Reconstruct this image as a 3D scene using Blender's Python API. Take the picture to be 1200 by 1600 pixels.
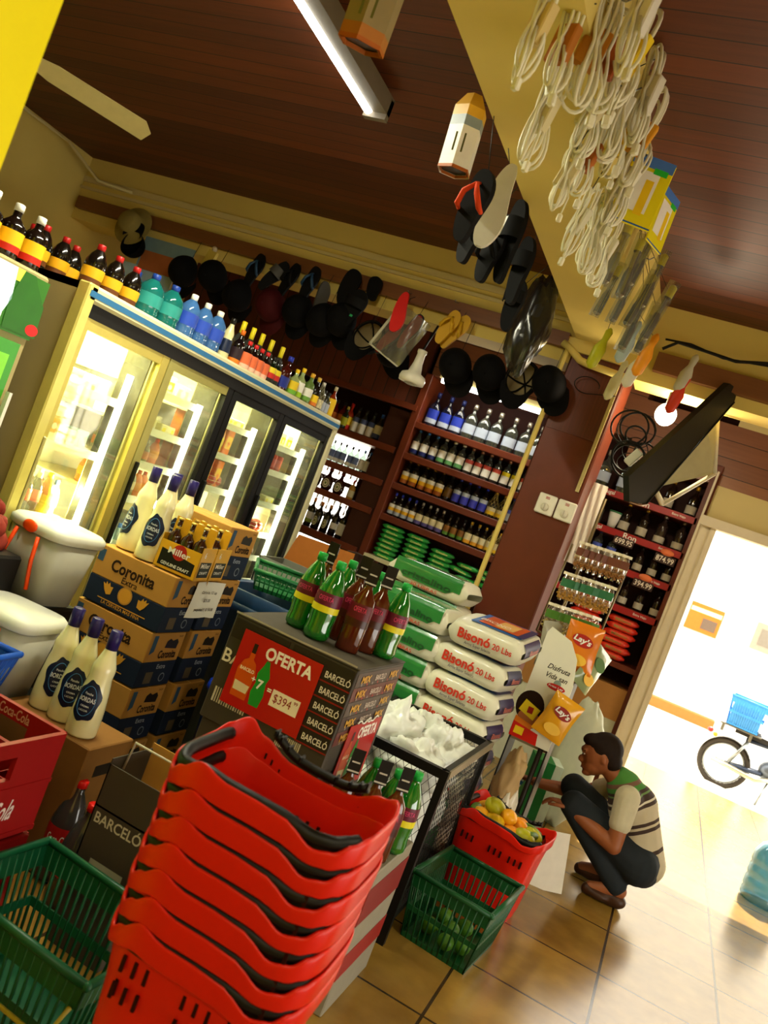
import bpy, math, random
from mathutils import Matrix, Vector, noise
random.seed(11)
for o in list(bpy.data.objects): bpy.data.objects.remove(o)
S = bpy.context.scene
COL = S.collection
PI = math.pi
# ------------------------------------------------------------------ camera
H = 1.55; FPX = 1319.0
def cam_axes(roll, pitch, yaw):
    cy, sy = math.cos(yaw), math.sin(yaw); cp, sp = math.cos(pitch), math.sin(pitch)
    f = Vector((-sy*cp, cy*cp, -sp)); r0 = Vector((cy, sy, 0)); u0 = r0.cross(f)
    cr, sr = math.cos(roll), math.sin(roll)
    return cr*r0 + sr*u0, -sr*r0 + cr*u0, f
CR, CU, CF = cam_axes(math.radians(20.98), math.radians(0.86), math.radians(20.37))
cd = bpy.data.cameras.new('camera'); cam = bpy.data.objects.new('camera', cd); COL.objects.link(cam)
cd.sensor_fit = 'VERTICAL'; cd.sensor_height = 36; cd.lens = 36*FPX/1600; cd.clip_start = .05
cam.matrix_world = Matrix(((CR.x, CU.x, -CF.x, 0), (CR.y, CU.y, -CF.y, 0), (CR.z, CU.z, -CF.z, H), (0, 0, 0, 1)))
cd.dof.use_dof = True; cd.dof.focus_distance = 3.6; cd.dof.aperture_fstop = 4.5
S.camera = cam
S.view_settings.view_transform = 'Standard'; S.view_settings.look = 'None'
S.view_settings.gamma = 1; S.view_settings.use_curve_mapping = False
S.view_settings.exposure = 0.0
# ------------------------------------------------------------------ daylight
w = bpy.data.worlds.new('daylight'); S.world = w; w.use_nodes = True
w.node_tree.nodes['Background'].inputs[0].default_value = (1.0, .96, .86, 1)
w.node_tree.nodes['Background'].inputs[1].default_value = 7.0
def lamp(name, kind, loc, energy, color, size=None, rot=None, target=None, size_y=None):
    l = bpy.data.lights.new(name, kind); l.energy = energy; l.color = color
    if kind == 'AREA':
        l.size = size
        if size_y: l.shape = 'RECTANGLE'; l.size_y = size_y
    elif size: 
        if kind == 'SUN': l.angle = size
        else: l.shadow_soft_size = size
    o = bpy.data.objects.new(name, l); COL.objects.link(o); o.location = loc
    if rot: o.rotation_euler = rot
    if target is not None:
        o.rotation_euler = (Vector(target)-Vector(loc)).to_track_quat('-Z', 'Y').to_euler()
    return o
lamp('sun', 'SUN', (3, 14, 12), 16, (1, .93, .8), .01, target=(2.1, 5.0, 0))
WARM = (1, .92, .6)
# added fill lights without fixtures, out of view behind and beside the camera
lamp('fill_light_over_aisle', 'AREA', (.5, -.7, 3.08), 40, WARM, .25, (0, 0, 0), size_y=1.3)
lamp('fill_light_over_door_side', 'AREA', (1.6, 1.6, 3.08), 44, WARM, .25, (0, 0, 0), size_y=1.3)
# ------------------------------------------------------------------ pixel -> point on a plane of the room
C0 = Vector((0, 0, H))
def ray(x, y): return CR*((x-600)/FPX) - CU*((y-800)/FPX) + CF
def onX(x, y, X): d = ray(x, y); return C0 + d*(X/d.x)
def onY(x, y, Y): d = ray(x, y); return C0 + d*(Y/d.y)
def onZ(x, y, Z): d = ray(x, y); return C0 + d*((Z-H)/d.z)
# ------------------------------------------------------------------ materials
def lin(h):
    h = h.lstrip('#'); c = [int(h[i:i+2], 16)/255 for i in (0, 2, 4)]
    return tuple(((v/12.92) if v <= .04045 else ((v+.055)/1.055)**2.4) for v in c)+(1,)
_m = {}
def M(col, rough=.5, metal=0.0, var=.12, scale=18, coat=0.0, emit=0, bump=0.0):
    key = (col, rough, metal, var, scale, coat, emit, bump)
    if key in _m: return _m[key]
    m = bpy.data.materials.new('surface'); m.use_nodes = True; nt = m.node_tree; n = nt.nodes; b = n['Principled BSDF']
    c = lin(col); b.inputs['Roughness'].default_value = rough; b.inputs['Metallic'].default_value = metal
    b.inputs['Coat Weight'].default_value = coat; b.inputs['Specular IOR Level'].default_value = .3 if rough < .6 else .12; b.inputs['Coat Roughness'].default_value = .06
    tc = n.new('ShaderNodeTexCoord'); no = n.new('ShaderNodeTexNoise'); no.inputs['Scale'].default_value = scale
    no.inputs['Detail'].default_value = 3
    nt.links.new(tc.outputs['Object'], no.inputs['Vector'])
    mx = n.new('ShaderNodeMix'); mx.data_type = 'RGBA'
    mx.inputs[6].default_value = tuple(v*(1-var) for v in c[:3])+(1,); mx.inputs[7].default_value = tuple(min(1, v*(1+var)) for v in c[:3])+(1,)
    nt.links.new(no.outputs[0], mx.inputs[0]); nt.links.new(mx.outputs[2], b.inputs['Base Color'])
    if emit:
        b.inputs['Emission Color'].default_value = c; b.inputs['Emission Strength'].default_value = emit
    if bump:
        bp = n.new('ShaderNodeBump'); bp.inputs['Strength'].default_value = bump; bp.inputs['Distance'].default_value = .01
        nt.links.new(no.outputs[0], bp.inputs['Height']); nt.links.new(bp.outputs[0], b.inputs['Normal'])
    _m[key] = m; return m
def glass(col='ffffff', rough=.03, ior=.12, see=1.0, dirt=0.0):
    """thin clear film or pane: you see through it, it mirrors a little"""
    key = ('g', col, rough, ior, see, dirt)
    if key in _m: return _m[key]
    m = bpy.data.materials.new('clear'); m.use_nodes = True; nt = m.node_tree; n = nt.nodes; n.clear()
    out = n.new('ShaderNodeOutputMaterial'); t = n.new('ShaderNodeBsdfTransparent'); g = n.new('ShaderNodeBsdfGlossy'); mx = n.new('ShaderNodeMixShader')
    t.inputs[0].default_value = lin(col); g.inputs['Roughness'].default_value = rough
    lw = n.new('ShaderNodeLayerWeight'); lw.inputs[0].default_value = .25
    ma = n.new('ShaderNodeMath'); ma.operation = 'MULTIPLY_ADD'; ma.inputs[1].default_value = .5; ma.inputs[2].default_value = ior; ma.use_clamp = True
    nt.links.new(lw.outputs['Facing'], ma.inputs[0]); nt.links.new(ma.outputs[0], mx.inputs[0])
    nt.links.new(t.outputs[0], mx.inputs[1]); nt.links.new(g.outputs[0], mx.inputs[2])
    last = mx
    if see < 1 or dirt:
        d = n.new('ShaderNodeBsdfDiffuse'); d.inputs[0].default_value = lin(col); m2 = n.new('ShaderNodeMixShader')
        m2.inputs[0].default_value = 1-see
        if dirt:
            tc = n.new('ShaderNodeTexCoord'); no = n.new('ShaderNodeTexNoise'); no.inputs['Scale'].default_value = 7
            mp = n.new('ShaderNodeMapRange'); mp.inputs[1].default_value = .45; mp.inputs[2].default_value = .8; mp.inputs[3].default_value = 1-see; mp.inputs[4].default_value = 1-see+dirt
            nt.links.new(tc.outputs['Object'], no.inputs['Vector']); nt.links.new(no.outputs[0], mp.inputs[0]); nt.links.new(mp.outputs[0], m2.inputs[0])
        nt.links.new(mx.outputs[0], m2.inputs[1]); nt.links.new(d.outputs[0], m2.inputs[2]); last = m2
    nt.links.new(last.outputs[0], out.inputs[0]); _m[key] = m; return m
def planks(c1, c2, axis, width, rough=.45, line=.06):
    """boards running along one axis with dark joints; axis = index of the coordinate that counts the boards"""
    m = bpy.data.materials.new('boards'); m.use_nodes = True; nt = m.node_tree; n = nt.nodes; b = n['Principled BSDF']
    tc = n.new('ShaderNodeTexCoord'); sp = n.new('ShaderNodeSeparateXYZ'); nt.links.new(tc.outputs['Object'], sp.inputs[0])
    dv = n.new('ShaderNodeMath'); dv.operation = 'DIVIDE'; dv.inputs[1].default_value = width; nt.links.new(sp.outputs[axis], dv.inputs[0])
    fl = n.new('ShaderNodeMath'); fl.operation = 'FLOOR'; nt.links.new(dv.outputs[0], fl.inputs[0])
    wn = n.new('ShaderNodeTexWhiteNoise'); wn.noise_dimensions = '1D'; nt.links.new(fl.outputs[0], wn.inputs['W'])
    fr = n.new('ShaderNodeMath'); fr.operation = 'FRACT'; nt.links.new(dv.outputs[0], fr.inputs[0])
    gt = n.new('ShaderNodeMath'); gt.operation = 'GREATER_THAN'; gt.inputs[1].default_value = line; nt.links.new(fr.outputs[0], gt.inputs[0])
    mpn = n.new('ShaderNodeMapping'); sc = [3, 3, 3]; sc[axis] = 60; mpn.inputs['Scale'].default_value = sc
    gr = n.new('ShaderNodeTexNoise'); gr.inputs['Scale'].default_value = 1; gr.inputs['Detail'].default_value = 5
    nt.links.new(tc.outputs['Object'], mpn.inputs[0]); nt.links.new(mpn.outputs[0], gr.inputs['Vector'])
    av = n.new('ShaderNodeMath'); av.operation = 'ADD'; nt.links.new(wn.outputs[0], av.inputs[0]); nt.links.new(gr.outputs[0], av.inputs[1])
    hf = n.new('ShaderNodeMath'); hf.operation = 'MULTIPLY'; hf.inputs[1].default_value = .55; nt.links.new(av.outputs[0], hf.inputs[0])
    mx = n.new('ShaderNodeMix'); mx.data_type = 'RGBA'; mx.inputs[6].default_value = lin(c1); mx.inputs[7].default_value = lin(c2); nt.links.new(hf.outputs[0], mx.inputs[0])
    mk = n.new('ShaderNodeMix'); mk.data_type = 'RGBA'; mk.inputs[6].default_value = (.004, .002, .001, 1)
    nt.links.new(gt.outputs[0], mk.inputs[0]); nt.links.new(mx.outputs[2], mk.inputs[7]); nt.links.new(mk.outputs[2], b.inputs['Base Color'])
    b.inputs['Roughness'].default_value = rough
    bp = n.new('ShaderNodeBump'); bp.inputs['Strength'].default_value = .5; bp.inputs['Distance'].default_value = .01
    nt.links.new(gt.outputs[0], bp.inputs['Height']); nt.links.new(bp.outputs[0], b.inputs['Normal'])
    return m
def stripes(cols, axis, freq, rough=.8):
    """constant colour bands along an axis"""
    m = bpy.data.materials.new('striped'); m.use_nodes = True; nt = m.node_tree; n = nt.nodes; b = n['Principled BSDF']
    tc = n.new('ShaderNodeTexCoord'); sp = n.new('ShaderNodeSeparateXYZ'); nt.links.new(tc.outputs['Object'], sp.inputs[0])
    ml = n.new('ShaderNodeMath'); ml.operation = 'MULTIPLY'; ml.inputs[1].default_value = freq; nt.links.new(sp.outputs[axis], ml.inputs[0])
    fr = n.new('ShaderNodeMath'); fr.operation = 'FRACT'; nt.links.new(ml.outputs[0], fr.inputs[0])
    cr = n.new('ShaderNodeValToRGB'); cr.color_ramp.interpolation = 'CONSTANT'
    e = cr.color_ramp.elements; e[0].position = 0; e[0].color = lin(cols[0][1]); e[1].position = cols[1][0]; e[1].color = lin(cols[1][1])
    for p, c in cols[2:]:
        k = e.new(p); k.color = lin(c)
    nt.links.new(fr.outputs[0], cr.inputs[0]); nt.links.new(cr.outputs[0], b.inputs['Base Color']); b.inputs['Roughness'].default_value = rough
    return m
# ------------------------------------------------------------------ mesh builder
_txt = {}
def text_geo(s, bold=0.0):
    k = (s, bold)
    if k in _txt: return _txt[k]
    cu = bpy.data.curves.new('lettering', 'FONT'); cu.body = s; cu.size = 1; cu.align_x = 'CENTER'; cu.align_y = 'CENTER'; cu.resolution_u = 3; cu.offset = bold
    o = bpy.data.objects.new('lettering', cu); COL.objects.link(o); bpy.context.view_layer.update()
    me = o.to_mesh(); v = [(p.co.x, p.co.y) for p in me.vertices]; f = [tuple(p.vertices) for p in me.polygons]; o.to_mesh_clear()
    bpy.data.objects.remove(o); bpy.data.curves.remove(cu)
    xs = [p[0] for p in v] or [0]; ys = [p[1] for p in v] or [0]
    cx, cy = (max(xs)+min(xs))/2, (max(ys)+min(ys))/2; wd = max(xs)-min(xs) or 1; ht = max(ys)-min(ys) or 1
    _txt[k] = ([((a-cx), (b-cy)) for a, b in v], f, wd, ht); return _txt[k]
def T(*a): return Matrix.Translation(Vector(a))
def RX(a): return Matrix.Rotation(a, 4, 'X')
def RY(a): return Matrix.Rotation(a, 4, 'Y')
def RZ(a): return Matrix.Rotation(a, 4, 'Z')
def frame(o, ex, ez):
    """matrix with local x along ex, local z along ez (roughly), origin o"""
    ex = Vector(ex).normalized(); ez = Vector(ez); ey = ez.cross(ex).normalized(); ez = ex.cross(ey).normalized()
    return Matrix(((ex.x, ey.x, ez.x, o[0]), (ex.y, ey.y, ez.y, o[1]), (ex.z, ey.z, ez.z, o[2]), (0, 0, 0, 1)))
FRONT = lambda o: frame(o, (1, 0, 0), (0, -1, 0))      # lettering that faces the room's front (-Y)
RIGHT = lambda o: frame(o, (0, 1, 0), (1, 0, 0))       # lettering that faces +X
class MB:
    def __init__(s, X=None): s.v = []; s.f = []; s.mi = []; s.sm = []; s.ms = []; s.X = X
    def add(s, vs, fs, mat, smooth=False, X=None):
        b = len(s.v); A = X if X is not None else None
        for p in vs:
            p = Vector(p)
            if A is not None: p = A @ p
            if s.X is not None: p = s.X @ p
            s.v.append(p)
        if mat not in s.ms: s.ms.append(mat)
        i = s.ms.index(mat)
        for f in fs: s.f.append([b+k for k in f]); s.mi.append(i); s.sm.append(smooth)
        return s
    def box(s, c, d, mat, X=None, bev=0.0):
        x, y, z = d[0]/2, d[1]/2, d[2]/2
        if bev:
            e = min(bev, x*.9, y*.9, z*.9); vs = []; 
            for sx in (-1, 1):
                for sy in (-1, 1):
                    for sz in (-1, 1):
                        vs += [(c[0]+sx*(x-e), c[1]+sy*(y-e), c[2]+sz*z), (c[0]+sx*(x-e), c[1]+sy*y, c[2]+sz*(z-e)), (c[0]+sx*x, c[1]+sy*(y-e), c[2]+sz*(z-e))]
            I = lambda a, b_, c_, k: ((a*2+b_)*2+c_)*3+k
            fs = []
            for k, ax in ((0, 2), (1, 1), (2, 0)):
                for sg in (0, 1):
                    q = []
                    for u, v_ in ((0, 0), (1, 0), (1, 1), (0, 1)):
                        t = [u, v_]; t.insert(ax, sg); q.append(I(t[0], t[1], t[2], k))
                    fs.append(q if (sg == 1) ^ (ax == 1) else q[::-1])
            for a in (0, 1):
                for b_ in (0, 1):
                    fs.append([I(a, b_, 0, 1), I(a, b_, 0, 2), I(a, b_, 1, 2), I(a, b_, 1, 1)])
                    fs.append([I(a, 0, b_, 0), I(a, 0, b_, 2), I(a, 1, b_, 2), I(a, 1, b_, 0)])
                    fs.append([I(0, a, b_, 0), I(0, a, b_, 1), I(1, a, b_, 1), I(1, a, b_, 0)])
                    for c_ in (0, 1): fs.append([I(a, b_, c_, 0), I(a, b_, c_, 1), I(a, b_, c_, 2)])
            return s.add(vs, fs, mat, False, X)
        vs = [(c[0]+i*x, c[1]+j*y, c[2]+k*z) for i in (-1, 1) for j in (-1, 1) for k in (-1, 1)]
        return s.add(vs, [(0, 1, 3, 2), (4, 6, 7, 5), (0, 4, 5, 1), (2, 3, 7, 6), (0, 2, 6, 4), (1, 5, 7, 3)], mat, False, X)
    def b2(s, x0, x1, y0, y1, z0, z1, mat, X=None, bev=0.0):
        return s.box(((x0+x1)/2, (y0+y1)/2, (z0+z1)/2), (abs(x1-x0), abs(y1-y0), abs(z1-z0)), mat, X, bev)
    def lathe(s, prof, n, mats, X=None, smooth=True, c=(0, 0), sq=None, open_=False):
        """prof [(r,z)...]; mats one material or one per segment; sq squashes y"""
        sq = sq or 1
        base = [(c[0]+r*math.cos(2*PI*k/n), c[1]+r*sq*math.sin(2*PI*k/n), z) for r, z in prof for k in range(n)]
        if not isinstance(mats, (list, tuple)): mats = [mats]*(len(prof)-1)
        groups = {}
        for i in range(len(prof)-1):
            for k in range(n): groups.setdefault(mats[i], []).append((i*n+k, i*n+(k+1) % n, (i+1)*n+(k+1) % n, (i+1)*n+k))
        if not open_:
            if prof[0][0] > 1e-5: groups.setdefault(mats[0], []).append(tuple(range(n))[::-1])
            if prof[-1][0] > 1e-5: groups.setdefault(mats[-1], []).append(tuple((len(prof)-1)*n+k for k in range(n)))
        for m_, fs in groups.items(): 
            used = sorted({i for f in fs for i in f}); mp = {u: j for j, u in enumerate(used)}
            s.add([base[u] for u in used], [[mp[i] for i in f] for f in fs], m_, smooth, X)
        return s
    def cyl(s, p0, p1, r, mat, n=10, r1=None, X=None):
        p0 = Vector(p0); p1 = Vector(p1); d = p1-p0; L = d.length or 1e-6
        A = T(*p0) @ d.to_track_quat('Z', 'Y').to_matrix().to_4x4()
        if X is not None: A = X @ A
        return s.lathe([(r, 0), (r if r1 is None else r1, L)], n, mat, A)
    def tube(s, pts, r, mat, n=7, closed=False, X=None, taper=None):
        P = [Vector(p) for p in pts]; m = len(P); vs = []
        up = Vector((0, 0, 1)); last = None
        for i in range(m):
            a = P[(i-1) % m] if (closed or i) else P[i]; b = P[(i+1) % m] if (closed or i < m-1) else P[i]
            t = (b-a).normalized() if (b-a).length > 1e-9 else up
            if last is None:
                q = t.orthogonal().normalized()
            else: 
                q = (last - t*last.dot(t)); q = q.normalized() if q.length > 1e-6 else t.orthogonal().normalized()
            last = q; w_ = t.cross(q); rr = r if taper is None else r*taper[i]
            for k in range(n):
                c = 2*PI*k/n; vs.append(P[i]+(q*math.cos(c)+w_*math.sin(c))*rr)
        fs = []
        for i in range(m if closed else m-1):
            for k in range(n): j = (i+1) % m; fs.append((i*n+k, i*n+(k+1) % n, j*n+(k+1) % n, j*n+k))
        if not closed: fs += [tuple(range(n))[::-1], tuple((m-1)*n+k for k in range(n))]
        return s.add(vs, fs, mat, True, X)
    def prism(s, poly, z0, z1, mat, X=None, smooth=False):
        n = len(poly); vs = [(p[0], p[1], z0) for p in poly]+[(p[0], p[1], z1) for p in poly]
        fs = [tuple(range(n))[::-1], tuple(range(n, 2*n))]+[(k, (k+1) % n, n+(k+1) % n, n+k) for k in range(n)]
        return s.add(vs, fs, mat, smooth, X)
    def ball(s, c, r, mat, X=None, n=12, m=8):
        r = (r, r, r) if not isinstance(r, (tuple, list)) else r
        vs = []; fs = []
        for i in range(m+1):
            a = PI*i/m
            for k in range(n): b = 2*PI*k/n; vs.append((c[0]+r[0]*math.sin(a)*math.cos(b), c[1]+r[1]*math.sin(a)*math.sin(b), c[2]-r[2]*math.cos(a)))
        for i in range(m):
            for k in range(n): fs.append((i*n+k, i*n+(k+1) % n, (i+1)*n+(k+1) % n, (i+1)*n+k))
        return s.add(vs, fs, mat, True, X)
    def surf(s, fn, nu, nv, mat, X=None, closed=False, smooth=True):
        vs = [fn(i/(nu if closed else nu-1), j/(nv-1)) for j in range(nv) for i in range(nu)]
        fs = []
        for j in range(nv-1):
            for i in range(nu if closed else nu-1): k = (i+1) % nu; fs.append((j*nu+i, j*nu+k, (j+1)*nu+k, (j+1)*nu+i))
        return s.add(vs, fs, mat, smooth, X)
    def text(s, st, X, width=None, height=None, mat=None, bold=.012, lift=.0006, curve=None, slant=0.0):
        v, f, wd, ht = text_geo(st, bold)
        sx = width/wd if width else height/ht; sy = height/ht if height else sx
        vs = []
        for a, b in v:
            x, y = a*sx+slant*b*sy, b*sy
            if curve:   # wrapped round a vertical cylinder of radius `curve`, local x is arc length
                t = x/curve; vs.append((curve*math.sin(t), y, curve*math.cos(t)-curve+lift))
            else: vs.append((x, y, lift))
        return s.add(vs, f, mat, False, X)
    def quad(s, X, wd, ht, mat, lift=.0005, x=0, y=0):
        return s.add([(x-wd/2, y-ht/2, lift), (x+wd/2, y-ht/2, lift), (x+wd/2, y+ht/2, lift), (x-wd/2, y+ht/2, lift)], [(0, 1, 2, 3)], mat, False, X)
    def shape(s, X, poly, mat, lift=.0006):
        return s.add([(a, b, lift) for a, b in poly], [tuple(range(len(poly)))], mat, False, X)
    def build(s, name, parent=None, loc=None, rot=None, bevel=0):
        me = bpy.data.meshes.new(name); me.from_pydata([tuple(p) for p in s.v], [], s.f)
        for m_ in s.ms: me.materials.append(m_)
        me.polygons.foreach_set('material_index', s.mi); me.polygons.foreach_set('use_smooth', s.sm); me.update()
        o = bpy.data.objects.new(name, me); COL.objects.link(o)
        if parent is not None: o.parent = parent
        if loc is not None: o.location = loc
        if rot is not None: o.rotation_euler = rot
        return o
def circ(cx, cy, rx, ry, n=20, a0=0, a1=2*PI):
    k = n if abs(a1-a0) > 6.2 else n+1
    return [(cx+rx*math.cos(a0+(a1-a0)*i/n), cy+ry*math.sin(a0+(a1-a0)*i/n)) for i in range(k)]
def tag(o, label=None, cat=None, group=None, kind=None):
    if label: o['label'] = label
    if cat: o['category'] = cat
    if group: o['group'] = group
    if kind: o['kind'] = kind
    return o
def thing(name, label, cat, loc=(0, 0, 0), rot=(0, 0, 0), group=None):
    o = bpy.data.objects.new(name, None); COL.objects.link(o); o.location = loc; o.rotation_euler = rot
    o.empty_display_size = .05; return tag(o, label, cat, group)
def struct(name, mb): return tag(mb.build(name), kind='structure')
_kids = {}
def dup(root, loc, label, rot=None, group=None, scale=None):
    def cp(o, par):
        c = o.copy(); COL.objects.link(c)
        if par is not None: c.parent = par
        for ch in o.children: cp(ch, c)
        return c
    r = cp(root, None); r.location = loc
    if rot is not None: r.rotation_euler = rot
    if scale is not None: r.scale = (scale,)*3 if not isinstance(scale, tuple) else scale
    r['label'] = label
    if group: r['group'] = group
    return r
ORD = ['first', 'second', 'third', 'fourth', 'fifth', 'sixth', 'seventh', 'eighth', 'ninth', 'tenth', 'eleventh', 'twelfth', 'thirteenth', 'fourteenth', 'fifteenth',
       'sixteenth', 'seventeenth', 'eighteenth', 'nineteenth', 'twentieth', 'twenty-first', 'twenty-second', 'twenty-third', 'twenty-fourth']
# ================================================================== the room
CREAM = M('d6bf68', .6, var=.07, scale=4); CREAM2 = M('cdbd80', .55, var=.06, scale=5)
BROWN = M('622812', .42, var=.18, scale=9, bump=.15); BROWN_IN = M('2c100a', .6, var=.25)
RAIL = planks('5c3414', '7e4c20', 2, .2, .5, .0); DARKBOARD = planks('3a150c', '6a2e1c', 0, .11, .45, .07)
PINKBOARD = planks('6a3c26', '94603e', 2, .13, .4, .04)
CEIL = planks('300f02', '74340a', 1, .105, .6, .05)
BLACK = M('070706', .5, var=.2); STEEL = M('8c8f8c', .3, .9); WHITE = M('e6e6dc', .5, var=.04); CREAMPL = M('d8d2a8', .4, var=.05)

def tile_mat():
    m = bpy.data.materials.new('floor_tile'); m.use_nodes = True; nt = m.node_tree; n = nt.nodes; b = n['Principled BSDF']
    tc = n.new('ShaderNodeTexCoord'); mp = n.new('ShaderNodeMapping'); mp.inputs['Location'].default_value = (-.214, -.30, 0)
    br = n.new('ShaderNodeTexBrick'); br.offset = 0; br.inputs['Scale'].default_value = 1; br.inputs['Brick Width'].default_value = .508; br.inputs['Row Height'].default_value = .508
    br.inputs['Mortar Size'].default_value = .006; br.inputs['Color1'].default_value = lin('92702e'); br.inputs['Color2'].default_value = lin('a07e38'); br.inputs['Mortar'].default_value = lin('3a2c1a')
    nt.links.new(tc.outputs['Object'], mp.inputs[0]); nt.links.new(mp.outputs[0], br.inputs['Vector'])
    no = n.new('ShaderNodeTexNoise'); no.inputs['Scale'].default_value = 6; no.inputs['Detail'].default_value = 8
    nt.links.new(tc.outputs['Object'], no.inputs['Vector'])
    mx = n.new('ShaderNodeMix'); mx.data_type = 'RGBA'; mx.blend_type = 'MULTIPLY'; mx.inputs[0].default_value = .5
    cr = n.new('ShaderNodeValToRGB'); cr.color_ramp.elements[0].position = .3; cr.color_ramp.elements[0].color = lin('9a8460'); cr.color_ramp.elements[1].position = .7; cr.color_ramp.elements[1].color = (1, 1, 1, 1)
    nt.links.new(no.outputs[0], cr.inputs[0]); nt.links.new(br.outputs[0], mx.inputs[6]); nt.links.new(cr.outputs[0], mx.inputs[7]); nt.links.new(mx.outputs[2], b.inputs['Base Color'])
    b.inputs['Roughness'].default_value = .22
    return m
struct('floor', MB().b2(-5.4, 3.7, -1.9, 9.2, -.12, 0, tile_mat()))
struct('ceiling', MB().b2(-5.4, 3.7, -1.9, 7.2, 3.18, 3.26, CEIL))
struct('wall_left', MB().b2(-5.3, -5.1, -1.9, 7.2, 0, 3.18, CREAM))
struct('wall_front', MB().b2(-5.3, 3.6, -1.9, -1.75, 0, 3.18, CREAM))
r = MB(); r.b2(3.4, 3.6, -1.75, -.2, 0, 3.18, CREAM2).b2(3.4, 3.6, -.2, 3.8, 1.2, 3.18, CREAM2).b2(3.4, 3.6, 3.8, 7.2, 0, 3.18, CREAM2); struct('wall_right', r)
# back wall: lattice window behind the left shelves, the shop door on the right
r = MB(); r.b2(-5.1, -4.3, 7.0, 7.2, 0, 3.18, BROWN_IN).b2(-4.3, -2.92, 7.0, 7.2, 1.98, 3.18, BROWN_IN).b2(-4.3, -2.92, 7.0, 7.2, 0, .25, BROWN_IN).b2(-2.92, -.06, 7.0, 7.2, 0, 3.18, BROWN_IN); struct('wall_back', r)
DOORC = M('d4cbb0', .55, var=.05)
r = MB(); r.b2(-.1, 3.4, 6.62, 7.2, 2.26, 2.52, CREAM2).b2(-.1, 3.4, 6.62, 7.2, 2.98, 3.18, CREAM2).b2(3.1, 3.4, 6.62, 7.2, 0, 2.26, CREAM2); struct('wall_door_side', r)
struct('trim_1', MB().b2(-.78, 3.4, 6.62, 6.98, 2.52, 2.98, PINKBOARD))
r = MB(); r.b2(-.1, .0, 6.56, 7.2, 0, 2.26, DOORC); r.b2(-.115, -.1, 6.5, 6.7, 0, 2.6, DOORC); r.b2(-.02, .02, 6.54, 6.58, 0, 2.26, DOORC)
r.b2(-.1, 3.1, 6.5, 6.62, 2.2, 2.27, DOORC); struct('door_1', r)
r = MB()
for z in (.25, .98, 1.2, 1.52, 1.94): r.b2(-4.3, -2.92, 7.06, 7.1, z, z+.045, M('3a3530', .6))
for x in (-4.3, -3.86, -3.4, -2.965): r.b2(x, x+.045, 7.06, 7.1, .25, 1.98, M('3a3530', .6))
LAT = M('a99f78', .6)
for z0, z1 in ((1.56, 1.76), (1.24, 1.40)):
    for i in range(22):
        x = -4.26+i*.062
        r.tube([(x+.03*math.cos(a), 7.08, (z0+z1)/2+(.03+(z1-z0)*.28)*math.sin(a)) for a in [2*PI*k/10 for k in range(10)]], .0045, LAT, 4, True)
        r.tube([(x+.031, 7.08, z0), (x+.031, 7.08, z1)], .003, LAT, 4)
struct('window_1', r)
struct('trim_2', MB().b2(-5.1, -2.55, 6.62, 6.7, 2.36, 3.18, DARKBOARD).b2(-5.1, -2.5, 6.57, 6.63, 2.32, 2.37, BROWN))
struct('trim_3', MB().b2(-2.5, -.78, 6.62, 6.98, 2.66, 3.18, PINKBOARD))
# beam, column and the lintel over the recess
struct('beam', MB().b2(-1.1, -.71, -1.75, 5.25, 2.85, 3.18, CREAM))
struct('lintel', MB().b2(-5.1, -1.1, 5.0, 5.25, 2.70, 3.18, CREAM).b2(-.71, 3.4, 5.0, 5.25, 2.72, 3.18, CREAM))
r = MB(); r.b2(-5.1, -1.1, 4.985, 5.0, 2.99, 3.03, CREAM2).b2(-5.1, -1.1, 4.98, 5.0, 2.935, 2.955, CREAM2); struct('trim_4', r)
struct('trim_5', MB().b2(-5.05, -1.14, 4.95, 5.0, 2.775, 2.865, RAIL)); struct('trim_6', MB().b2(-.62, 3.4, 4.95, 5.0, 2.79, 2.9, RAIL))
cm = planks('4f1d12', '64281a', 0, .011, .5, .0)
struct('column', MB().b2(-1.1, -.745, 5.0, 5.36, 0, 2.78, BROWN, bev=.008).b2(-1.085, -.76, 4.994, 5.0, 2.3, 2.76, cm))
struct('trim_7', MB().b2(-1.15, -.7, 4.97, 5.25, 2.775, 2.85, CREAM))
struct('pillar', MB().b2(-1.75, -1.19, .55, 1.0, 0, 3.18, M('f0e000', .45, var=.03)))
# pipes and conduit
def pipe(name, pts, r, m, label, cat='pipe'): tag(MB().tube(pts, r, m, 8).build(name), label, cat)
pipe('painted_pipe', [(-1.125, 4.955, z+.0) for z in (.0, 1.2, 1.9, 2.55, 2.70)]+[(-1.12, 4.955, 2.76)], .016, CREAM, 'cream painted pipe running down the left edge of the brown column')
pipe('bent_pipe', [(-1.16, 4.95, 2.80), (-1.09, 4.945, 2.765), (-1.03, 4.945, 2.725), (-.98, 4.945, 2.715), (-.72, 4.945, 2.70)], .022, CREAM, 'cream bent pipe crossing the head of the brown column')
MBc = MB().b2(-.785, -.765, 4.985, 5.0, 1.99, 2.70, CREAM2); tag(MBc.build('cable_conduit'), 'slim cream conduit dropping to the two wall switches on the column', 'conduit')
tag(MB().tube([(-4.95, 4.6, 3.12), (-4.9, 4.93, 3.0), (-4.6, 4.965, 2.99)], .012, CREAM2, 6).tube([(-5.07, 4.2, 3.15), (-4.95, 4.6, 3.12)], .012, CREAM2, 6).build('ceiling_conduit'), 'cream conduit bending round the far left ceiling corner', 'conduit')
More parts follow.
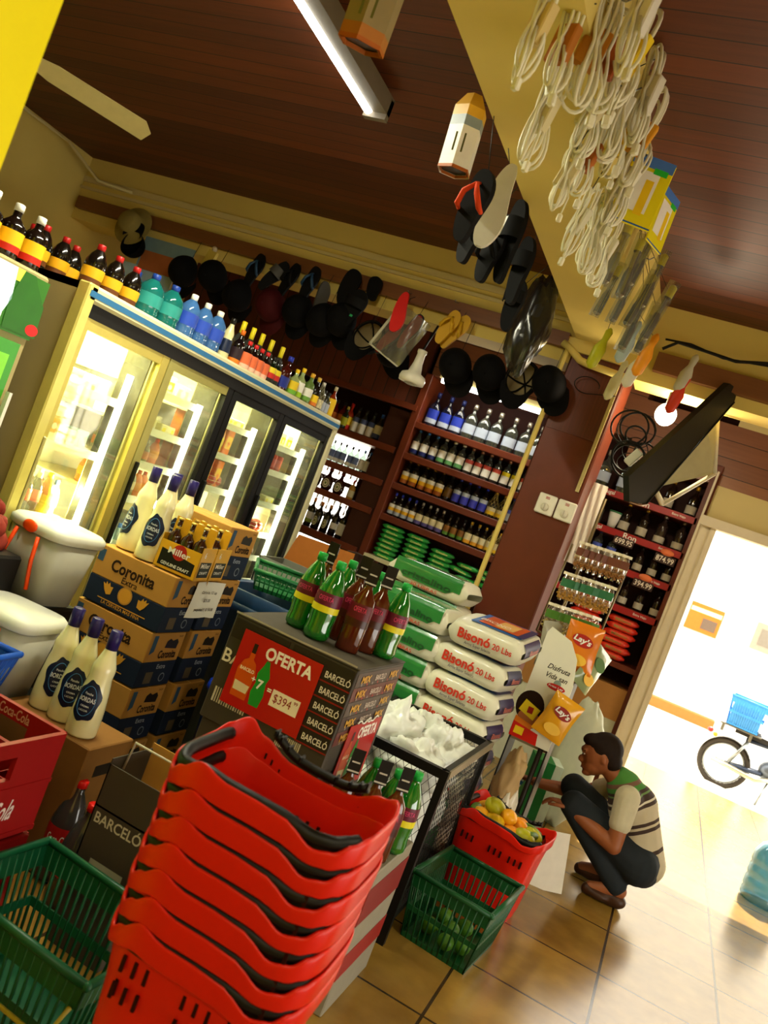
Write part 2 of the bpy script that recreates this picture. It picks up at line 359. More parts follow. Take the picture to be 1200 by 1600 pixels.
# switches
def switch(x, label):
    t = thing('fan_switch', label, 'switch', (x, 5.0, 1.86), group='wall switches on the column')
    PL = M('e8e4d4', .35, var=.03)
    MB().b2(-.055, .055, -.028, 0, -.06, .06, PL, bev=.006).build('plate', t)
    k = MB(); k.lathe([(.024, 0), (.022, .012), (.016, .016), (.001, .017)], 16, M('d8d2c0', .3), frame((0, -.028, -.018), (1, 0, 0), (0, -1, 0))).b2(-.003, .003, -.05, -.044, -.036, -.0, M('b8b2a0', .4)); k.build('dial', t)
    e = MB(); A = FRONT((0, -.0285, .038)); e.quad(A, .024, .014, M('b01818', .4)); e.text('KDK', A, height=.008, mat=WHITE, lift=.001); e.build('badge', t)
switch(-.915, 'white fan speed switch on the brown column, left one of the pair')
switch(-.795, 'white fan speed switch on the brown column, right one, below the conduit')
# thin black wire loop on the column
tag(MB().tube([(-.94+.075*math.cos(a)+.0, 4.97, 2.6+.05*math.sin(a)) for a in [i*.35 for i in range(16)]]+[(-.76, 4.965, 2.585)], .003, BLACK, 5).build('loose_wire'), 'thin black wire looped at the head of the brown column', 'wire')

# ---- lights that belong to the room
TUBE = M('fffdf0', .3, emit=16, var=0)
def tube_lamp(name, label, x, y0, y1, z, axis='y', energy=40):
    t = thing(name, label, 'lamp')
    a, b = ((x, y0, z), (x, y1, z)) if axis == 'y' else ((y0, x, z), (y1, x, z))
    f = MB(); g = MB()
    if axis == 'y': f.b2(x+.02, x+.09, y0-.03, y1+.03, z-.005, z+.07, M('6a6050', .5)); f.b2(x-.02, x+.09, y1, y1+.03, z-.03, z+.06, M('6a6050', .5))
    else: f.b2(y0-.03, y1+.03, x+.0, x+.06, z+.02, z+.07, CREAM2)
    f.build('housing', t); g.cyl(a, b, .021, TUBE, 12); g.build('tube', t)
    return t
tube_lamp('ceiling_tube_lamp', 'glowing white tube lamp under the dark board ceiling', -1.9, 2.0, 3.17, 3.08)
lamp('light_of_ceiling_tube', 'AREA', (-1.9, 2.6, 3.04), 60, (1, .95, .7), .05, (0, 0, 0), size_y=1.15)
tube_lamp('shelf_tube_lamp', 'lit tube lamp over the middle bottle shelves, half hidden by caps', 6.5, -2.35, -1.5, 2.62, 'x')
lamp('light_of_shelf_tube', 'AREA', (-1.95, 6.44, 2.6), 9, (1, .97, .82), .9, (math.radians(-25), 0, 0), size_y=.06)
lamp('light_of_bulb_by_screen', 'POINT', (-.40, 5.15, 2.60), 22, (1, .85, .6), .05)

# ================================================================== outside
struct('pavement', MB().b2(-8, 12, 9.2, 30, -.22, -.1, M('cfc8b8', .8, var=.08, scale=2)))
r = MB(); FW = M('ded8ca', .8, var=.04); r.b2(-6, 10, 17, 17.3, -.2, 6, FW); struct('facade', r)
t = thing('shop_poster', 'orange poster on the glaring wall across the street', 'poster', (.42, 16.97, 1.6)); MB().b2(-.3, .3, 0, .025, -.28, .24, M('a05c20', .6)).build('board', t)
m_ = MB(); m_.b2(-.02, .24, -.006, 0, -.2, .0, M('5a4a3c', .6)).b2(-.28, .28, -.006, 0, .08, .16, M('f0d890', .6)); m_.build('print', t)
t = thing('shop_poster', 'grey notice board on the wall across the street, right of the orange poster', 'poster', (1.6, 16.97, 1.7)); MB().b2(-.3, .3, 0, .025, -.3, .2, M('847c6c', .6)).build('board', t); MB().b2(-.2, .2, -.006, 0, -.2, .1, M('6e665a', .6)).build('print', t)
struct('kerb', MB().b2(-4, 1.1, 15.2, 15.5, -.1, .06, M('86602e', .8)))
# ================================================================== shelving
def shelf_unit(name, label, x0, x1, zs, y0=6.6, y1=6.98, top=2.66, left=True, right=True, back=True, zb=0):
    t = thing(name, label, 'shelving')
    for z in zs:
        MB().b2(x0, x1, y0, y1, z-.055, z, BROWN, bev=.004).build('shelf_board', t)
    if left: MB().b2(x0-.035, x0+.03, y0-.012, y1, zb, top, BROWN, bev=.004).build('upright', t)
    if right: MB().b2(x1-.03, x1+.035, y0-.012, y1, zb, top, BROWN, bev=.004).build('upright', t)
    if back: MB().b2(x0, x1, y1-.012, y1, 0, top, BROWN_IN).build('back_panel', t)
    return t
ZR = (2.25, 1.975, 1.71, 1.435); ZL = (1.985, 1.69, 1.437, 1.085)
su = shelf_unit('bottle_shelving', 'dark red wooden shelving full of bottles between the post and the column', -2.5, -1.0, ZR, right=False)
MB().b2(-2.47, -1.3, 6.56, 6.98, 1.045, 1.075, CREAMPL).build('bottom_board', su)
sl = shelf_unit('open_backed_shelving', 'dark red wooden shelving in front of the bright lattice window', -4.5, -2.56, ZL, left=False, right=False, top=2.3, back=False)
MB().b2(-2.74, -2.54, 6.62, 6.98, 0, 2.3, M('3c2014', .6)).build('side_panel', sl)
sr = shelf_unit('price_tag_shelving', 'dark red wooden shelving with red price strips beside the shop door', -1.0, -.12, (2.24, 1.965, 1.712, 1.437), left=False)
MB().b2(-.97, -.14, 6.58, 6.98, .99, 1.03, BROWN).build('bottom_board', sr)
STR = M('9a1a1c', .4)
for z in (2.24, 1.965, 1.712, 1.437): 
    s_ = MB().b2(-.95, -.13, 6.588, 6.6, z-.052, z-.004, STR)
    for k in range(3): s_.text(('Brugal', 'Ron', 'Extra Viejo')[k], FRONT((-.8+.27*k, 6.5875, z-.028)), width=.1, mat=WHITE)
    s_.build('price_strip', sr)
def price(x, z, s, lb):
    yel = 'without' in lb
    t = thing('price_tag', lb, 'price tag', (x, 6.585, z))
    MB().b2(-.075, .075, -.004, 0, -.03, .03, M('3a2420', .5)).text(s, FRONT((0, -.0045, 0)), width=.13, height=.042, mat=M('e8e0d0', .5)).build('card', t)
    if not yel: MB().lathe([(.05, 0), (.05, .004), (.001, .005)], 18, M('e07848', .5), FRONT((0, 0, .055)), sq=.5).build('oval', t)
price(-.24, 1.87, '874.99', 'higher dark price card with an orange oval above it, by the door'); price(-.32, 1.64, '394.99', 'lower dark price card with an orange oval above it, by the door'); price(-.56, 1.89, '699.95', 'price card without an oval, left of the other two by the door')

# ================================================================== bottles
def G(c, r=.08): return M(c, r, coat=.6, var=.05)
def bottle(name, label, h, r, body, cap, lab=None, style='rum', n=12, zl=(.14, .5), cat='bottle', txt=None, txtmat=None, neckmat=None, capz=.86, lab2=None, loc=(0, 0, 0), rot=0, group=None, oval=False, net=None):
    P = {'rum': [(.0, 0), (.92, 0), (1, .03), (1, .56), (.93, .62), (.55, .70), (.34, .76), (.32, .97), (.32, .985)],
         'wine': [(.0, 0), (.92, 0), (1, .02), (1, .58), (.9, .66), (.45, .73), (.36, .78), (.36, .985)],
         'pet': [(.0, .01), (.75, 0), (.96, .04), (1, .1), (.92, .2), (1, .3), (1, .52), (.97, .6), (.7, .76), (.36, .87), (.32, .89), (.32, .96)],
         'flask': [(.0, 0), (.95, 0), (1, .03), (1, .5), (.9, .62), (.4, .72), (.3, .76), (.3, .985)],
         'round': [(.0, 0), (.7, 0), (.95, .12), (1, .3), (.92, .48), (.55, .62), (.3, .7), (.28, .985)],
         'tall': [(.0, 0), (.95, 0), (1, .02), (1, .34), (.78, .5), (.5, .64), (.36, .74), (.32, .985)],
         'cream': [(.0, 0), (.95, 0), (1, .02), (1, .14), (.97, .26), (.84, .44), (.72, .55), (.75, .62), (.72, .66), (.5, .75), (.34, .83), (.33, .985)],
         'jug': [(.0, 0), (.9, 0), (1, .04), (1, .2), (.95, .24), (1, .28), (1, .6), (.9, .7), (.6, .8), (.3, .88), (.28, .94)],
         'jar': [(.0, 0), (.95, 0), (1, .05), (1, .78), (.85, .84), (.85, .9)]}[style]
    t = thing(name, label, cat, loc, (0, 0, rot), group)
    sq = .62 if style in ('flask', 'round') else None
    if oval: sq = .55
    MB().lathe([(a*r, b*h) for a, b in P], n, body, sq=sq).build('body', t)
    cr = P[-1][0]*r*1.16
    top = P[-1][1]*h
    c = MB(); z0 = capz*h
    c.lathe([(cr, z0), (cr*1.02, (z0+h)/2), (cr, h-.002), (cr*.85, h), (.0, h)], n, cap); c.build('cap', t)
    if lab is not None:
        def rad(q):
            for (a, b), (c_, d) in zip(P, P[1:]):
                if b <= q <= d and d > b: return (a+(c_-a)*(q-b)/(d-b))*r
            return r
        L = MB(); m_ = 6; zs = [zl[0]+(zl[1]-zl[0])*i/m_ for i in range(m_+1)]
        pr = [(rad(q)+.0012, q*h) for q in zs]
        if lab2: mats = [lab2[0]]*2+[lab]*(m_-2) if len(lab2) == 1 else [lab2[0]]*2+[lab]*2+[lab2[1]]*2
        else: mats = lab
        L.lathe(pr, n, mats, sq=sq, open_=True)
        if txt:
            rr = rad((zl[0]+zl[1])/2)+.002
            for k, (s_, zz, wd, hh) in enumerate(txt): L.text(s_, frame((0, -rr if sq is None else -rr*sq, zz*h), (1, 0, 0), (0, -1, 0)), width=wd*r, height=hh*h, mat=txtmat or WHITE, curve=rr if sq is None else None)
        L.build('label', t)
    if net:
        N = MB(); K = 8
        for k in range(K):
            for sg in (1, -1):
                pts = []
                for i in range(9):
                    q = .05+.85*i/8; a = 2*PI*(k+sg*i*.5)/K; R_ = max([x for x in [0]+[ (P[j][0]+(P[j+1][0]-P[j][0])*(q-P[j][1])/max(1e-6, P[j+1][1]-P[j][1])) for j in range(len(P)-1) if P[j][1] <= q <= P[j+1][1]]])*r+.002
                    pts.append((R_*math.cos(a), R_*math.sin(a), q*h))
                N.tube(pts, .0011, net, 3)
        N.build('net', t)
    return t
CLR = glass('aab4ac', .05, .08, .93); DARK = G('15100a'); DGREEN = G('0c1a0c'); AMBER = G('5a2408'); DKRED = G('3a0f0a')
BLUEC = M('1d3fae', .35); WCAP = M('e4e2da', .4); GOLD = M('c99a2c', .3, .6); RED = M('c01c14', .4); SILV = M('b9b4a8', .3, .7); YEL = M('f0c814', .5); NAVY = M('17225c', .4)
LWH = M('e8e6da', .6); LBL = M('2438a8', .5); LSIL = M('aab4c4', .45); LYE = M('f0b81c', .5); LCR = M('e2d8ae', .6); PINK = M('c24a3c', .5); KGR = M('1c8a30', .45); BLK = M('16130f', .5)
COPPER = M('a8785a', .3, .7)
_proto = {}
def kind(key, **kw):
    """first call builds the bottle kind and hands it out, later calls copy it"""
    lab_ = kw.pop('label'); loc = kw.pop('loc'); rot = kw.pop('rot', 0); group = kw.pop('group', None)
    if key in _proto: return dup(_proto[key], loc, lab_, (0, 0, rot), group)
    nm = kw.pop('name', 'glass_bottle'); t = bottle(nm, lab_, kw.pop('h'), kw.pop('r'), kw.pop('body'), kw.pop('cap'), loc=loc, rot=rot, group=group, **kw)
    _proto[key] = t; return t
K = {
 'bigblue': (dict(h=.3, r=.05, body=G('12142a'), cap=NAVY, lab=LBL, lab2=(LSIL,), style='flask', zl=(.1, .5)), 'large dark rum bottle with a blue label'),
 'bigclear': (dict(h=.3, r=.054, body=CLR, cap=SILV, lab=LSIL, style='flask', zl=(.16, .42)), 'large clear rum bottle with a silver label'),
 'bigplain': (dict(h=.3, r=.04, body=CLR, cap=SILV, lab=LCR, style='wine', zl=(.15, .35)), 'plain clear spirit bottle'),
 'white_blue': (dict(h=.235, r=.034, body=CLR, cap=M('3a78c8', .4), lab=LWH, lab2=(NAVY,), style='rum', zl=(.08, .5)), 'white-labelled bottle with sky blue cap'),
 'white_diag': (dict(h=.24, r=.036, body=CLR, cap=WCAP, lab=LWH, lab2=(M('5a9a5a', .5),), style='wine', zl=(.1, .5)), 'clear bottle, white-green label, white cap'),
 'rose': (dict(h=.235, r=.034, body=CLR, cap=COPPER, lab=LWH, lab2=(LWH, PINK), style='wine', zl=(.12, .52)), 'bottle, red-topped white label, copper cap'),
 'lemon': (dict(h=.235, r=.034, body=CLR, cap=COPPER, lab=LWH, lab2=(LWH, M('e8d818', .5)), style='wine', zl=(.12, .52)), 'bottle, yellow-topped white label, copper cap'),
 'lime': (dict(h=.235, r=.034, body=CLR, cap=SILV, lab=LWH, lab2=(LWH, M('6fb23c', .5)), style='wine', zl=(.12, .52)), 'bottle, green-topped white label, silver cap'),
 'anejo': (dict(h=.235, r=.034, body=DARK, cap=GOLD, lab=LYE, lab2=(M('a85a14', .5), LWH), style='rum', zl=(.08, .5)), 'dark bottle with yellow label, gold cap'),
 'anejog': (dict(h=.225, r=.033, body=DARK, cap=BLK, lab=M('6a4a18', .4), style='rum', zl=(.15, .5)), 'dark rum bottle with a bronze label'),
 'azul': (dict(h=.23, r=.034, body=G('14100e'), cap=M('2030b0', .4), lab=M('3a3fc0', .5), lab2=(M('3a3fc0', .5), LSIL), style='rum', zl=(.1, .52)), 'dark bottle with violet label, blue cap'),
 'netted': (dict(h=.225, r=.038, body=G('2a1c08'), cap=GOLD, lab=LCR, lab2=(YEL, BLK), style='rum', zl=(.1, .5), net=M('d8c070', .4, .3)), 'dark rum bottle wrapped in gold netting'),
 'clearblue': (dict(h=.225, r=.036, body=CLR, cap=M('202a8c', .4), lab=LSIL, lab2=(LSIL, M('4a5cc0', .5)), style='rum', zl=(.1, .5)), 'clear bottle with pale blue label, navy cap'),
 's_yb': (dict(h=.2, r=.028, body=DARK, cap=M('2030b0', .4), lab=LYE, lab2=(LSIL, LWH), style='rum', zl=(.08, .5)), 'small dark bottle, yellow label, blue cap'),
 's_cream': (dict(h=.2, r=.029, body=DARK, cap=SILV, lab=LCR, lab2=(M('5a5090', .5),), style='rum', zl=(.08, .5)), 'small dark bottle, cream label, silver cap'),
 's_gg': (dict(h=.19, r=.027, body=DARK, cap=BLK, lab=M('8a5a1c', .5), lab2=(M('5a8a2c', .5),), style='rum', zl=(.1, .5)), 'small dark bottle, bronze-green label'),
 's_gold': (dict(h=.195, r=.029, body=DARK, cap=GOLD, lab=LCR, lab2=(M('e0a020', .5),), style='rum', zl=(.08, .5)), 'small dark bottle, cream label, gold cap'),
 's_net': (dict(h=.19, r=.031, body=G('2a1c08'), cap=GOLD, lab=LCR, lab2=(YEL,), style='rum', zl=(.1, .5), net=M('d8c070', .4, .3)), 'small dark bottle wrapped in gold netting'),
 's_clear': (dict(h=.19, r=.029, body=CLR, cap=M('202a8c', .4), lab=LSIL, style='rum', zl=(.1, .5)), 'small clear bottle, pale blue label'),
 'punch': (dict(h=.23, r=.036, body=G('6a1408'), cap=BLK, lab=M('c8681c', .5), lab2=(KGR,), style='rum', zl=(.1, .5)), 'red-brown bottle with orange fruit label'),
 'punchy': (dict(h=.24, r=.037, body=G('b03010'), cap=RED, lab=YEL, lab2=(RED,), style='rum', zl=(.05, .5)), 'red liqueur bottle with a broad yellow label'),
 'anis': (dict(h=.23, r=.034, body=CLR, cap=BLK, lab=LWH, lab2=(LWH, M('44507a', .5)), style='rum', zl=(.05, .6)), 'white-labelled clear bottle with a black cap'),
 'anisb': (dict(h=.235, r=.037, body=CLR, cap=M('2858b0', .4), lab=LWH, lab2=(M('32489a', .5),), style='rum', zl=(.08, .55)), 'white-labelled clear bottle with a blue cap'),
 'cran': (dict(h=.2, r=.03, body=G('2a0a0c'), cap=M('d8862c', .4), lab=M('7a4a48', .5), lab2=(RED,), style='rum', zl=(.15, .6)), 'dark red bottle with an orange cap and rosy label'),
 's_anis': (dict(h=.185, r=.027, body=CLR, cap=BLK, lab=M('6a7aa8', .5), lab2=(LWH,), style='rum', zl=(.05, .55)), 'small clear bottle, grey-blue label, black cap'),
 's_anisb': (dict(h=.19, r=.03, body=CLR, cap=M('2a6ad8', .4), lab=LWH, style='rum', zl=(.08, .55)), 'small clear bottle, white label, blue cap'),
 'oval': (dict(h=.2, r=.055, body=G('2c0c06'), cap=M('7a1c14', .4), lab=None, style='round'), 'round brown bottle with oval cream label'),
 'goldbox': (dict(h=.17, r=.033, body=M('c08a2c', .4), cap=RED, lab=LCR, style='flask', zl=(.1, .45)), 'squat gold bottle with a red cap'),
 'winew': (dict(h=.27, r=.034, body=G('10080a'), cap=BLK, lab=LWH, style='wine', zl=(.22, .42)), 'dark wine bottle with a white band label'),
 'wineg': (dict(h=.26, r=.034, body=G('10140a'), cap=M('c87a2c', .4), lab=LWH, lab2=(M('8aa03c', .5),), style='wine', zl=(.15, .5)), 'dark wine bottle, white-green label, orange foil'),
 'wineo': (dict(h=.25, r=.037, body=G('12140a'), cap=M('b87020', .35, .4), lab=None, style='wine'), 'dark wine bottle, green oval label'),
 'winet': (dict(h=.265, r=.036, body=G('0c0a0a'), cap=BLK, lab=LWH, style='wine', zl=(.12, .5)), 'dark wine bottle with a tall white label'),
 'viejo': (dict(h=.24, r=.04, body=G('1c120c'), cap=GOLD, lab=M('bdb6a4', .6), style='rum', zl=(.08, .34)), 'dark bottle, low grey label, gold cap'),
 'viejoc': (dict(h=.24, r=.042, body=G('2c201c'), cap=SILV, lab=M('bdb6a4', .6), style='rum', zl=(.06, .26)), 'brown rum bottle with a low grey label'),
 'viejos': (dict(h=.2, r=.034, body=G('22140f'), cap=BLK, lab=M('bdb6a4', .6), style='rum', zl=(.08, .32)), 'medium brown bottle, low grey label'),
}
SPACE = {}
def row(seq, x0, x1, y, z, where, group, rot=0, jit=.01, alongy=None):
    """bottles in a row; x0 and x1 are the centres of the first and the last"""
    n = len(seq)
    for i, k in enumerate(seq):
        if k is None: continue
        spec, desc = K[k]; x = x0+(x1-x0)*i/max(1, n-1)
        loc = (x, y+random.uniform(-jit, jit), z) if alongy is None else (alongy+random.uniform(-jit, jit), x, z)
        t = kind(k, label=f'{desc}, {ORD[i]} from left, {where}', loc=loc, rot=rot+random.uniform(-.2, .2), group=group, **dict(spec))
        if k in ('oval', 'wineo') and not any(c.name.startswith('label') for c in t.children):
            r_ = spec['r']; hh = spec['h']; f = .62 if k == 'oval' else 1
            L = MB(); c_ = circ(0, 0, r_*.55, hh*.2 if k == 'oval' else hh*.16, 16)
            def wrap(a, b, lift): q = a/(r_*1.0); return (r_*1.02*math.sin(q), -(r_*f*math.cos(q))-lift, hh*.3+b)
            for sc, m_, lf in ((1, LCR, .003), (.78, M('3c2410', .6) if k == 'oval' else M('4a7a2c', .6), .0045), (.6, LCR, .006), (.3, M('5c6a2c', .6), .0075)):
                L.add([wrap(a*sc, b*sc, lf) for a, b in c_], [tuple(range(len(c_)))], m_)
            o_ = L.build('label', t)
row(['bigblue']*3+['bigclear']*3, -2.40, -1.83, 6.72, 2.25, 'top middle shelf', 'bottles on the top middle shelf')
row(['bigclear']*3+['bigplain']*3, -1.70, -1.13, 6.73, 2.25, 'right of top middle shelf', 'bottles on the top middle shelf')
row(['white_blue']*3+['white_diag']*3+['rose']*4+['lemon']*2+['rose']*3+['lime']*2, -2.43, -1.13, 6.69, 1.975, 'second middle shelf', 'bottles on the second middle shelf')
row(['anejo']*5+['anejog']+['azul']*4+['netted']*2+['clearblue']*5, -2.42, -1.15, 6.69, 1.71, 'third middle shelf', 'bottles on the third middle shelf')
row(['s_yb']*4+['s_cream']*4+['s_gg']*3+['s_gold']*3+['s_net']*3+['s_clear']*4, -2.43, -1.15, 6.68, 1.435, 'fourth middle shelf', 'bottles on the fourth middle shelf')
row(['punch']*4+['punchy']+['anis']*3+['anisb']*3, -3.4, -2.66, 6.70, 1.985, 'top window shelf', 'bottles on the top left shelf')
row(['cran']*6+['s_anis']*5+['s_anisb']*4, -3.5, -2.66, 6.69, 1.69, 'second window shelf', 'bottles on the second left shelf')
row(['oval']*6+['goldbox']*2, -3.56, -2.72, 6.71, 1.437, 'third window shelf', 'bottles on the third left shelf', rot=0)
row(['winew']*5+['wineg']*2+['wineo']*2+['winew']+['winet']*2, -3.6, -2.72, 6.70, 1.085, 'lowest window shelf', 'bottles on the fourth left shelf')
row(['viejo', 'viejo', 'viejoc', 'viejoc'], -.62, -.2, 6.72, 1.965, 'second shelf by door', 'bottles on the upper door-side shelf')
row(['clearblue']*3+['viejos']*4, -.86, -.19, 6.70, 1.712, 'third shelf by door', 'bottles on the second door-side shelf')
row(['viejos']*6, -.80, -.18, 6.70, 1.437, 'fourth shelf by door', 'bottles on the third door-side shelf')
row(['bigclear']*2+['viejo']*3, -.9, -.2, 6.73, 2.24, 'topmost shelf by door', 'bottles on the topmost door-side shelf')
# box and jar on the price tag shelves
t = thing('yoghurt_tub', 'white tub with a green lid on the upper door-side shelf', 'tub', (-.70, 6.68, 1.965)); MB().lathe([(.03, 0), (.045, .1), (.046, .12)], 16, WHITE).build('tub', t); MB().lathe([(.049, .118), (.049, .13), (.001, .131)], 16, M('3c7a50', .5)).build('lid', t)
t = thing('small_carton', 'small dark carton with a yellow stripe on the upper door-side shelf', 'box', (-.83, 6.68, 1.965)); MB().b2(-.04, .04, -.03, .03, 0, .12, M('3a3a34', .5), bev=.003).quad(FRONT((0, -.0305, .09)), .07, .02, YEL).build('carton', t)

# ---- spaghetti packets
def packet(name, label, w_, d_, h_, c, band, loc, rot=0, group=None, cat='packet', txt='Cristalino'):
    t = thing(name, label, cat, loc, (0, 0, rot), group)
    b = MB()
    def f(u, v):
        a = 2*PI*u; e = 1-abs(2*v-1)**6; e = max(e, 0)**.5
        cx = math.copysign(abs(math.cos(a))**.6, math.cos(a)); cz = math.copysign(abs(math.sin(a))**.6, math.sin(a))
        return ((v-.5)*w_, cx*d_/2*(.55+.45*e), h_/2+cz*h_/2*(.25+.75*e))
    b.surf(f, 14, 9, c, closed=True); b.build('packet', t)
    e = MB()
    e.surf(lambda u, v: ((v-.5)*w_*.62, -(d_/2+.0016)*math.cos((u-.5)*1.6)**.6, h_/2+h_*.48*math.sin((u-.5)*1.9)), 6, 4, band[0], smooth=True)
    e.text(txt, FRONT((0, -d_/2-.0025, h_/2)), width=w_*.5, height=h_*.4, mat=band[1]); e.build('label', t)
    return t
GP = M('1d8a34', .3, coat=.4); GPL = M('2aa040', .35); 
sp = None; cols = ((-2.33, 7), (-2.10, 7), (-1.87, 6))
for ci, (x, n_) in enumerate(cols):
    for k in range(n_):
        lb = f'green spaghetti packet, {ORD[k]} from the bottom in the {["left", "middle", "right"][ci]} stack on the low shelf'
        loc = (x+random.uniform(-.006, .006), 6.67, 1.076+k*.041)
        if sp is None: sp = packet('spaghetti_packet', lb, .205, .09, .042, GP, (GPL, M('f0e890', .5)), loc, 0, 'stacked spaghetti packets', cat='packet')
        else: dup(sp, loc, lb, (0, 0, random.uniform(-.04, .04)))
for i, (x, y, z, rz, ry) in enumerate(((-1.68, 6.68, 1.2, .2, .1), (-1.62, 6.66, 1.25, -.2, .0), (-1.44, 6.66, 1.21, .1, .12), (-1.42, 6.68, 1.255, -.15, .05), (-1.40, 6.66, 1.16, .05, .0), (-1.25, 6.66, 1.2, .3, .1), (-1.6, 6.66, 1.15, .1, 0), (-1.18, 6.66, 1.15, 0, 0), (-1.62, 6.66, 1.10, 0, 0), (-1.4, 6.66, 1.105, 0, 0), (-1.2, 6.66, 1.1, 0, 0))):
    dup(sp, (x, y, z), f'loose green spaghetti packet right of the neat stacks, {ORD[i]} of the heap', (0, ry, rz), group='loose spaghetti packets')
RP = M('d8301c', .35, coat=.3); rp = None
for c_, x in enumerate((-.62, -.36)):
    for k in range(6):
        lb = f'red flour packet, {ORD[k]} from the bottom of the {["left", "right"][c_]} pile beside the shop door'
        loc = (x, 6.7, 1.032+k*.055)
        if rp is None: rp = packet('flour_packet', lb, .24, .14, .055, RP, (M('e04a2c', .4), M('9a8a40', .5)), loc, 0, 'red packets beside the door', txt='Milano')
        else: dup(rp, (x+random.uniform(-.02, .02), 6.7, loc[2]), lb, (0, 0, random.uniform(-.05, .05)))
# under the left shelving: white cartons before the window, and counters below
t = thing('white_counter', 'pale green counter front beside the shop door', 'counter', (-.5, 6.6, 0)); MB().b2(-.5, .38, 0, .38, 0, .62, M('c8ccb0', .6)).build('body', t); MB().b2(-.5, .385, -.01, .38, .62, .86, M('a87840', .6)).build('upper_panel', t)
# ================================================================== the long glass-door cooler
ALU = M('b9b27c', .35, .5); SIDE = M('a89a6a', .5, var=.15, scale=3); CINT = M('e8e8d8', .5, var=.03)
LED = M('fffff0', .3, emit=11, var=0); GL = glass('f4f6e4', .03, .04, .97, dirt=.12)
t = thing('drinks_cooler', 'long upright glass-door cooler lit bright inside, blue stripe along its top edge', 'cooler')
X0, XB, Y0, Y1, ZT = -2.45, -3.2, 2.6, 5.12, 1.92
MB().b2(XB, X0, Y0, Y0+.035, 0, ZT, SIDE).b2(XB, X0, Y1-.035, Y1, 0, ZT, SIDE).b2(XB, XB+.04, Y0, Y1, 0, ZT, SIDE).b2(XB, X0, Y0, Y1, ZT-.03, ZT, CREAMPL).b2(XB, X0-.02, Y0, Y1, 0, .34, SIDE).build('cabinet', t)
MB().b2(XB+.04, XB+.05, Y0+.035, Y1-.035, .34, ZT-.03, CINT).b2(XB+.04, X0-.06, Y0+.035, Y1-.035, .34, .36, CINT).b2(XB+.04, X0-.09, Y0+.035, Y0+.045, .34, ZT-.03, CINT).b2(XB+.04, X0-.09, Y1-.045, Y1-.035, .34, ZT-.03, CINT).b2(XB+.04, X0-.09, Y0+.035, Y1-.035, ZT-.05, ZT-.03, CINT).build('lining', t)
hd = MB().b2(X0-.03, X0+.03, Y0-.01, Y1+.02, 1.855, 1.925, CREAMPL, bev=.012).b2(X0+.0295, X0+.0315, Y0-.005, Y1+.01, 1.876, 1.900, M('2c6ea0', .4)).b2(X0-.03, X0+.012, Y0, Y1, 1.80, 1.855, BLACK)
hd.build('header', t)
MB().b2(X0-.03, X0+.02, Y1-.03, Y1+.035, .1, 1.93, CREAMPL, bev=.008).build('corner_trim', t); MB().b2(X0-.03, X0+.03, Y0-.02, Y0+.035, .1, 1.925, M('d8cc70', .35, .3), bev=.006).build('corner_trim', t)
MB().b2(X0-.05, X0+.015, Y0, Y1, .30, .40, BLACK).build('kick_rail', t)
YM = [2.62, 3.23, 3.82, 4.42, 5.10]
for k in range(4):
    a, b = YM[k], YM[k+1]; fm = BLACK if k else M('c4b45a', .35, .4); fa = BLACK if k > 1 else M('b0a860', .35, .4)  # first two doors: reflected yellow glow is put into the frame colour
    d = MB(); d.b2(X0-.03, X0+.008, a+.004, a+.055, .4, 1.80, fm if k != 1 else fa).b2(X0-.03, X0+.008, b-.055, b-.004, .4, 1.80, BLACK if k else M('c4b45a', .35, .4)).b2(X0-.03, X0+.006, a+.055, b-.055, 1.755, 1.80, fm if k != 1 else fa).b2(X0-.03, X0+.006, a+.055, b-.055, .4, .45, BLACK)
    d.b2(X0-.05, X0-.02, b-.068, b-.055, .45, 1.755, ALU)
    do = d.build('door', t); tag(do, 'door frame with yellow glow painted into its colour' if k == 0 else None)
    MB().b2(X0-.018, X0-.012, a+.055, b-.055, .45, 1.755, GL).build('pane', do)
    MB().b2(X0+.008, X0+.03, a+.02, a+.035, .9, 1.3, BLACK if k else ALU, bev=.004).build('handle', do)
    MB().b2(X0-.115, X0-.085, b-.092, b-.077, .45, 1.66, LED).build('light_strip', t)
    MB().b2(X0-.17, X0-.03, b-.076, b-.004, .36, 1.88, M('2e2c20', .3, .2)).b2(X0-.17, X0-.168, b-.078, b-.074, .36, 1.88, ALU).build('mullion', t)
    MB().b2(X0-.13, X0-.10, a+.08, b-.12, 1.825, 1.85, LED).build('light_strip', t)
SH = {0: (.93, 1.26, 1.52), 1: (.78, 1.10, 1.28, 1.45, 1.64), 2: (1.0, 1.25, 1.445, 1.62), 3: (.72, .88, 1.04, 1.24, 1.45, 1.615)}
for k in range(4):
    for z in SH[k]:
        MB().b2(XB+.06, X0-.13, YM[k]+.03, YM[k+1]-.03, z-.012, z, CREAMPL).b2(X0-.13, X0-.122, YM[k]+.03, YM[k+1]-.06, z-.022, z+.016, WHITE).build('shelf', t)
for k, e in enumerate((60, 26, 18, 14)):
    lamp('light_inside_cooler', 'AREA', (X0-.17, (YM[k]+YM[k+1])/2, 1.84), e, (1, .96, .62) if k < 3 else (1, .98, .85), .1, (0, math.radians(12), 0), size_y=.5)
    lamp('light_of_door_strip', 'AREA', (X0-.115, YM[k+1]-.105, 1.08), (30, 12, 9, 8)[k], (1, .95, .6) if k < 3 else (1, .98, .85), .03, (0, math.radians(90), math.radians(20)), size_y=.03)
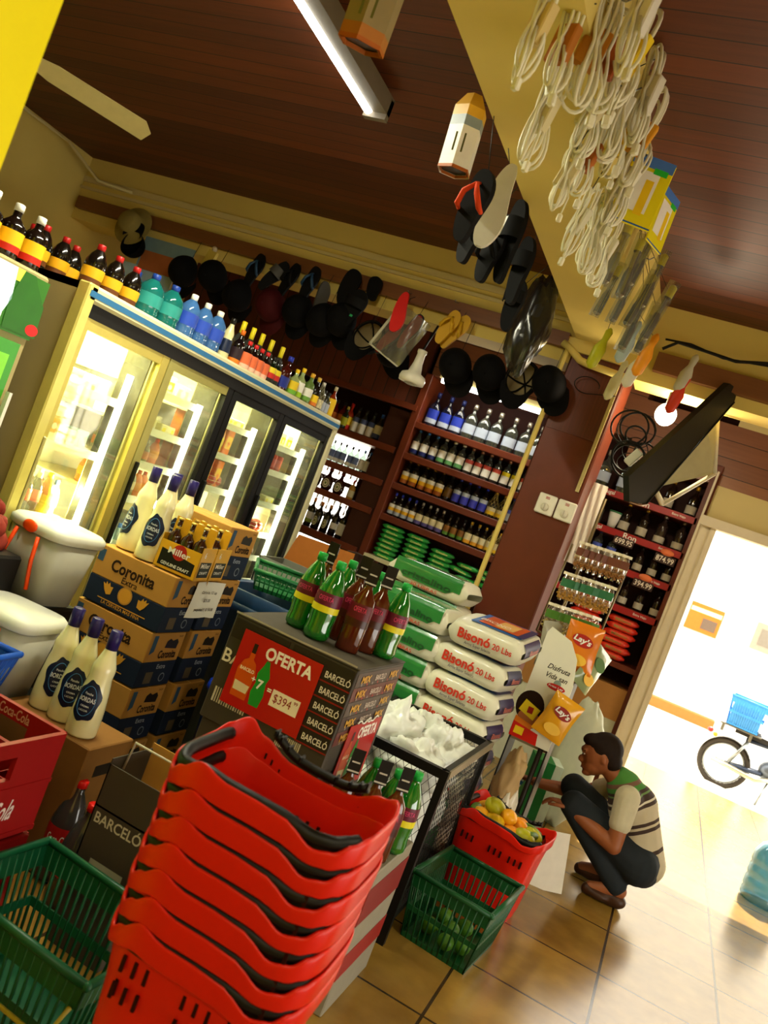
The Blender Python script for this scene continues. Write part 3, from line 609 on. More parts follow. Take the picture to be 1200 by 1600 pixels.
# ---- what stands in the cooler
DNAME = ['first', 'second', 'third', 'fourth']
def cool_row(k, si, kinds, x=-.21, y0=None, y1=None, word='bottle'):
    a, b = YM[k]+.1, YM[k+1]-.16
    a = y0 or a; b = y1 or b; n = len(kinds)
    for i, (fn, desc) in enumerate(kinds):
        if fn is None: continue
        y = a+(b-a)*i/max(1, n-1)
        fn((X0+x+random.uniform(-.008, .008), y, SH[k][si]), f'{desc}, {ORD[i]} from left, {ORD[SH[k][::-1].index(SH[k][si])]} shelf down, {DNAME[k]} cooler door', f'chilled goods behind the {DNAME[k]} door')
def mk(key, builder):
    def f(loc, label, group):
        if key in _proto: return dup(_proto[key], loc, label, (0, 0, PI/2+random.uniform(-.15, .15)), group)
        t_ = builder(label, loc, group); t_.rotation_euler[2] = PI/2; _proto[key] = t_; return t_
    return f
def bt(key, **kw): return mk(key, lambda lb, loc, g: bottle('drink_bottle', lb, loc=loc, group=g, n=10, **kw))
def carton(key, w_, d_, h_, c, c2, word='carton'):
    def b_(lb, loc, g):
        t_ = thing('juice_carton' if word == 'carton' else 'food_pack', lb, word, loc, group=g)
        MB().b2(-w_/2, w_/2, -d_/2, d_/2, 0, h_, c, bev=.004).build('carton', t_); e = MB(); A = FRONT((0, -d_/2-.001, h_*.5)); e.quad(A, w_*.8, h_*.45, c2); e.shape(A, circ(0, -h_*.05, w_*.2, w_*.2, 12), c, .002); e.build('label', t_); return t_
    return mk(key, b_)
def can(key, c, r=.026, h=.115):
    def b_(lb, loc, g):
        t_ = thing('drink_can', lb, 'can', loc, group=g); MB().lathe([(r*.85, 0), (r, .006), (r, h-.01), (r*.85, h-.002)], 12, c, open_=True).build('body', t_); MB().lathe([(r*.85, h-.004), (r*.82, h-.003), (.001, h-.004)], 12, STEEL).build('lid', t_); return t_
    return mk(key, b_)
wat = bt('c_water', h=.17, r=.03, body=glass('d8eef0', .05, .12, .75), cap=M('3a68c0', .4), lab=M('dfe8e4', .5), style='pet', zl=(.3, .5))
clr = bt('c_clear', h=.14, r=.03, body=glass('e8e8d0', .05, .12, .7), cap=M('d84a1c', .4), lab=M('e8dcc0', .5), style='pet', zl=(.25, .55))
ora = bt('c_orange', h=.14, r=.03, body=G('e87a10', .2), cap=M('e84a10', .4), lab=M('f0a020', .5), style='pet', zl=(.25, .55))
brn = bt('c_cola', h=.19, r=.032, body=G('241008'), cap=M('e0d8c0', .4), lab=M('c8461c', .5), style='pet', zl=(.32, .6))
grn = bt('c_green', h=.2, r=.032, body=G('3cae3c', .15), cap=M('d8e8d0', .4), lab=M('dff0c8', .5), style='pet', zl=(.3, .55))
yeb = bt('c_yellow', h=.2, r=.034, body=G('d88a1c', .15), cap=YEL, lab=M('e8d018', .5), style='pet', zl=(.1, .5))
sml = bt('c_small', h=.12, r=.019, body=glass('d8d0a0', .08, .2, .6), cap=WHITE, lab=M('e0804a', .5), style='rum', zl=(.15, .5))
pur = bt('c_purple', h=.125, r=.03, body=M('8c74b0', .3), cap=M('16308c', .3), lab=M('a48cc4', .4), style='jug', zl=(.1, .6))
yog = carton('c_yog', .07, .06, .1, M('e8e4c0', .5), YEL, 'pack'); juic = carton('c_juice', .075, .06, .165, M('e87c18', .4), M('f4c020', .4)); milk = carton('c_milk', .075, .06, .165, M('f0ecd0', .5), M('e8b030', .5))
ylp = carton('c_ylp', .12, .08, .05, M('e8e0b0', .5), M('e8d818', .5), 'pack'); whp = carton('c_whp', .11, .08, .08, M('f0ecd8', .5), M('dcd4a0', .5), 'pack'); blp = carton('c_blp', .1, .08, .09, M('8ab0c0', .5), M('e8e4c8', .5), 'pack')
rcan = can('c_can', M('c0361c', .35, .3))
cool_row(0, 2, [(whp, 'white pack'), (blp, 'pale blue pack'), (whp, 'white pack'), (ylp, 'yellow-topped pack'), (whp, 'white pack')]); cool_row(0, 1, [(yog, 'yellow and cream pack'), (whp, 'white pack'), (milk, 'white carton'), (whp, 'white pack'), (blp, 'pale blue pack')])
cool_row(0, 0, [(grn, 'green soft drink bottle'), (grn, 'green soft drink bottle'), (brn, 'cola bottle with orange label'), (brn, 'cola bottle with orange label'), (brn, 'cola bottle with orange label'), (yeb, 'yellow-labelled bottle'), (wat, 'pale blue water bottle')])
cool_row(1, 4, [(yog, 'yellow and cream pack'), (blp, 'pale blue pack'), (yog, 'yellow and cream pack'), (whp, 'white pack')]); cool_row(1, 3, [(whp, 'frosted white pack'), (whp, 'frosted white pack'), (ylp, 'yellow pack')])
cool_row(1, 2, [(sml, 'tiny glass bottle')]*6+[(ora, 'orange drink bottle')]); cool_row(1, 1, [(clr, 'clear bottle with orange cap')]*6+[(ora, 'orange drink bottle')]*2); cool_row(1, 0, [(wat, 'ribbed water bottle with blue cap')]*6+[(ora, 'orange drink bottle')])
cool_row(2, 3, [(ylp, 'flat yellow and white pack')]*4); cool_row(2, 2, [(grn, 'green bottle'), (sml, 'tiny glass bottle'), (sml, 'tiny glass bottle'), (yeb, 'yellow-labelled bottle'), (juic, 'orange carton')] )
cool_row(2, 1, [(milk, 'white carton'), (milk, 'white carton'), (juic, 'orange carton'), (juic, 'orange carton')])
cool_row(3, 5, [(pur, 'purple bottle with navy cap')]*3+[(yog, 'yellow and cream pack')]*2, x=-.2); cool_row(3, 4, [(rcan, 'red drink can')]*6, x=-.2)
for k_, s_, it in ((1, 3, (whp, 'frosted white pack')), (1, 2, (sml, 'tiny glass bottle')), (1, 1, (ora, 'orange drink bottle')), (1, 0, (ora, 'orange drink bottle')), (2, 2, (juic, 'orange carton')), (2, 1, (juic, 'orange carton')), (0, 1, (milk, 'white carton')), (0, 0, (brn, 'cola bottle with orange label'))):
    cool_row(k_, s_, [(it[0], 'rear '+it[1])]*6, x=-.31)
HAM = M('b8341c', .3, coat=.5, var=.3)
def sausage(key, r, c):
    def b_(lb, loc, g):
        t_ = thing('ham', lb, 'ham', loc, group=g); MB().ball((0, 0, r*.95), (r, r*1.1, r*.95), c, n=12, m=8).build('body', t_); e = MB(); 
        for q in (-.5, 0, .5): rr = math.cos(q*1.2)*r*1.01; e.tube([(rr*math.cos(a), rr*1.1*math.sin(a), r*.95+math.sin(q*1.2)*r*.95) for a in [2*PI*i/14 for i in range(14)]], .0018, M('e8d8b0', .6), 4, True)
        e.build('netting', t_); return t_
    return mk(key, b_)
ham = sausage('ham', .045, HAM); sha = sausage('hams', .034, M('8a3a1c', .35, coat=.4, var=.3))
cool_row(2, 1, [(None, '')]*4+[(ham, 'red netted ham')]*2, y1=4.3, y0=3.95); cool_row(2, 0, [(ham, 'red netted ham')]*5)
cool_row(3, 3, [(whp, 'wrapped deli tray'), (whp, 'wrapped deli tray'), (ylp, 'wrapped cheese')], x=-.2)
for s_ in (2, 1, 0): cool_row(3, s_, [(ham if s_ == 2 else sha, 'netted ham' if s_ == 2 else 'small netted ham')]*6, x=-.19)

# ---- second cooler at the far left, with a lit picture header
t = thing('display_cooler', 'cooler with a green lit picture header at the left edge', 'cooler')
MB().b2(-3.2, -2.485, 1.2, 2.455, 0, 1.87, SIDE, bev=.01).build('cabinet', t)
def backlit(c, e): return M(c, .4, emit=e, var=.2)
h_ = MB(); h_.b2(-2.487, -2.475, 1.22, 2.45, 1.625, 1.85, backlit('2f6a1c', .35)); A = RIGHT((-2.474, 2.285, 1.74)) @ Matrix.Diagonal((.9, .86, 1, 1))
h_.quad(A, .2, .26, backlit('f0f8d8', 1.3), x=-.1); h_.shape(A, [(-.22, -.12), (-.02, -.12), (.02, .0), (.0, .13), (-.1, .13), (-.18, .02)], backlit('c8e0d8', .9), .002)
h_.shape(A, [(.02, -.12), (.20, -.12), (.19, .02), (.12, .1), (.1, .13), (.04, .13), (.01, .0)], backlit('27601a', .3), .002); h_.shape(A, circ(.17, -.09, .035, .025), backlit('d01818', .6), .003); h_.quad(A, .12, .05, backlit('f0e840', 1.2), lift=.0015, x=-.02, y=.105)
h_.build('picture_header', t)
d_ = MB().b2(-2.485, -2.472, 1.22, 2.415, .2, 1.60, M('3a9a24', .3)); d_.b2(-2.472, -2.469, 1.25, 2.38, .3, 1.55, backlit('7ac83c', .35)).b2(-2.470, -2.467, 1.5, 2.32, 1.30, 1.47, backlit('2c8a20', .25)); d_.build('door', t)
MB().b2(-2.47, -2.45, 2.425, 2.44, 1.2, 1.42, WHITE).build('handle', t)

# ---- bottles standing on top of the coolers
def place(key, spec, label, loc, group, rot=PI/2, name='glass_bottle'):
    return kind(key, label=label, loc=loc, rot=rot, group=group, name=name, **spec)
SAU = dict(h=.2, r=.046, body=G('120a06', .15), cap=WHITE, lab=M('e8b818', .5), lab2=(M('c02414', .5),), style='rum', zl=(.12, .5), n=16)
for i, y in enumerate((2.18, 2.29, 2.40)): place('sauce', SAU, f'dark bottle with yellow and red label on the left cooler, {ORD[i]} from left', (-2.57, y, 1.87), 'sauce bottles on the left cooler', name='sauce_bottle')
SAU2 = dict(h=.19, r=.045, body=G('0f0a06', .15), cap=M('a01414', .4), lab=M('d8a018', .5), lab2=(M('5a3010', .5),), style='pet', zl=(.12, .46), n=16)
for i, (x, y) in enumerate(((-2.6, 2.76), (-2.6, 2.88), (-2.6, 3.0), (-2.85, 2.7), (-2.85, 2.82), (-2.98, 2.76), (-2.9, 2.94))): place('sauce2', SAU2, f'red-capped dark bottle with yellow label on the cooler, {ORD[i]} from its front corner', (x, y, 1.92), 'red-capped bottles on the cooler', name='sauce_bottle')
TQ = dict(h=.215, r=.062, body=G('12605c', .12), cap=M('1a3a8c', .4), lab=M('2a8a84', .4), style='jug', zl=(.3, .56), n=18)
for i, (x, y) in enumerate(((-2.62, 3.16), (-2.6, 3.29), (-2.78, 3.22))): place('turq', TQ, f'squat turquoise bottle on the cooler, {["left", "right", "rear"][i]} of three', (x, y, 1.92), 'turquoise bottles on the cooler', name='cleaner_bottle')
WB = dict(h=.225, r=.052, body=glass('4a7ec0', .06, .15, .45), cap=WHITE, lab=M('2848b0', .4), style='jug', zl=(.3, .58), n=18)
for i, y in enumerate((3.42, 3.545, 3.665)): place('bluew', WB, f'ribbed blue water bottle on the cooler, {ORD[i]} of three from the left', (-2.58, y, 1.92), 'blue water bottles on the cooler', name='water_bottle')
CRB = dict(h=.23, r=.036, body=M('d6cf9c', .25, coat=.5), cap=M('14120e', .3), lab=M('14203c', .4), style='cream', zl=(.2, .5), n=18)
place('creamtop', CRB, 'cream liqueur bottle with a navy label beside the blue water bottles on the cooler', (-2.57, 3.78, 1.92), None)
place('orcap', dict(h=.2, r=.034, body=G('100a0c'), cap=M('d86a18', .4), lab=M('2a1c24', .4), lab2=(M('e07a20', .5),), style='rum', zl=(.05, .5), n=14), 'dark bottle with an orange cap on the cooler', (-2.55, 3.87, 1.92), None)
OL = dict(h=.165, r=.034, body=G('140a08'), cap=M('c81c1c', .4), lab=M('d8683c', .5), lab2=(M('e8b8a0', .6),), style='rum', zl=(.04, .6), n=14)
for i, y in enumerate((3.94, 4.01, 4.08, 4.15)): place('orlab', OL, f'small dark bottle with salmon label, red cap, on the cooler, {ORD[i]} from left', (-2.53, y, 1.92), 'salmon-labelled bottles on the cooler')
YN = dict(h=.27, r=.034, body=CLR, cap=M('ead820', .4), lab=M('7a7448', .5), style='wine', zl=(.1, .4), capz=.74, n=14)
for i, y in enumerate((4.02, 4.13, 4.24, 4.36, 4.50)): place('yneck', YN, f'tall yellow-necked bottle behind the small cooler-top bottles, {ORD[i]} from left', (-2.66, y, 1.92), 'yellow-necked bottles on the cooler')
RG = dict(h=.16, r=.032, body=G('0c1a0c'), cap=BLK, lab=M('b82418', .5), lab2=(M('1c1c10', .5), M('d8c020', .5)), style='rum', zl=(.04, .62), n=14)
for i, y in enumerate((4.22, 4.28)): place('redg', RG, f'small dark bottle with a red and yellow label on the cooler, {ORD[i]} of the pair', (-2.52, y, 1.92), 'red-labelled pair on the cooler')
place('whis', dict(h=.215, r=.048, body=G('3c0e08'), cap=M('2430a0', .4), lab=M('20308c', .4), style='flask', zl=(.12, .42), n=16), 'large red-brown rum bottle with a blue cap and label on the cooler', (-2.52, 4.39, 1.92), None)
place('lem1', dict(h=.17, r=.034, body=glass('c8d890', .06, .12, .6), cap=YEL, lab=M('e0c020', .5), lab2=(M('70b030', .5),), style='rum', zl=(.1, .55), n=14), 'clear bottle with a yellow cap and lemon label on the cooler', (-2.51, 4.50, 1.92), None)
place('lem2', dict(h=.2, r=.034, body=glass('c8d890', .06, .12, .6), cap=YEL, lab=LWH, lab2=(M('a0c820', .5),), style='rum', zl=(.1, .55), n=14), 'clear bottle with a white and lime label on the cooler', (-2.52, 4.59, 1.92), None)
place('blc', dict(h=.2, r=.03, body=CLR, cap=M('2440a0', .4), lab=LWH, style='rum', zl=(.1, .5), n=14), 'clear bottle with a blue cap on the cooler', (-2.56, 4.66, 1.92), None)
place('grw', dict(h=.2, r=.034, body=glass('7a9a4a', .06, .12, .5), cap=M('d8a020', .4), lab=LWH, lab2=(M('6a9a3a', .5),), style='wine', zl=(.12, .5), n=14), 'green wine bottle with a white label and amber cap on the cooler', (-2.51, 4.70, 1.92), None)
place('dky', dict(h=.2, r=.034, body=DARK, cap=M('d8b040', .4), lab=YEL, lab2=(M('e07a20', .5),), style='rum', zl=(.08, .42), n=14), 'black bottle with a small yellow label on the cooler', (-2.51, 4.80, 1.92), None)
place('netc', dict(h=.19, r=.034, body=G('4a4630'), cap=SILV, lab=LCR, style='rum', zl=(.1, .4), net=M('a8a284', .4, .3), n=14), 'bottle in silver netting on the cooler', (-2.51, 4.88, 1.92), None)
for i, y in enumerate((4.94, 5.0)): place('sclr', dict(h=.15, r=.028, body=CLR, cap=BLK, lab=LSIL, style='rum', zl=(.1, .5), n=12), f'small clear bottle near the far end of the cooler top, {ORD[i]} of the pair', (-2.51, y, 1.92), 'small clear bottles on the cooler')
place('ybig', dict(h=.21, r=.032, body=G('7a2408'), cap=M('c8b890', .4), lab=M('f0c418', .4), style='flask', zl=(.06, .6), n=14), 'orange bottle with a big yellow label at the far end of the cooler top', (-2.51, 5.07, 1.92), None, rot=.7)
place('gdia', dict(h=.2, r=.032, body=G('16240c'), cap=M('c8b84a', .4), lab=M('b0b020', .5), style='rum', zl=(.15, .5), n=14), 'green bottle with a lime diamond label on the top shelf next to the cooler', (-3.12, 6.66, 1.985), None, rot=0)
# ================================================================== cartons and the beer stack
KRAFT = M('ad7f3c', .7, var=.08); NAV = M('1a2438', .6, var=.1); TXT = M('2a1c10', .7); GOLDP = M('c8902c', .5)
def beer_carton(label, loc, group):
    w_, d_, h_ = .395, .243, .236
    t = thing('beer_carton', label, 'box', loc, group=group)
    b = MB(); b.b2(-w_/2, w_/2, -d_/2, d_/2, h_*.46, h_, KRAFT, bev=.003).b2(-w_/2, w_/2, -d_/2, d_/2, 0, h_*.46, NAV, bev=.003)
    b.b2(-w_/2+.002, w_/2-.002, -.003, .003, h_, h_+.0012, M('c09a58', .4))
    e = b; A = FRONT((0, -d_/2-.0008, 0)); z = h_
    e.text('Coronita', frame((.0, -d_/2-.0008, z*.74), (1, 0, 0), (0, -1, 0)), width=.225, height=.052, mat=TXT, bold=.03); e.text('Extra', FRONT((.0, -d_/2-.0008, z*.56)), width=.08, height=.026, mat=TXT)
    e.shape(A, [(-.19, z*.72), (-.16, z*.72), (-.16, z*.93), (-.19, z*.93)], M('33506c', .6)); e.shape(A, circ(0, z*.33, .036, .036, 20), KRAFT, .001); e.shape(A, circ(0, z*.33, .03, .03, 20), GOLDP, .0014)
    for s_ in (-1, 1):
        e.shape(A, [(s_*(.07+a), z*.33+b_) for a, b_ in ((0, -.02), (.02, -.026), (.035, -.01), (.05, .018), (.036, .012), (.034, .026), (.024, .014), (.018, .026), (.01, .01), (-.004, .012))][::s_], GOLDP, .0012)
    e.quad(A, .25, .004, GOLDP, y=z*.13, lift=.001); e.text('LA CERVEZA MAS FINA', FRONT((.0, -d_/2-.0008, z*.08)), width=.2, mat=GOLDP)
    B = lambda y, zz: RIGHT((w_/2+.0008, y, zz))
    e.text('Coronita', B(.03, z*.60), width=.125, height=.036, mat=TXT, bold=.03); e.text('Extra', B(.02, z*.37), width=.06, height=.02, mat=M('9aa4b0', .5)); e.shape(B(0, 0), [(-.1, z*.6), (-.072, z*.66), (-.072, z*.95), (-.1, z*.95)], M('33506c', .6))
    e.shape(B(.04, z*.78), [(-.045, -.014), (.04, -.02), (.045, .008), (.03, .024), (.0, .016), (-.02, .026), (-.04, .014)], M('1c1410', .5)); 
    e.shape(B(.05, z*.16), circ(0, 0, .02, .02, 16), M('6a7480', .5), .001); e.shape(B(.05, z*.16), circ(0, 0, .015, .015, 16), NAV, .0015); e.quad(B(-.045, z*.17), .05, .05, M('5a5040', .6)); e.text('24-207', B(.09, z*.93), width=.03, mat=TXT); e.build('carton', t)
    return t
bc = None
LV = ['bottom', 'second', 'third', 'top']
for j, y in enumerate((3.022, 3.318)):
    for k in range(4):
        if j == 1 and k == 0: pass
        loc = (-2.0+random.uniform(-.008, .008), y, k*.2418+.0)
        lb = f'brown and navy beer carton, {LV[k]} layer of the {["front", "rear"][j]} column' + (', bearing the bottles' if (j, k) == (0, 3) else '')
        if bc is None: bc = beer_carton(lb, loc, 'stacked beer cartons')
        else: dup(bc, loc, lb)
dup(bc, (-2.0, 3.305, 4*.2418), 'lone brown and navy beer carton standing on top of the beer carton stack')
t = thing('price_paper', 'white paper with typed prices taped across two beer cartons', 'paper', (-1.796, 3.165, .872))
e = MB(); e.surf(lambda u, v: (.006*math.sin(u*5+v*2)+.004+.012*(1-v)*(u > .8), (u-.5)*.225+.006*(v-.5), (v-.5)*.16), 9, 7, M('dcdcd0', .7, var=.02)); 
for s_, z, w_ in (('Coronita 1/2 Lap', .035, .12), ('$35.00', .0, .05), ('paquete(1) $150.00', -.042, .15)): e.text(s_, RIGHT((.013, 0, z)), width=w_, height=.017, mat=TXT, bold=.02)
e.build('sheet', t)
# cream liqueur bottles
CRB2 = dict(h=.365, r=.054, body=M('e6dfae', .2, coat=.6, var=.03), cap=M('241a5c', .35), lab=None, style='cream', n=22, capz=.82)
def cream_label(t):
    NV = M('101a34', .35); e = MB(); R_ = .0545; h_ = .365
    def rad(z):
        q = z/h_; P_ = [(.02, 1), (.14, 1), (.26, .97), (.44, .84), (.55, .72), (.62, .75)]
        for (a0, r0), (a1, r1) in zip(P_, P_[1:]):
            if a0 <= q <= a1: return R_*(r0+(r1-r0)*(q-a0)/(a1-a0))
        return R_
    def wrap(a, z, l=.0022): q = a/R_; r_ = rad(z)+l; return (r_*math.sin(q), -r_*math.cos(q), z)
    pts = [(.048*math.cos(a)*(1+.12*math.sin(5*a)), .125+.068*math.sin(a)*(1+.06*math.cos(7*a))) for a in [2*PI*i/36 for i in range(36)]]
    N_ = 5; vs = [wrap(0, .125)]; 
    for k in range(1, N_+1): vs += [wrap(a*k/N_, .125+(z-.125)*k/N_) for a, z in pts]
    fs = [(0, 1+i, 1+(i+1) % 36) for i in range(36)]
    for k in range(N_-1):
        for i in range(36): j = (i+1) % 36; fs.append((1+k*36+i, 1+(k+1)*36+i, 1+(k+1)*36+j, 1+k*36+j))
    e.add(vs, fs, NV, True)
    for st, z, w_, hh in (('Ponche', .150, .03, .008), ('BORDAS', .130, .06, .016), ('CREMA', .108, .03, .006), ('LICOR', .094, .03, .006)):
        v, f, wd, ht = text_geo(st, .02); e.add([wrap(a*w_/wd, z+b*hh/ht, .0036) for a, b in v], f, M('c8ccd4', .4))
    e.tube([wrap(.03*math.cos(a), .125+.05*math.sin(a), .003) for a in [2*PI*i/30 for i in range(30)]], .0012, M('3c78b0', .4), 4, True)
    e.build('label', t)
for i, (x, y, rz) in enumerate(((-2.125, 2.99, -.4), (-2.0, 2.955, .25), (-2.1, 3.11, .3), (-1.985, 3.07, .2))):
    o_ = kind('creamb', label=f'cream liqueur bottle with purple cap on the beer cartons, {["front left", "front right", "rear left", "rear right"][i]}', loc=(x, y, .968), rot=rz, group='cream liqueur bottles on the beer cartons', name='liqueur_bottle', **CRB2)
    if i == 0: cream_label(o_)
for i, (x, y) in enumerate(((-1.83, 2.44), (-1.735, 2.43), (-1.625, 2.40))):
    kind('creamb', label=f'cream liqueur bottle low in front of the beer stack, {ORD[i]} from the left', loc=(x, y, .452), rot=.9-.3*i, group='lower cream liqueur bottles', name='liqueur_bottle')
# six packs
def sixpack(label, loc, rz):
    t = thing('beer_six_pack', label, 'six-pack', loc, (0, 0, rz), 'beer six-packs'); GO = M('d8a020', .35, coat=.3)
    b = MB(); b.b2(-.095, .095, -.064, -.061, 0, .115, GO).b2(-.095, .095, .061, .064, 0, .115, GO).b2(-.095, -.092, -.064, .064, 0, .14, GO).b2(.092, .095, -.064, .064, 0, .14, GO).b2(-.095, .095, -.064, .064, 0, .004, GO).b2(-.095, .095, -.002, .002, 0, .215, GO); e = b; A = FRONT((0, -.0645, .062)); D = M('14100c', .4); e.shape(A, [(-.08, -.05), (.08, -.05), (.08, .0), (-.08, .02)], D); e.shape(A, circ(0, .022, .032, .032, 18), M('a81c14', .4), .001); e.text('Miller', FRONT((0, -.0645, .082)), width=.1, height=.026, mat=WHITE, lift=.0016); e.text('GENUINE DRAFT', FRONT((0, -.0645, .025)), width=.13, height=.013, mat=WHITE, lift=.0012)
    B = lambda y, z: RIGHT((.0955, y, z)); e.shape(B(0, .05), [(-.05, -.035), (.05, -.035), (.05, .03), (-.05, .03)], D); e.text('Miller', B(0, .065), width=.08, height=.02, mat=M('e8e0d0', .4), lift=.001); e.text('DRAFT', B(0, .035), width=.07, height=.012, mat=WHITE, lift=.001); e.text('6', B(-.03, .11), height=.025, mat=WHITE); e.build('carrier', t)
    return t
BB = dict(h=.21, r=.028, body=G('2a1206'), cap=M('d8b860', .3, .8), lab=M('c8a030', .4), style='wine', zl=(.78, .83), n=10, capz=.955)
for q, (x, y, rz, lb) in enumerate(((-1.845, 2.985, .12, 'gold beer six-pack beside the cream liqueur bottles, left one'), (-1.86, 3.125, .1, 'gold beer six-pack behind the front one, against the lone beer carton'))):
    sixpack(lb, (x, y, .968), rz); k_ = 0
    for i in (-1, 0, 1):
        for j in (-1, 1):
            a, b = i*.059, j*.031; k_ += 1
            kind('beerb', label=f'gold-capped beer bottle in the {["front", "rear"][q]} six-pack, {ORD[k_-1]} counted from its left', loc=(x+a*math.cos(rz)-b*math.sin(rz), y+a*math.sin(rz)+b*math.cos(rz), .973), group=f'beer bottles in the {["front", "rear"][q]} six-pack', name='beer_bottle', **BB)

# ================================================================== rum display cartons
DK = M('3c352c', .55, var=.15, scale=5); DK2 = M('241c16', .5)
def mixface(e, B, w_, rows, h_):
    for k in range(rows):
        z = -k*h_
        e.quad(B(0, z), w_*.96, h_*.93, M(('3a2420', '5a1c18', '4a3a34')[k % 3], .35), lift=.0006)
        for s_ in (-1, 1): e.text('MIX', B(s_*w_*.3, z), width=w_*.18, height=h_*.5, mat=M('d8a020', .4), lift=.003, bold=.02)
        e.text('BARCELO', B(0, z), width=w_*.22, height=h_*.4, mat=M('c8b8a8', .4), lift=.003)
        for q in range(7): e.quad(B(-.36*w_+q*.11*w_, z-h_*.36), .01, h_*.16, M(('8a8078', 'a02018')[q % 2], .4), lift=.002)
def rum_carton(name, label, x0, x1, y0, y1, z0, z1, rows=5):
    t = thing(name, label, 'box', ((x0+x1)/2, (y0+y1)/2, z0)); w_, d_, h_ = x1-x0, y1-y0, z1-z0
    b = MB(); b.b2(-w_/2, w_/2, -d_/2, d_/2, 0, h_, DK, bev=.004); b.b2(-w_/2+.01, -.015, -d_/2-.004, -d_/2, h_-.075, h_-.01, DK2).b2(.0, w_/2-.005, -d_/2-.004, -d_/2, h_-.075, h_-.01, DK2)
    fl = MB(); fl.b2(-w_/2, w_/2+.002, -d_/2-.002, d_/2, h_, h_+.004, M('4a443a', .6)); fl.surf(lambda u, v: (-w_/2+u*w_*.98, -d_/2-.004+.006*math.sin(u*9), h_+.004+.006*v), 8, 2, M('a8a08c', .6)); fl.build('top_flaps', t)
    e = b; A = lambda x, z: FRONT((x, -d_/2-.005, z))
    e.text('BA', A(-w_*.40, h_*.62), height=.045, mat=M('d8d0c0', .5), bold=.015)
    for k in range(rows):
        z = h_-.05-k*.052; e.quad(A(w_*.37, z), w_*.24, .046, DK2, lift=.001); e.text('BARCELÓ', A(w_*.385, z), width=w_*.195, height=.027, mat=M('ddd6c6', .5), lift=.002, bold=.015); e.quad(A(w_*.37, z-.026), w_*.25, .005, M('7a1410', .5), lift=.0015)
    for q in range(14): e.quad(A(-w_*.44+q*.0095, .09), .004+.003*(q % 3 == 0), .05, M('c0b8a0', .6)); e.quad(A(w_*.12+q*.0065, .05), .003+.002*(q % 2), .04, M('b8b098', .6))
    mixface(e, lambda y, z: RIGHT((w_/2+.001, y, h_-.035+z)), d_, rows, .05); e.build('carton', t)
    return t
rum_carton('rum_carton', 'dark rum display carton with bottles standing on it and red offer signs', -1.285, -.815, 2.5, 2.96, .66, 1.02)
t = thing('dark_carton', 'plain dark carton carrying the rum display carton', 'box', (-1.05, 2.74, 0)); MB().b2(-.23, .23, -.22, .22, 0, .657, DK, bev=.004).b2(-.2, .2, -.2215, -.22, .3, .31, M('8a8068', .6)).build('carton', t)
def offer_sign(label, X, w_, h_):
    t = thing('offer_sign', label, 'sign'); t.matrix_world = X; RD = M('b01210', .35, var=.05)
    e = MB().b2(-w_/2, w_/2, -h_/2, h_/2, -.002, .0, RD); I = T(0, 0, .0004); s_ = w_/.28
    sh = lambda pts, m_, l=.0006: e.shape(I, [(x*s_, y*s_) for x, y in pts], m_, l)
    tx = lambda st, x, y, w, h, m_, b=.02, sl=0: e.text(st, T(x*s_, y*s_, .0006), width=w*s_, height=h*s_, mat=m_, bold=b, slant=sl)
    tx('OFERTA', .035, .078, .165, .04, M('f0e8dc', .5), .035)
    OR = M('c8500c', .35); 
    sh([(-.115, -.085), (-.06, -.085), (-.055, .0), (-.065, .03), (-.078, .04), (-.078, .06), (-.094, .06), (-.094, .04), (-.108, .03), (-.12, .0)], OR); sh([(-.079, .058), (-.079, .088), (-.093, .088), (-.093, .058)], M('2a1410', .4), .001)
    sh([(-.112, -.065), (-.064, -.065), (-.06, -.04), (-.114, -.036)], M('d8c8a0', .5), .0012); tx('BARCELO', -.087, .005, .05, .011, M('f0e0c0', .5))
    GR = M('1c8a2c', .3); sh([(-.045, -.088), (-.012, -.088), (-.006, -.05), (-.012, -.01), (-.006, .01), (-.018, .04), (-.022, .055), (-.034, .055), (-.038, .04), (-.05, .01), (-.046, -.02), (-.052, -.05)], GR); tx('7', -.03, -.02, .02, .03, WHITE, .03)
    tx('+', -.056, -.012, .014, .014, M('f0e8dc', .5)); tx('=', .006, -.022, .014, .010, M('f0e8dc', .5), .03)
    sh([(.018, -.062), (.115, -.062), (.115, -.012), (.018, -.012)], M('e8dcc0', .6), .0008); e.text('$394', T(.058*s_, -.037*s_, .0012), width=.062*s_, height=.03*s_, mat=M('8a1c1c', .5), bold=.0); e.text('99', T(.102*s_, -.024*s_, .0012), width=.014*s_, height=.01*s_, mat=M('8a1c1c', .5))
    e.build('card', t); return t
offer_sign('large red offer sign on the front of the rum carton reading OFERTA', frame((-1.078, 2.488, .865), (1, 0, 0), (0, -1, 0)), .30, .25)
offer_sign('smaller red offer sign hanging on the right side of the rum carton', frame((-.808, 2.76, .70), (0, 1, 0), (1, 0, 0)), .3, .24)
tag(MB().tube([(-.806, 2.66+.2*i/12, .825+.008*math.sin(i*1.3)) for i in range(13)], .003, WHITE, 5).tube([(-.803, 2.76+.012*math.cos(a), .828+.008*math.sin(a)) for a in [i*.6 for i in range(11)]], .0025, WHITE, 5).build('tie_string'), 'white string tying the smaller offer sign to the rum carton', 'string')
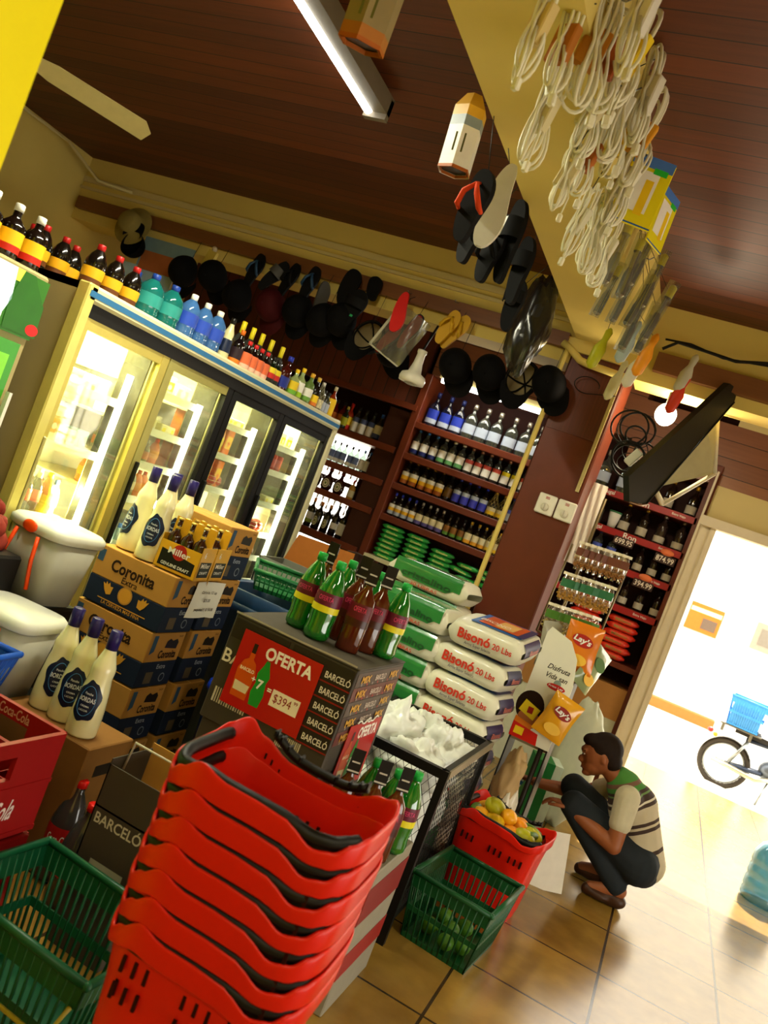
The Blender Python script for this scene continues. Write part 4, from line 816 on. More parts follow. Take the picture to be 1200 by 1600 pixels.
# bottles on the rum carton
MAR = M('5c1028', .4); SODA = dict(h=.275, r=.046, body=glass('1c8a28', .05, .16, .55), cap=M('1a9a3c', .35), lab=MAR, lab2=(M('d8cc20', .4),), style='pet', zl=(.36, .6), n=22, txt=[('OFERTA', .53, 1.2, .06)], txtmat=M('c83a6a', .4), capz=.9)
RUM = dict(h=.30, r=.041, body=G('4a1a08', .06), cap=M('0c0a0a', .3), lab=M('5a0c18', .4), lab2=(M('3a1408', .3),), style='flask', zl=(.3, .56), n=22, txt=[('OFERTA', .5, 1.1, .06)], txtmat=M('c83a5a', .4))
for i, (x, y) in enumerate(((-1.155, 2.70), (-1.055, 2.645), (-1.10, 2.86), (-.99, 2.88), (-.875, 2.85))):
    kind('soda', label=f'green soda bottle on the rum carton, {ORD[i]} of five counting left to right', loc=(x, y, 1.025), rot=.2*i, group='green soda bottles on the rum carton', name='soda_bottle', **SODA)
for i, (x, y) in enumerate(((-1.165, 2.81), (-1.02, 2.78), (-.945, 2.675), (-.93, 2.79))):
    tt = kind('rumb', label=f'dark rum bottle with a black neck tag on the carton, {ORD[i]} from the left', loc=(x, y, 1.025), rot=.15*i, group='rum bottles on the rum carton', name='rum_bottle', **RUM)
    if i == 0:
        MB().b2(-.02, .02, -.02, -.0185, .235, .315, M('0e0c0c', .35)).b2(-.02, .02, -.0205, -.02, .24, .245, M('b8b4ac', .4)).b2(-.013, .013, -.0208, -.02, .27, .275, M('b8b4ac', .4)).build('neck_tag', tt)
# lower carton right of it with more combos in front of the wire bin
t = thing('offer_carton', 'low red and white offer carton standing before the wire bin', 'box', (-.67, 2.72, 0)); MB().b2(-.13, .13, -.2, .2, 0, .47, M('8a8474', .6), bev=.004).b2(-.131, .1315, -.2015, .2015, .3, .42, M('7a1a18', .5)).b2(-.131, .1318, -.2018, .2018, .12, .2, M('8a1a18', .5)).build('carton', t)
for i, (x, y, s_) in enumerate(((-.74, 2.56, 0), (-.65, 2.58, 0), (-.585, 2.62, 0))):
    kind('rumb', label=f'black-capped rum bottle before the wire bin, {ORD[i]} from the left', loc=(x, y, .473), rot=.5, group='rum bottles before the wire bin')
for i, (x, y) in enumerate(((-.70, 2.68), (-.62, 2.68), (-.575, 2.75))):
    kind('soda', label=f'green soda bottle before the wire bin, {ORD[i]} from the left', loc=(x, y, .473), rot=.5, group='soda bottles before the wire bin')

# ================================================================== rice bags
def pillow(w_, d_, h_, seed, m_, top=None):
    """a filled sack lying flat: pinched seams left and right, flattened where it is stacked"""
    b = MB(); N1, N2 = 26, 17
    def f(u, v):
        a = 2*PI*u; ca, sa = math.cos(a), math.sin(a); q = 2*v-1
        e = max(0, 1-abs(q)**9)**.5
        y = math.copysign(abs(ca)**.42, ca)*d_/2*(.9+.1*e); z = math.copysign(abs(sa)**.5, sa)*h_/2*(.25+.75*e)
        p = Vector((q*w_/2, y, z)); n_ = noise.noise(p*9+Vector((seed, 0, 0)))*.007+noise.noise(p*26+Vector((seed, 5, 0)))*.003
        return (p.x*(1+n_*.8), p.y+n_*1.2*math.copysign(1, y), h_/2+z*(1+n_*3))
    b.surf(f, N1, N2, m_, closed=True); return b
def rice_bag(label, loc, rz, white, w_=.40, d_=.34, h_=.142, group=None, name='rice_bag'):
    t = thing(name, label, 'rice bag', loc, (0, 0, rz), group)
    BW = M('d8d6c0', .45, var=.05, coat=.2, bump=.1); GRN = M('2c7a38', .25, coat=.5, bump=.2)
    e = pillow(w_, d_, h_, random.random()*50, BW); A = lambda x, z: FRONT((x, -d_/2*1.0-.007, z))
    if white:
        RD = M('c8351c', .5)
        e.text('Bisonó', A(-w_*.12, h_*.56), width=w_*.44, height=h_*.36, mat=RD, bold=.03); e.text('20 Lbs', A(w_*.26, h_*.52), width=w_*.26, height=h_*.22, mat=RD, bold=.02); e.text('Arroz Super Selecto', A(-w_*.05, h_*.27), width=w_*.36, height=h_*.13, mat=M('4a4450', .5))
        top = lambda x, y: (x, y, h_*(.995+.012))
        def patch(pts, m_, l): e.add([(x*w_, y*d_, h_*1.02+l-.03*h_*(abs(2*x))**3) for x, y in pts], [tuple(range(len(pts)))], m_)
        patch([(-.28, -.36), (.40, -.36), (.42, .40), (-.28, .40)], M('1c5ca8', .35), .0); patch([(-.2, -.27), (.33, -.27), (.33, .34), (-.2, .34)], M('c05018', .35), .002); patch([(.0, -.2), (.24, -.2), (.24, .25), (.0, .25)], M('d8a860', .4), .003)
        patch([(.34, -.33), (.43, -.33), (.43, .36), (.34, .36)], M('2c2458', .4), .004); e.text('BISONO', T(-.03*w_, -.05*d_, h_*1.02+.003) @ RZ(0), width=w_*.4, height=d_*.14, mat=M('e8d8c8', .5))
        e.surf(lambda u, v: (w_/2*(1.012-.10*abs(2*v-1)**2.6), (u-.5)*d_*.66, h_*(.24+.62*v)), 5, 7, M('2a2350', .4)); e.text('Bisonó', RIGHT((w_/2+.010, 0, h_*.55)), width=d_*.36, height=h_*.2, mat=M('c86a50', .5))
    else:
        e.surf(lambda u, v: (w_*(-.42+.84*u), -d_/2*1.0-.0055+.016*max(0, v-.72)**1.2*4, h_*(.46+.54*v)), 10, 8, GRN); e.shape(A(0, 0), [(-w_*.34, h_*.47), (-w_*.28, h_*.3), (w_*.26, h_*.3), (w_*.34, h_*.47)], GRN, .0)
        e.text('cristalino', A(0, h_*.5), width=w_*.62, height=h_*.26, mat=M('1a4a24', .4), bold=.02, lift=.003); e.text('20 LIBRAS', A(.0, h_*.17), width=w_*.34, height=h_*.12, mat=M('c03c20', .5), lift=.002)
        e.surf(lambda u, v: ((u-.5)*w_*.86, (v-.5)*d_*.96, h_*1.022-.1*h_*(abs(2*u-1))**5-.2*h_*(abs(2*v-1))**8), 11, 11, M('3c8a48', .25, coat=.6, bump=.3))
    e.build('sack', t)
    return t
WB_ = GB_ = None
for k in range(8):
    z = k*.1425; x = -.80+(.03 if k == 7 else random.uniform(-.012, .012)); rz = -.14+random.uniform(-.03, .03)
    if k < 2:
        lb = f'green and cream rice bag at the foot of the white bag stack, {["lowest", "second"][k]}'
        if GB_ is None: GB_ = rice_bag(lb, (x, 4.27, z), rz, False, group='green and cream rice bags')
        else: dup(GB_, (x, 4.27, z), lb, (0, 0, rz))
    else:
        lb = f'white rice bag with red lettering, {["lowest of the white ones", "second of the white ones", "third of the white ones", "fourth of the white ones", "next to the top", "top of its stack"][k-2]}'
        if WB_ is None: WB_ = rice_bag(lb, (x, 4.27, z), rz, True, group='white rice bags')
        else: dup(WB_, (x, 4.27+random.uniform(-.015, .015), z+(.024 if k == 7 else 0)), lb, (.15 if k == 7 else 0, -.03 if k == 7 else 0, rz))
for k in range(8):
    dup(GB_, (-1.17+random.uniform(-.01, .01), 4.30, k*.1425), f'green and cream rice bag, {ORD[k]} from the floor, left of the white bags', (0, 0, -.1+random.uniform(-.03, .03)))
for k in range(9):
    rb = dup(GB_, (-1.30, 4.72, k*.142), f'green and cream rice bag in the rear stack against the column, {ORD[k]} from the floor', (0, 0, -.1+random.uniform(-.03, .03)), group='rear green rice bags', scale=(1.3, .8, 1.0))
t = thing('white_sack', 'small white sacks heaped left of the green rice bags', 'sack', (-1.46, 4.28, 0)); pillow(.2, .3, .5, 3, M('d8d4c0', .6, bump=.2)).build('sack', t)
dup(t, (-1.47, 4.27, .5), 'small white sack lying on the one left of the green rice bags', (0, 0, .2), scale=(1, 1, .8))
# blue bin, crate, carton, knotted bag
BLU = M('14304e', .35, var=.1); t = thing('blue_bin', 'large dark blue plastic bin behind the rum carton', 'bin', (-1.76, 3.82, 0))
r = MB(); 
def rr(a, b, e, u): ang = 2*PI*u; c_, s_ = math.cos(ang), math.sin(ang); return (math.copysign(abs(c_)**e, c_)*a, math.copysign(abs(s_)**e, s_)*b)
def tub(b, prof, m_, n=40, e=.35):
    b.surf(lambda u, v: (lambda k: (*rr(k[0], k[1], e, u), k[2]))(prof[min(int(round(v*(len(prof)-1))), len(prof)-1)]), n, len(prof), m_, closed=True); return b
tub(r, [(.001, .001, .02), (.22, .19, .02), (.24, .21, .8), (.25, .22, .8), (.27, .24, .82), (.275, .245, .9), (.265, .235, .905), (.245, .215, .89), (.235, .2, .7), (.2, .18, .04), (.001, .001, .04)], BLU); r.build('bin', t)
r = MB(); tub(r, [(.278, .248, .80), (.29, .26, .81), (.285, .255, .835), (.276, .246, .84)], BLU); r.build('rim', t)
t = thing('blue_tub', 'bright blue plastic tub low behind the rum carton', 'tub', (-1.56, 3.36, 0)); r = MB(); tub(r, [(.001, .001, .01), (.11, .11, .01), (.13, .13, .5), (.145, .145, .52), (.14, .14, .55), (.12, .12, .53), (.1, .1, .03), (.001, .001, .03)], M('0a2c9a', .3), 28, .6); r.build('tub', t)
t = thing('grey_carton', 'grey open carton with a brown raised flap behind the blue bin', 'box', (-2.08, 4.6, 0)); r = MB(); GC = M('7a7c74', .6); r.b2(-.2, .24, -.16, -.15, 0, .98, GC).b2(-.2, .24, .15, .16, 0, .98, GC).b2(-.2, -.19, -.16, .16, 0, .98, GC).b2(.23, .24, -.16, .16, 0, .98, GC).b2(-.2, .24, -.16, .16, 0, .02, GC); r.build('carton', t)
r = MB(); r.add([(-.2, .16, .98), (.24, .16, .98), (.22, .2, 1.17), (-.18, .2, 1.15)], [(0, 1, 2, 3)], M('9a5a24', .7)).add([(.24, -.16, .98), (.24, .16, .98), (.30, .14, 1.1), (.30, -.14, 1.08)], [(0, 1, 2, 3)], M('8a8c80', .6)); r.build('flap', t)
# brown jar with a dark lid near it
t = thing('paper_sack', 'dark brown rolled sack standing behind the grey carton', 'sack', (-1.93, 5.0, 0)); MB().lathe([(.1, 0), (.11, .4), (.09, .9), (.05, 1.0), (.06, 1.16), (.001, 1.17)], 14, M('2c1a0e', .7, bump=.3)).build('sack', t)
def crumple(b, c, r_, m_, seed, amp=.35, n=26, k=18, fr=2.2):
    def f(u, v):
        a = 2*PI*u; p = PI*v; d = Vector((math.sin(p)*math.cos(a), math.sin(p)*math.sin(a), -math.cos(p)))
        q = 1+amp*(noise.noise(d*fr+Vector((seed, 0, 0)))+.6*abs(noise.noise(d*fr*2.3+Vector((0, seed, 0)))))
        return (c[0]+d.x*r_[0]*q, c[1]+d.y*r_[1]*q, c[2]+d.z*r_[2]*q)
    b.surf(f, n, k, m_, closed=True, smooth=True); return b
PBAG = M('dfe3dc', .35, var=.04, coat=.3)
t = thing('plastic_bag', 'knotted white plastic bag between the blue bin and the soda bottles', 'bag', (-1.47, 3.85, .0)); r = MB(); crumple(r, (0, 0, .86), (.075, .07, .1), PBAG, 3.3); crumple(r, (0, 0, .98), (.03, .03, .05), PBAG, 6.3); r.lathe([(.07, 0), (.09, .4), (.07, .85)], 12, PBAG); r.build('bag', t)

# ================================================================== wire mesh bin
t = thing('wire_bin', 'black angle-iron bin with diamond mesh sides full of white plastic bags', 'bin', (-.80, 3.50, 0)); BK = M('080706', .45, var=.1)
x0, x1, y0, y1, zb, zt = -.24, .24, -.38, .38, .1, .69; f = MB()
for a in (x0, x1):
    for b in (y0, y1): f.b2(a-.015, a+.015, b-.015, b+.015, 0, zt, BK)
for z, h_ in ((zt, .035), (.13, .03)):
    for b in (y0, y1): f.b2(x0, x1, b-.014, b+.014, z-h_, z, BK)
    for a in (x0, x1): f.b2(a-.014, a+.014, y0, y1, z-h_, z, BK)
f.b2(x0, x1, y0, y1, .1, .11, BK); f.build('frame', t); MB().b2(x1+.012, x1+.018, y0, y1, zt-.03, zt+.004, M('8a8068', .3, .6)).build('edge_strip', t)
def meshpanel(P, L, Hh, nm):
    b = MB(); dx = .034; sl = 1.0/.55; n_ = int((L+Hh/sl)/dx)+2
    for sg in (1, -1):
        for i in range(-int(Hh/sl/dx)-1, n_):
            a0 = i*dx; s0, s1 = a0, a0+Hh/sl*1.0; z0_, z1_ = 0, Hh
            if s0 < 0: z0_ = -s0*sl; s0 = 0
            if s1 > L: z1_ = Hh-(s1-L)*sl; s1 = L
            if z1_-z0_ < .01: continue
            q0, q1 = (s0, s1) if sg == 1 else (L-s0, L-s1)
            b.tube([P(q0, z0_), P(q1, z1_)], .0013, BK, 3)
    b.build(nm, t)
meshpanel(lambda s_, z: (x0+s_, y0, .1+z), x1-x0, zt-.12, 'mesh_panel'); meshpanel(lambda s_, z: (x0+s_, y1, .1+z), x1-x0, zt-.12, 'mesh_panel')
meshpanel(lambda s_, z: (x1, y0+s_, .1+z), y1-y0, zt-.12, 'mesh_panel'); meshpanel(lambda s_, z: (x0, y0+s_, .1+z), y1-y0, zt-.12, 'mesh_panel')
for i, (x, y, z, a, b, c_, sd) in enumerate(((-.8, 3.31, .36, .165, .13, .19, 1), (-.8, 3.68, .36, .165, .14, .19, 2), (-.9, 3.42, .62, .12, .17, .14, 3), (-.74, 3.30, .60, .12, .1, .09, 4), (-.70, 3.58, .62, .11, .13, .11, 5), (-.86, 3.72, .60, .12, .12, .1, 9))):
    t = thing('plastic_bag', ['crumpled white plastic bags filling the lower front of the wire bin', 'crumpled white plastic bag low in the rear of the wire bin', 'white plastic bag heaped high at the left in the wire bin', 'white plastic bag on top at the near rim of the wire bin', 'white plastic bag on top at the right rim of the wire bin', 'white plastic bag at the back rim of the wire bin'][i], 'bag', (x, y, z), group='white bags in the wire bin')
    r = MB(); crumple(r, (0, 0, 0), (a, b, c_), PBAG, sd*3.7, .6 if i > 1 else .3, 48, 34, 1.9); r.build('bag', t)

# ================================================================== red shopping baskets
RDP = M('c81806', .35, var=.05); RBLK = M('060505', .5)
WT = [(0, .006), (35, .018), (60, .004), (88, -.026), (110, .006), (132, .034), (160, .018), (190, -.004), (218, -.028), (236, -.01), (254, .014), (268, .0), (288, -.03), (303, -.024), (322, -.004), (342, .006), (360, .006)]
def wave(deg):
    deg %= 360
    for (a, p), (b, q) in zip(WT, WT[1:]):
        if a <= deg <= b: s_ = (deg-a)/(b-a); s_ = (1-math.cos(PI*s_))/2; return p+(q-p)*s_
def red_basket(label, loc, rz=0, group=None, hh=.42):
    t = thing('shopping_basket', label, 'basket', loc, (0, 0, rz), group)
    A_, B_ = .198, .150
    def ring(k, z, wv, th=0): return lambda u: (*rr(A_*k+th, B_*k+th, .42, u), z+wv*wave(u*360))
    prof = [ring(.76, 0, 0), ring(.80, .04, 0), ring(.9, hh-.12, 0), ring(.945, hh-.046, .45), ring(.95, hh-.044, .45), ring(.99, hh-.044, .45), ring(1.0, hh-.043, .45), ring(1.003, hh-.040, .45), ring(1.012, hh-.007, 1), ring(1.010, hh-.003, 1), ring(1.002, hh, 1), ring(.985, hh, 1), ring(.978, hh-.003, 1), ring(.972, hh-.010, 1), ring(.945, hh-.055, .3), ring(.88, hh-.14, 0), ring(.78, .05, 0), ring(.74, .012, 0)]
    b = MB(); n_ = 96
    b.surf(lambda u, v: prof[int(round(v*(len(prof)-1)))](u), n_, len(prof), RDP, closed=True)
    b.prism([rr(A_*.76, B_*.76, .42, i/n_) for i in range(n_)], 0, .01, RDP)
    DKR = M('280402', .6)
    for side in (1, -1):
        for cx in (-.13, -.105, -.08, -.0, .025, .05, .09, .115, .14):
            x_ = cx; b.box((x_, side*(B_*.915+.002), hh-.12), (.007, .004, .03), DKR, None).box((x_, side*(B_*.905-.006), hh-.12), (.007, .004, .03), DKR, None)
    b.build('tub', t)
    h = MB(); q0, q1 = .44, .93; N_ = 40
    def gp(u, v): q = q0+(q1-q0)*u; a_, b_ = rr(A_*.962, B_*.955, .42, q); return (a_, b_, hh-.045+.043*v)
    h.surf(gp, N_, 2, RBLK)
    h.tube([(*rr(A_*.94, B_*.92, .45, q0+(q1-q0)*i/N_), hh-.006+.35*wave(360*(q0+(q1-q0)*i/N_))) for i in range(N_+1)], .0125, RBLK, 8)
    h.build('handle', t)
    h = MB(); pts = [(*rr(A_*1.0, B_*1.05, .5, q), hh+.010+wave(q*360)) for q in [(.20+.1*i/14) for i in range(15)]]; h.tube(pts, .010, RBLK, 8)
    for p in pts[::2]: h.box((p[0], p[1], p[2]+.006), (.004, .026, .012), RBLK)
    h.build('rear_grip', t)
    return t
NB = 7; rb0 = None
for k in range(NB):
    z = .995-.42-.0505*(NB-1-k); lb = f'red plastic shopping basket in the tall foreground stack, {["topmost", "second", "third", "fourth", "fifth", "sixth", "lowest"][NB-1-k]} from the top' if k < NB-1 else 'topmost red plastic shopping basket of the tall foreground stack'
    if k == 0: lb = 'lowest red plastic shopping basket of the tall foreground stack'
    loc = (-.528+.002*math.sin(k*2), 1.475, z)
    if rb0 is None: rb0 = red_basket(lb, loc, .06, 'stacked red baskets')
    else: dup(rb0, loc, lb, (0, 0, .06+.01*math.sin(k*3)))
zb0 = .995-.42-.0505*(NB-1)
t = thing('black_crate', 'black crate carrying the stack of red baskets', 'crate', (-.528, 1.475, 0)); MB().b2(-.18, .18, -.13, .13, 0, zb0-.002, BK, bev=.01).build('crate', t)
# fruit basket
fb = dup(rb0, (-.365, 3.92, 0), 'red shopping basket on the floor full of mangoes and plantains', (0, 0, -.12), group=None, scale=(1.06, 1.04, .95)); del fb['group']
t = thing('bin_liner', 'black plastic liner showing inside the fruit basket', 'liner', (-.365, 3.92, 0)); r = MB(); r.surf(lambda u, v: (*rr(.185-.01*v, .13-.01*v, .5, u), .36+.02*v+.008*math.sin(u*40)), 60, 3, M('14100c', .3), closed=True); r.build('liner', t)
t = None; random.seed(5)
FR = [(-.12, -.05), (-.05, -.07), (.03, -.06), (.10, -.06), (-.09, .03), (-.02, .02), (.06, .03), (.12, .02), (-.13, .08), (-.04, .09), (.04, .09), (-.07, -.01), (.0, -.02)]
for i, (x, y) in enumerate(FR):
    z = .365+(.05 if i > 10 else 0)+random.uniform(-.01, .01)
    cc = ('e09a10', 'dcae10', 'e08a10', 'a8a418')[i % 4]; key = 'mango'+cc
    lb = f'{ {"e09a10":"orange","dcae10":"yellow","e08a10":"deep orange","a8a418":"greenish"}[cc] } mango in the red basket, {ORD[i]} in reading order'
    if key in _proto: dup(_proto[key], (-.365+x, 3.92+y, z), lb, (random.random(), random.random(), random.random()*3))
    else:
        tt = thing('mango', lb, 'fruit', (-.365+x, 3.92+y, z), (random.random(), .4, random.random()*3), 'mangoes in the red basket'); r = MB(); r.ball((0, 0, 0), (.056, .041, .039), M(cc, .4, var=.3, scale=9), n=16, m=10); r.build('fruit', tt); MB().cyl((.046, 0, .004), (.056, 0, .008), .003, M('4a3014', .8), 6).build('stem', tt); _proto[key] = tt
for i, (x, y, rz) in enumerate(((.1, .06, .4), (.02, .1, .1), (.13, -.02, 1.2), (-.15, .0, 1.5))):
    lb = f'green plantain in the red fruit basket, {ORD[i]} from its rear'; loc = (-.365+x, 3.92+y, .375)
    pts = [(.09*math.sin(a), 0, .05*math.cos(a)-.04) for a in [(-1.1+2.2*k/8) for k in range(9)]]; 
    if 'plt' in _proto: dup(_proto['plt'], loc, lb, (0, .2, rz))
    else: _proto['plt'] = tt = thing('plantain', lb, 'fruit', loc, (0, .2, rz), 'plantains in the red basket'); MB().tube(pts, .019, M('4a6a1c', .45, var=.3), 9, taper=[.3, .7, .95, 1, 1, 1, .95, .7, .3]).build('fruit', tt)

# ---- slatted green baskets and crates
def slat_basket(name, label, w_, d_, h_, loc, rz, c, cat='basket', bars=True, flare=.82, emblem=None):
    t = thing(name, label, cat, loc, (0, 0, rz)); m_ = M(c, .4, var=.08); b = MB()
    for sx, sy, L, ax in ((0, -1, w_, 0), (0, 1, w_, 0), (-1, 0, d_, 1), (1, 0, d_, 1)):
        n_ = int(L/.026)
        def P(s_, z):   # point on the leaning wall
            k = flare+(1-flare)*z/h_; o = (d_ if ax == 0 else w_)/2*k*(sy if ax == 0 else sx); q = (s_-.5)*L*k
            return Vector((q, o, z)) if ax == 0 else Vector((o, q, z))
        for i in range(n_+1):
            b.tube([P(i/n_, .0), P(i/n_, h_)], .0045, m_, 4)
        for z0_, z1_ in ((0, .02), (h_*.42, h_*.5), (h_*.78, h_)):
            o = Vector((0, sy*.003, 0)) if ax == 0 else Vector((sx*.003, 0, 0)); i_ = -o
            b.add([P(0, z0_)+o, P(1, z0_)+o, P(1, z1_)+o, P(0, z1_)+o, P(0, z0_)+i_, P(1, z0_)+i_, P(1, z1_)+i_, P(0, z1_)+i_], [(0, 1, 2, 3), (5, 4, 7, 6), (3, 2, 6, 7), (0, 4, 5, 1)], m_)
    b.b2(-w_/2*flare, w_/2*flare, -d_/2*flare, d_/2*flare, 0, .008, m_); b.build('body', t)
    r_ = MB(); q = [(-w_/2, -d_/2, h_), (w_/2, -d_/2, h_), (w_/2, d_/2, h_), (-w_/2, d_/2, h_)]
    for i in range(4): r_.tube([q[i], q[(i+1) % 4]], .011, m_, 8); r_.ball(q[i], .012, m_, n=8, m=6)
    r_.build('rim', t)
    return t
gb = slat_basket('green_basket', 'dark green shopping basket on the floor in the bottom left corner', .50, .36, .30, (-1.11, 1.85, 0), -.05, '084a2c')
MB().tube([(-.23, -.185, .24), (-.2, -.20, .15), (.2, -.20, .15), (.23, -.185, .24)], .006, M('9a8a28', .4), 7).build('wire_handle', gb)
slat_basket('green_basket', 'dark green basket on the floor before the red fruit basket', .33, .42, .26, (-.37, 3.42, 0), -.1, '0c4a24')
for i, (x, y) in enumerate(((-.45, 3.36), (-.37, 3.42), (-.30, 3.34), (-.33, 3.5), (-.42, 3.5), (-.36, 3.3))):
    lb = f'green lime in the dark green basket, {ORD[i]} of six'
    if 'lime_' in _proto: dup(_proto['lime_'], (x, y, .045), lb, (i, 0, i))
    else: _proto['lime_'] = tt = thing('lime', lb, 'fruit', (x, y, .045), group='limes in the green basket'); MB().ball((0, 0, 0), (.036, .033, .033), M('4a7a1c', .4, var=.25), n=14, m=9).ball((.037, 0, 0), .005, M('4a7a1c', .4), n=6, m=4).build('fruit', tt)
slat_basket('green_crate', 'tilted green plastic crate lying on the blue bin', .28, .22, .10, (-1.84, 3.9, .91), .5, '125a2c', 'crate').rotation_euler[0] = .12
# red crates at the left edge
def drink_crate(label, loc, rz=0):
    t = thing('drink_crate', label, 'crate', loc, (0, 0, rz), 'red drink crates'); c = M('8c1010', .4, var=.1); b = MB(); w_, d_, h_ = .36, .46, .29
    for s_ in (-1, 1):
        b.b2(-w_/2, w_/2, s_*d_/2-.008, s_*d_/2+.008, 0, h_*.62, c).b2(-w_/2, w_/2, s_*d_/2-.008, s_*d_/2+.008, h_*.85, h_, c).b2(-w_/2, -.06, s_*d_/2-.008, s_*d_/2+.008, h_*.62, h_*.85, c).b2(.06, w_/2, s_*d_/2-.008, s_*d_/2+.008, h_*.62, h_*.85, c)
        x = s_*w_/2; b.b2(x-.008, x+.008, -d_/2, d_/2, 0, h_*.62, c).b2(x-.008, x+.008, -d_/2, d_/2, h_*.85, h_, c).b2(x-.008, x+.008, -d_/2, -.06, h_*.62, h_*.85, c).b2(x-.008, x+.008, .06, d_/2, h_*.62, h_*.85, c)
        b.b2(x-.012, x+.012, -d_/2, d_/2, h_*.5, h_*.54, c).b2(x-.012, x+.012, -d_/2, d_/2, .0, .015, c)
    b.b2(-w_/2, w_/2, -d_/2, d_/2, 0, .01, c)
    g = MB()
    for i in range(1, 4): g.b2(-w_/2, w_/2, -d_/2+i*d_/4-.002, -d_/2+i*d_/4+.002, .01, h_*.5, c).b2(-w_/2+i*w_/4-.002, -w_/2+i*w_/4+.002, -d_/2, d_/2, .01, h_*.5, c)
    g.build('dividers', t); e = b; e.text('Coca-Cola', RIGHT((w_/2+.009, .02, h_*.3)), width=.2, height=.06, mat=M('d8c8c0', .5), slant=.25); e.text('Coca-Cola', frame((-.0, d_/2-.0095, h_*.93), (1, 0, 0), (0, -1, 0)), width=.12, height=.03, mat=M('c89888', .5)); b.build('body', t); return t
dc = drink_crate('empty red drink crate at the left edge, upper of two', (-1.60, 1.80, .31)); dup(dc, (-1.6, 1.8, .0), 'red drink crate at the left edge, under the empty one')
# rum shopping carton and cola bottles
t = thing('rum_gift_carton', 'tall dark rum carton with an open kraft top left of the red baskets', 'box', (-1.20, 2.22, 0)); r = MB(); w_, d_, h_ = .20, .20, .58
r.b2(-w_/2, w_/2, -d_/2, -d_/2+.004, 0, h_*.94, DK).b2(-w_/2, w_/2, d_/2-.004, d_/2, 0, h_, KRAFT).b2(-w_/2, -w_/2+.004, -d_/2, d_/2, 0, h_*.97, DK).b2(w_/2-.004, w_/2, -d_/2, d_/2, 0, h_*.97, DK).b2(-w_/2, w_/2, -d_/2, d_/2, h_*.72, h_*.73, KRAFT)
e = r; e.text('BARCELÓ', FRONT((0, -d_/2-.001, h_*.68)), width=w_*.85, height=.04, mat=M('b8b4a0', .5), bold=.015); e.quad(FRONT((0.01, -d_/2-.001, h_*.44)), w_*.6, .045, M('9a9a88', .5)); e.build('carton', t)
r = MB().tube([(-w_/2+.01, -.04, h_*.9), (-w_/2+.02, -.04, h_+.03), (w_/2-.02, -.04, h_+.03), (w_/2-.01, -.04, h_*.9)], .004, M('b8b0a0', .5), 6); r.build('handle', t)
COLA = dict(h=.34, r=.055, body=G('3a3634', .12), cap=M('d81810', .35), lab=M('a01410', .4), style='pet', zl=(.32, .56), n=20, txt=[('Coca-Cola', .45, 1.5, .08)], txtmat=WHITE, capz=.93)
for i, (x, y) in enumerate(((-1.52, 2.36), (-1.40, 2.5), (-1.39, 2.27))):
    kind('cola', label=f'red-capped cola bottle on the floor left of the dark rum carton, {["left", "rear", "right"][i]} one', loc=(x, y, .0), rot=.4, group='cola bottles on the floor', name='cola_bottle', **COLA)
# carton under the lower cream bottles
t = thing('kraft_carton', 'brown carton carrying the lower cream liqueur bottles', 'box', (-1.72, 2.45, 0)); MB().b2(-.2, .2, -.12, .12, 0, .45, M('7a5428', .7), bev=.004).b2(-.04, .04, -.1215, -.12, .34, .38, BLK).b2(.2, .2015, -.05, .03, .34, .38, BLK).build('carton', t)
# white lidded tubs with orange clips
def clip_tub(label, loc, rz, s_=1.0):
    t = thing('storage_tub', label, 'tub', loc, (0, 0, rz), 'white tubs with orange clips'); t.scale = (s_,)*3; c = M('a8a698', .4, var=.05); b = MB()
    tub(b, [(.001, .001, 0), (.12, .1, 0), (.15, .125, .26), (.14, .115, .26), (.11, .09, .02), (.001, .001, .02)], c, 36, .45); b.build('body', t)
    b = MB(); tub(b, [(.158, .133, .255), (.165, .14, .262), (.165, .14, .285), (.15, .125, .30), (.001, .001, .30)], M('cfcfc2', .4), 36, .45); b.build('lid', t)
    O = M('e8480c', .35)
    MB().ball((.0, -.142, .275), (.04, .012, .024), O, n=12, m=8).build('clip', t)
    for s2 in (-1, 1): MB().tube([(s2*.06, -.142, .25), (s2*.075, -.15, .16), (s2*.085, -.135, .05)], .008, O, 6).build('strap', t)
    return t
ct = clip_tub('white tub with orange clip and straps, upper one behind the beer cartons', (-2.25, 2.70, .70), -.1, 1.0); dup(ct, (-2.06, 2.41, .43), 'white tub with orange clip and straps, lower and nearer one', (0, 0, .1))
t = thing('dark_crate', 'dark crates under the white tubs', 'crate', (-2.12, 2.62, 0)); MB().b2(-.26, .0, -.02, .2, 0, .695, BK, bev=.01).b2(-.06, .18, -.33, -.03, 0, .425, BK, bev=.01).build('crate', t)
# blue crate with clear bottles, potatoes
slat_basket('blue_crate', 'blue and red bordered crate of clear bottles at the left edge', .42, .3, .2, (-2.02, 2.06, .45), .15, '1450b8', 'crate')
tag(MB().b2(-2.24, -1.8, 1.92, 2.2, 0, .445, BK).build('crate_base'), 'black crate under the blue crate', 'crate')
for i in range(8):
    kind('cw', label=f'clear water bottle in the blue crate, {ORD[i]} of eight', loc=(-2.12+.08*(i % 4), 2.0+.1*(i//4), .46), group='clear bottles in the blue crate', name='water_bottle', h=.2, r=.034, body=glass('b8ccd4', .06, .2, .5), cap=M('c8d4d8', .4), lab=M('98aab4', .5), style='pet', zl=(.3, .5), n=12)
tag(MB().b2(-1.87, -1.80, 1.902, 1.908, .6, .655, M('d01c10', .4)).build('red_clip'), 'red clip on the blue crate rim', 'clip')
t = thing('produce_stand', 'dark stand carrying red potatoes beside the coolers', 'stand', (-2.32, 2.34, 0)); MB().b2(-.12, .10, -.2, .2, 0, .86, BK, bev=.01).build('stand', t)
random.seed(9)
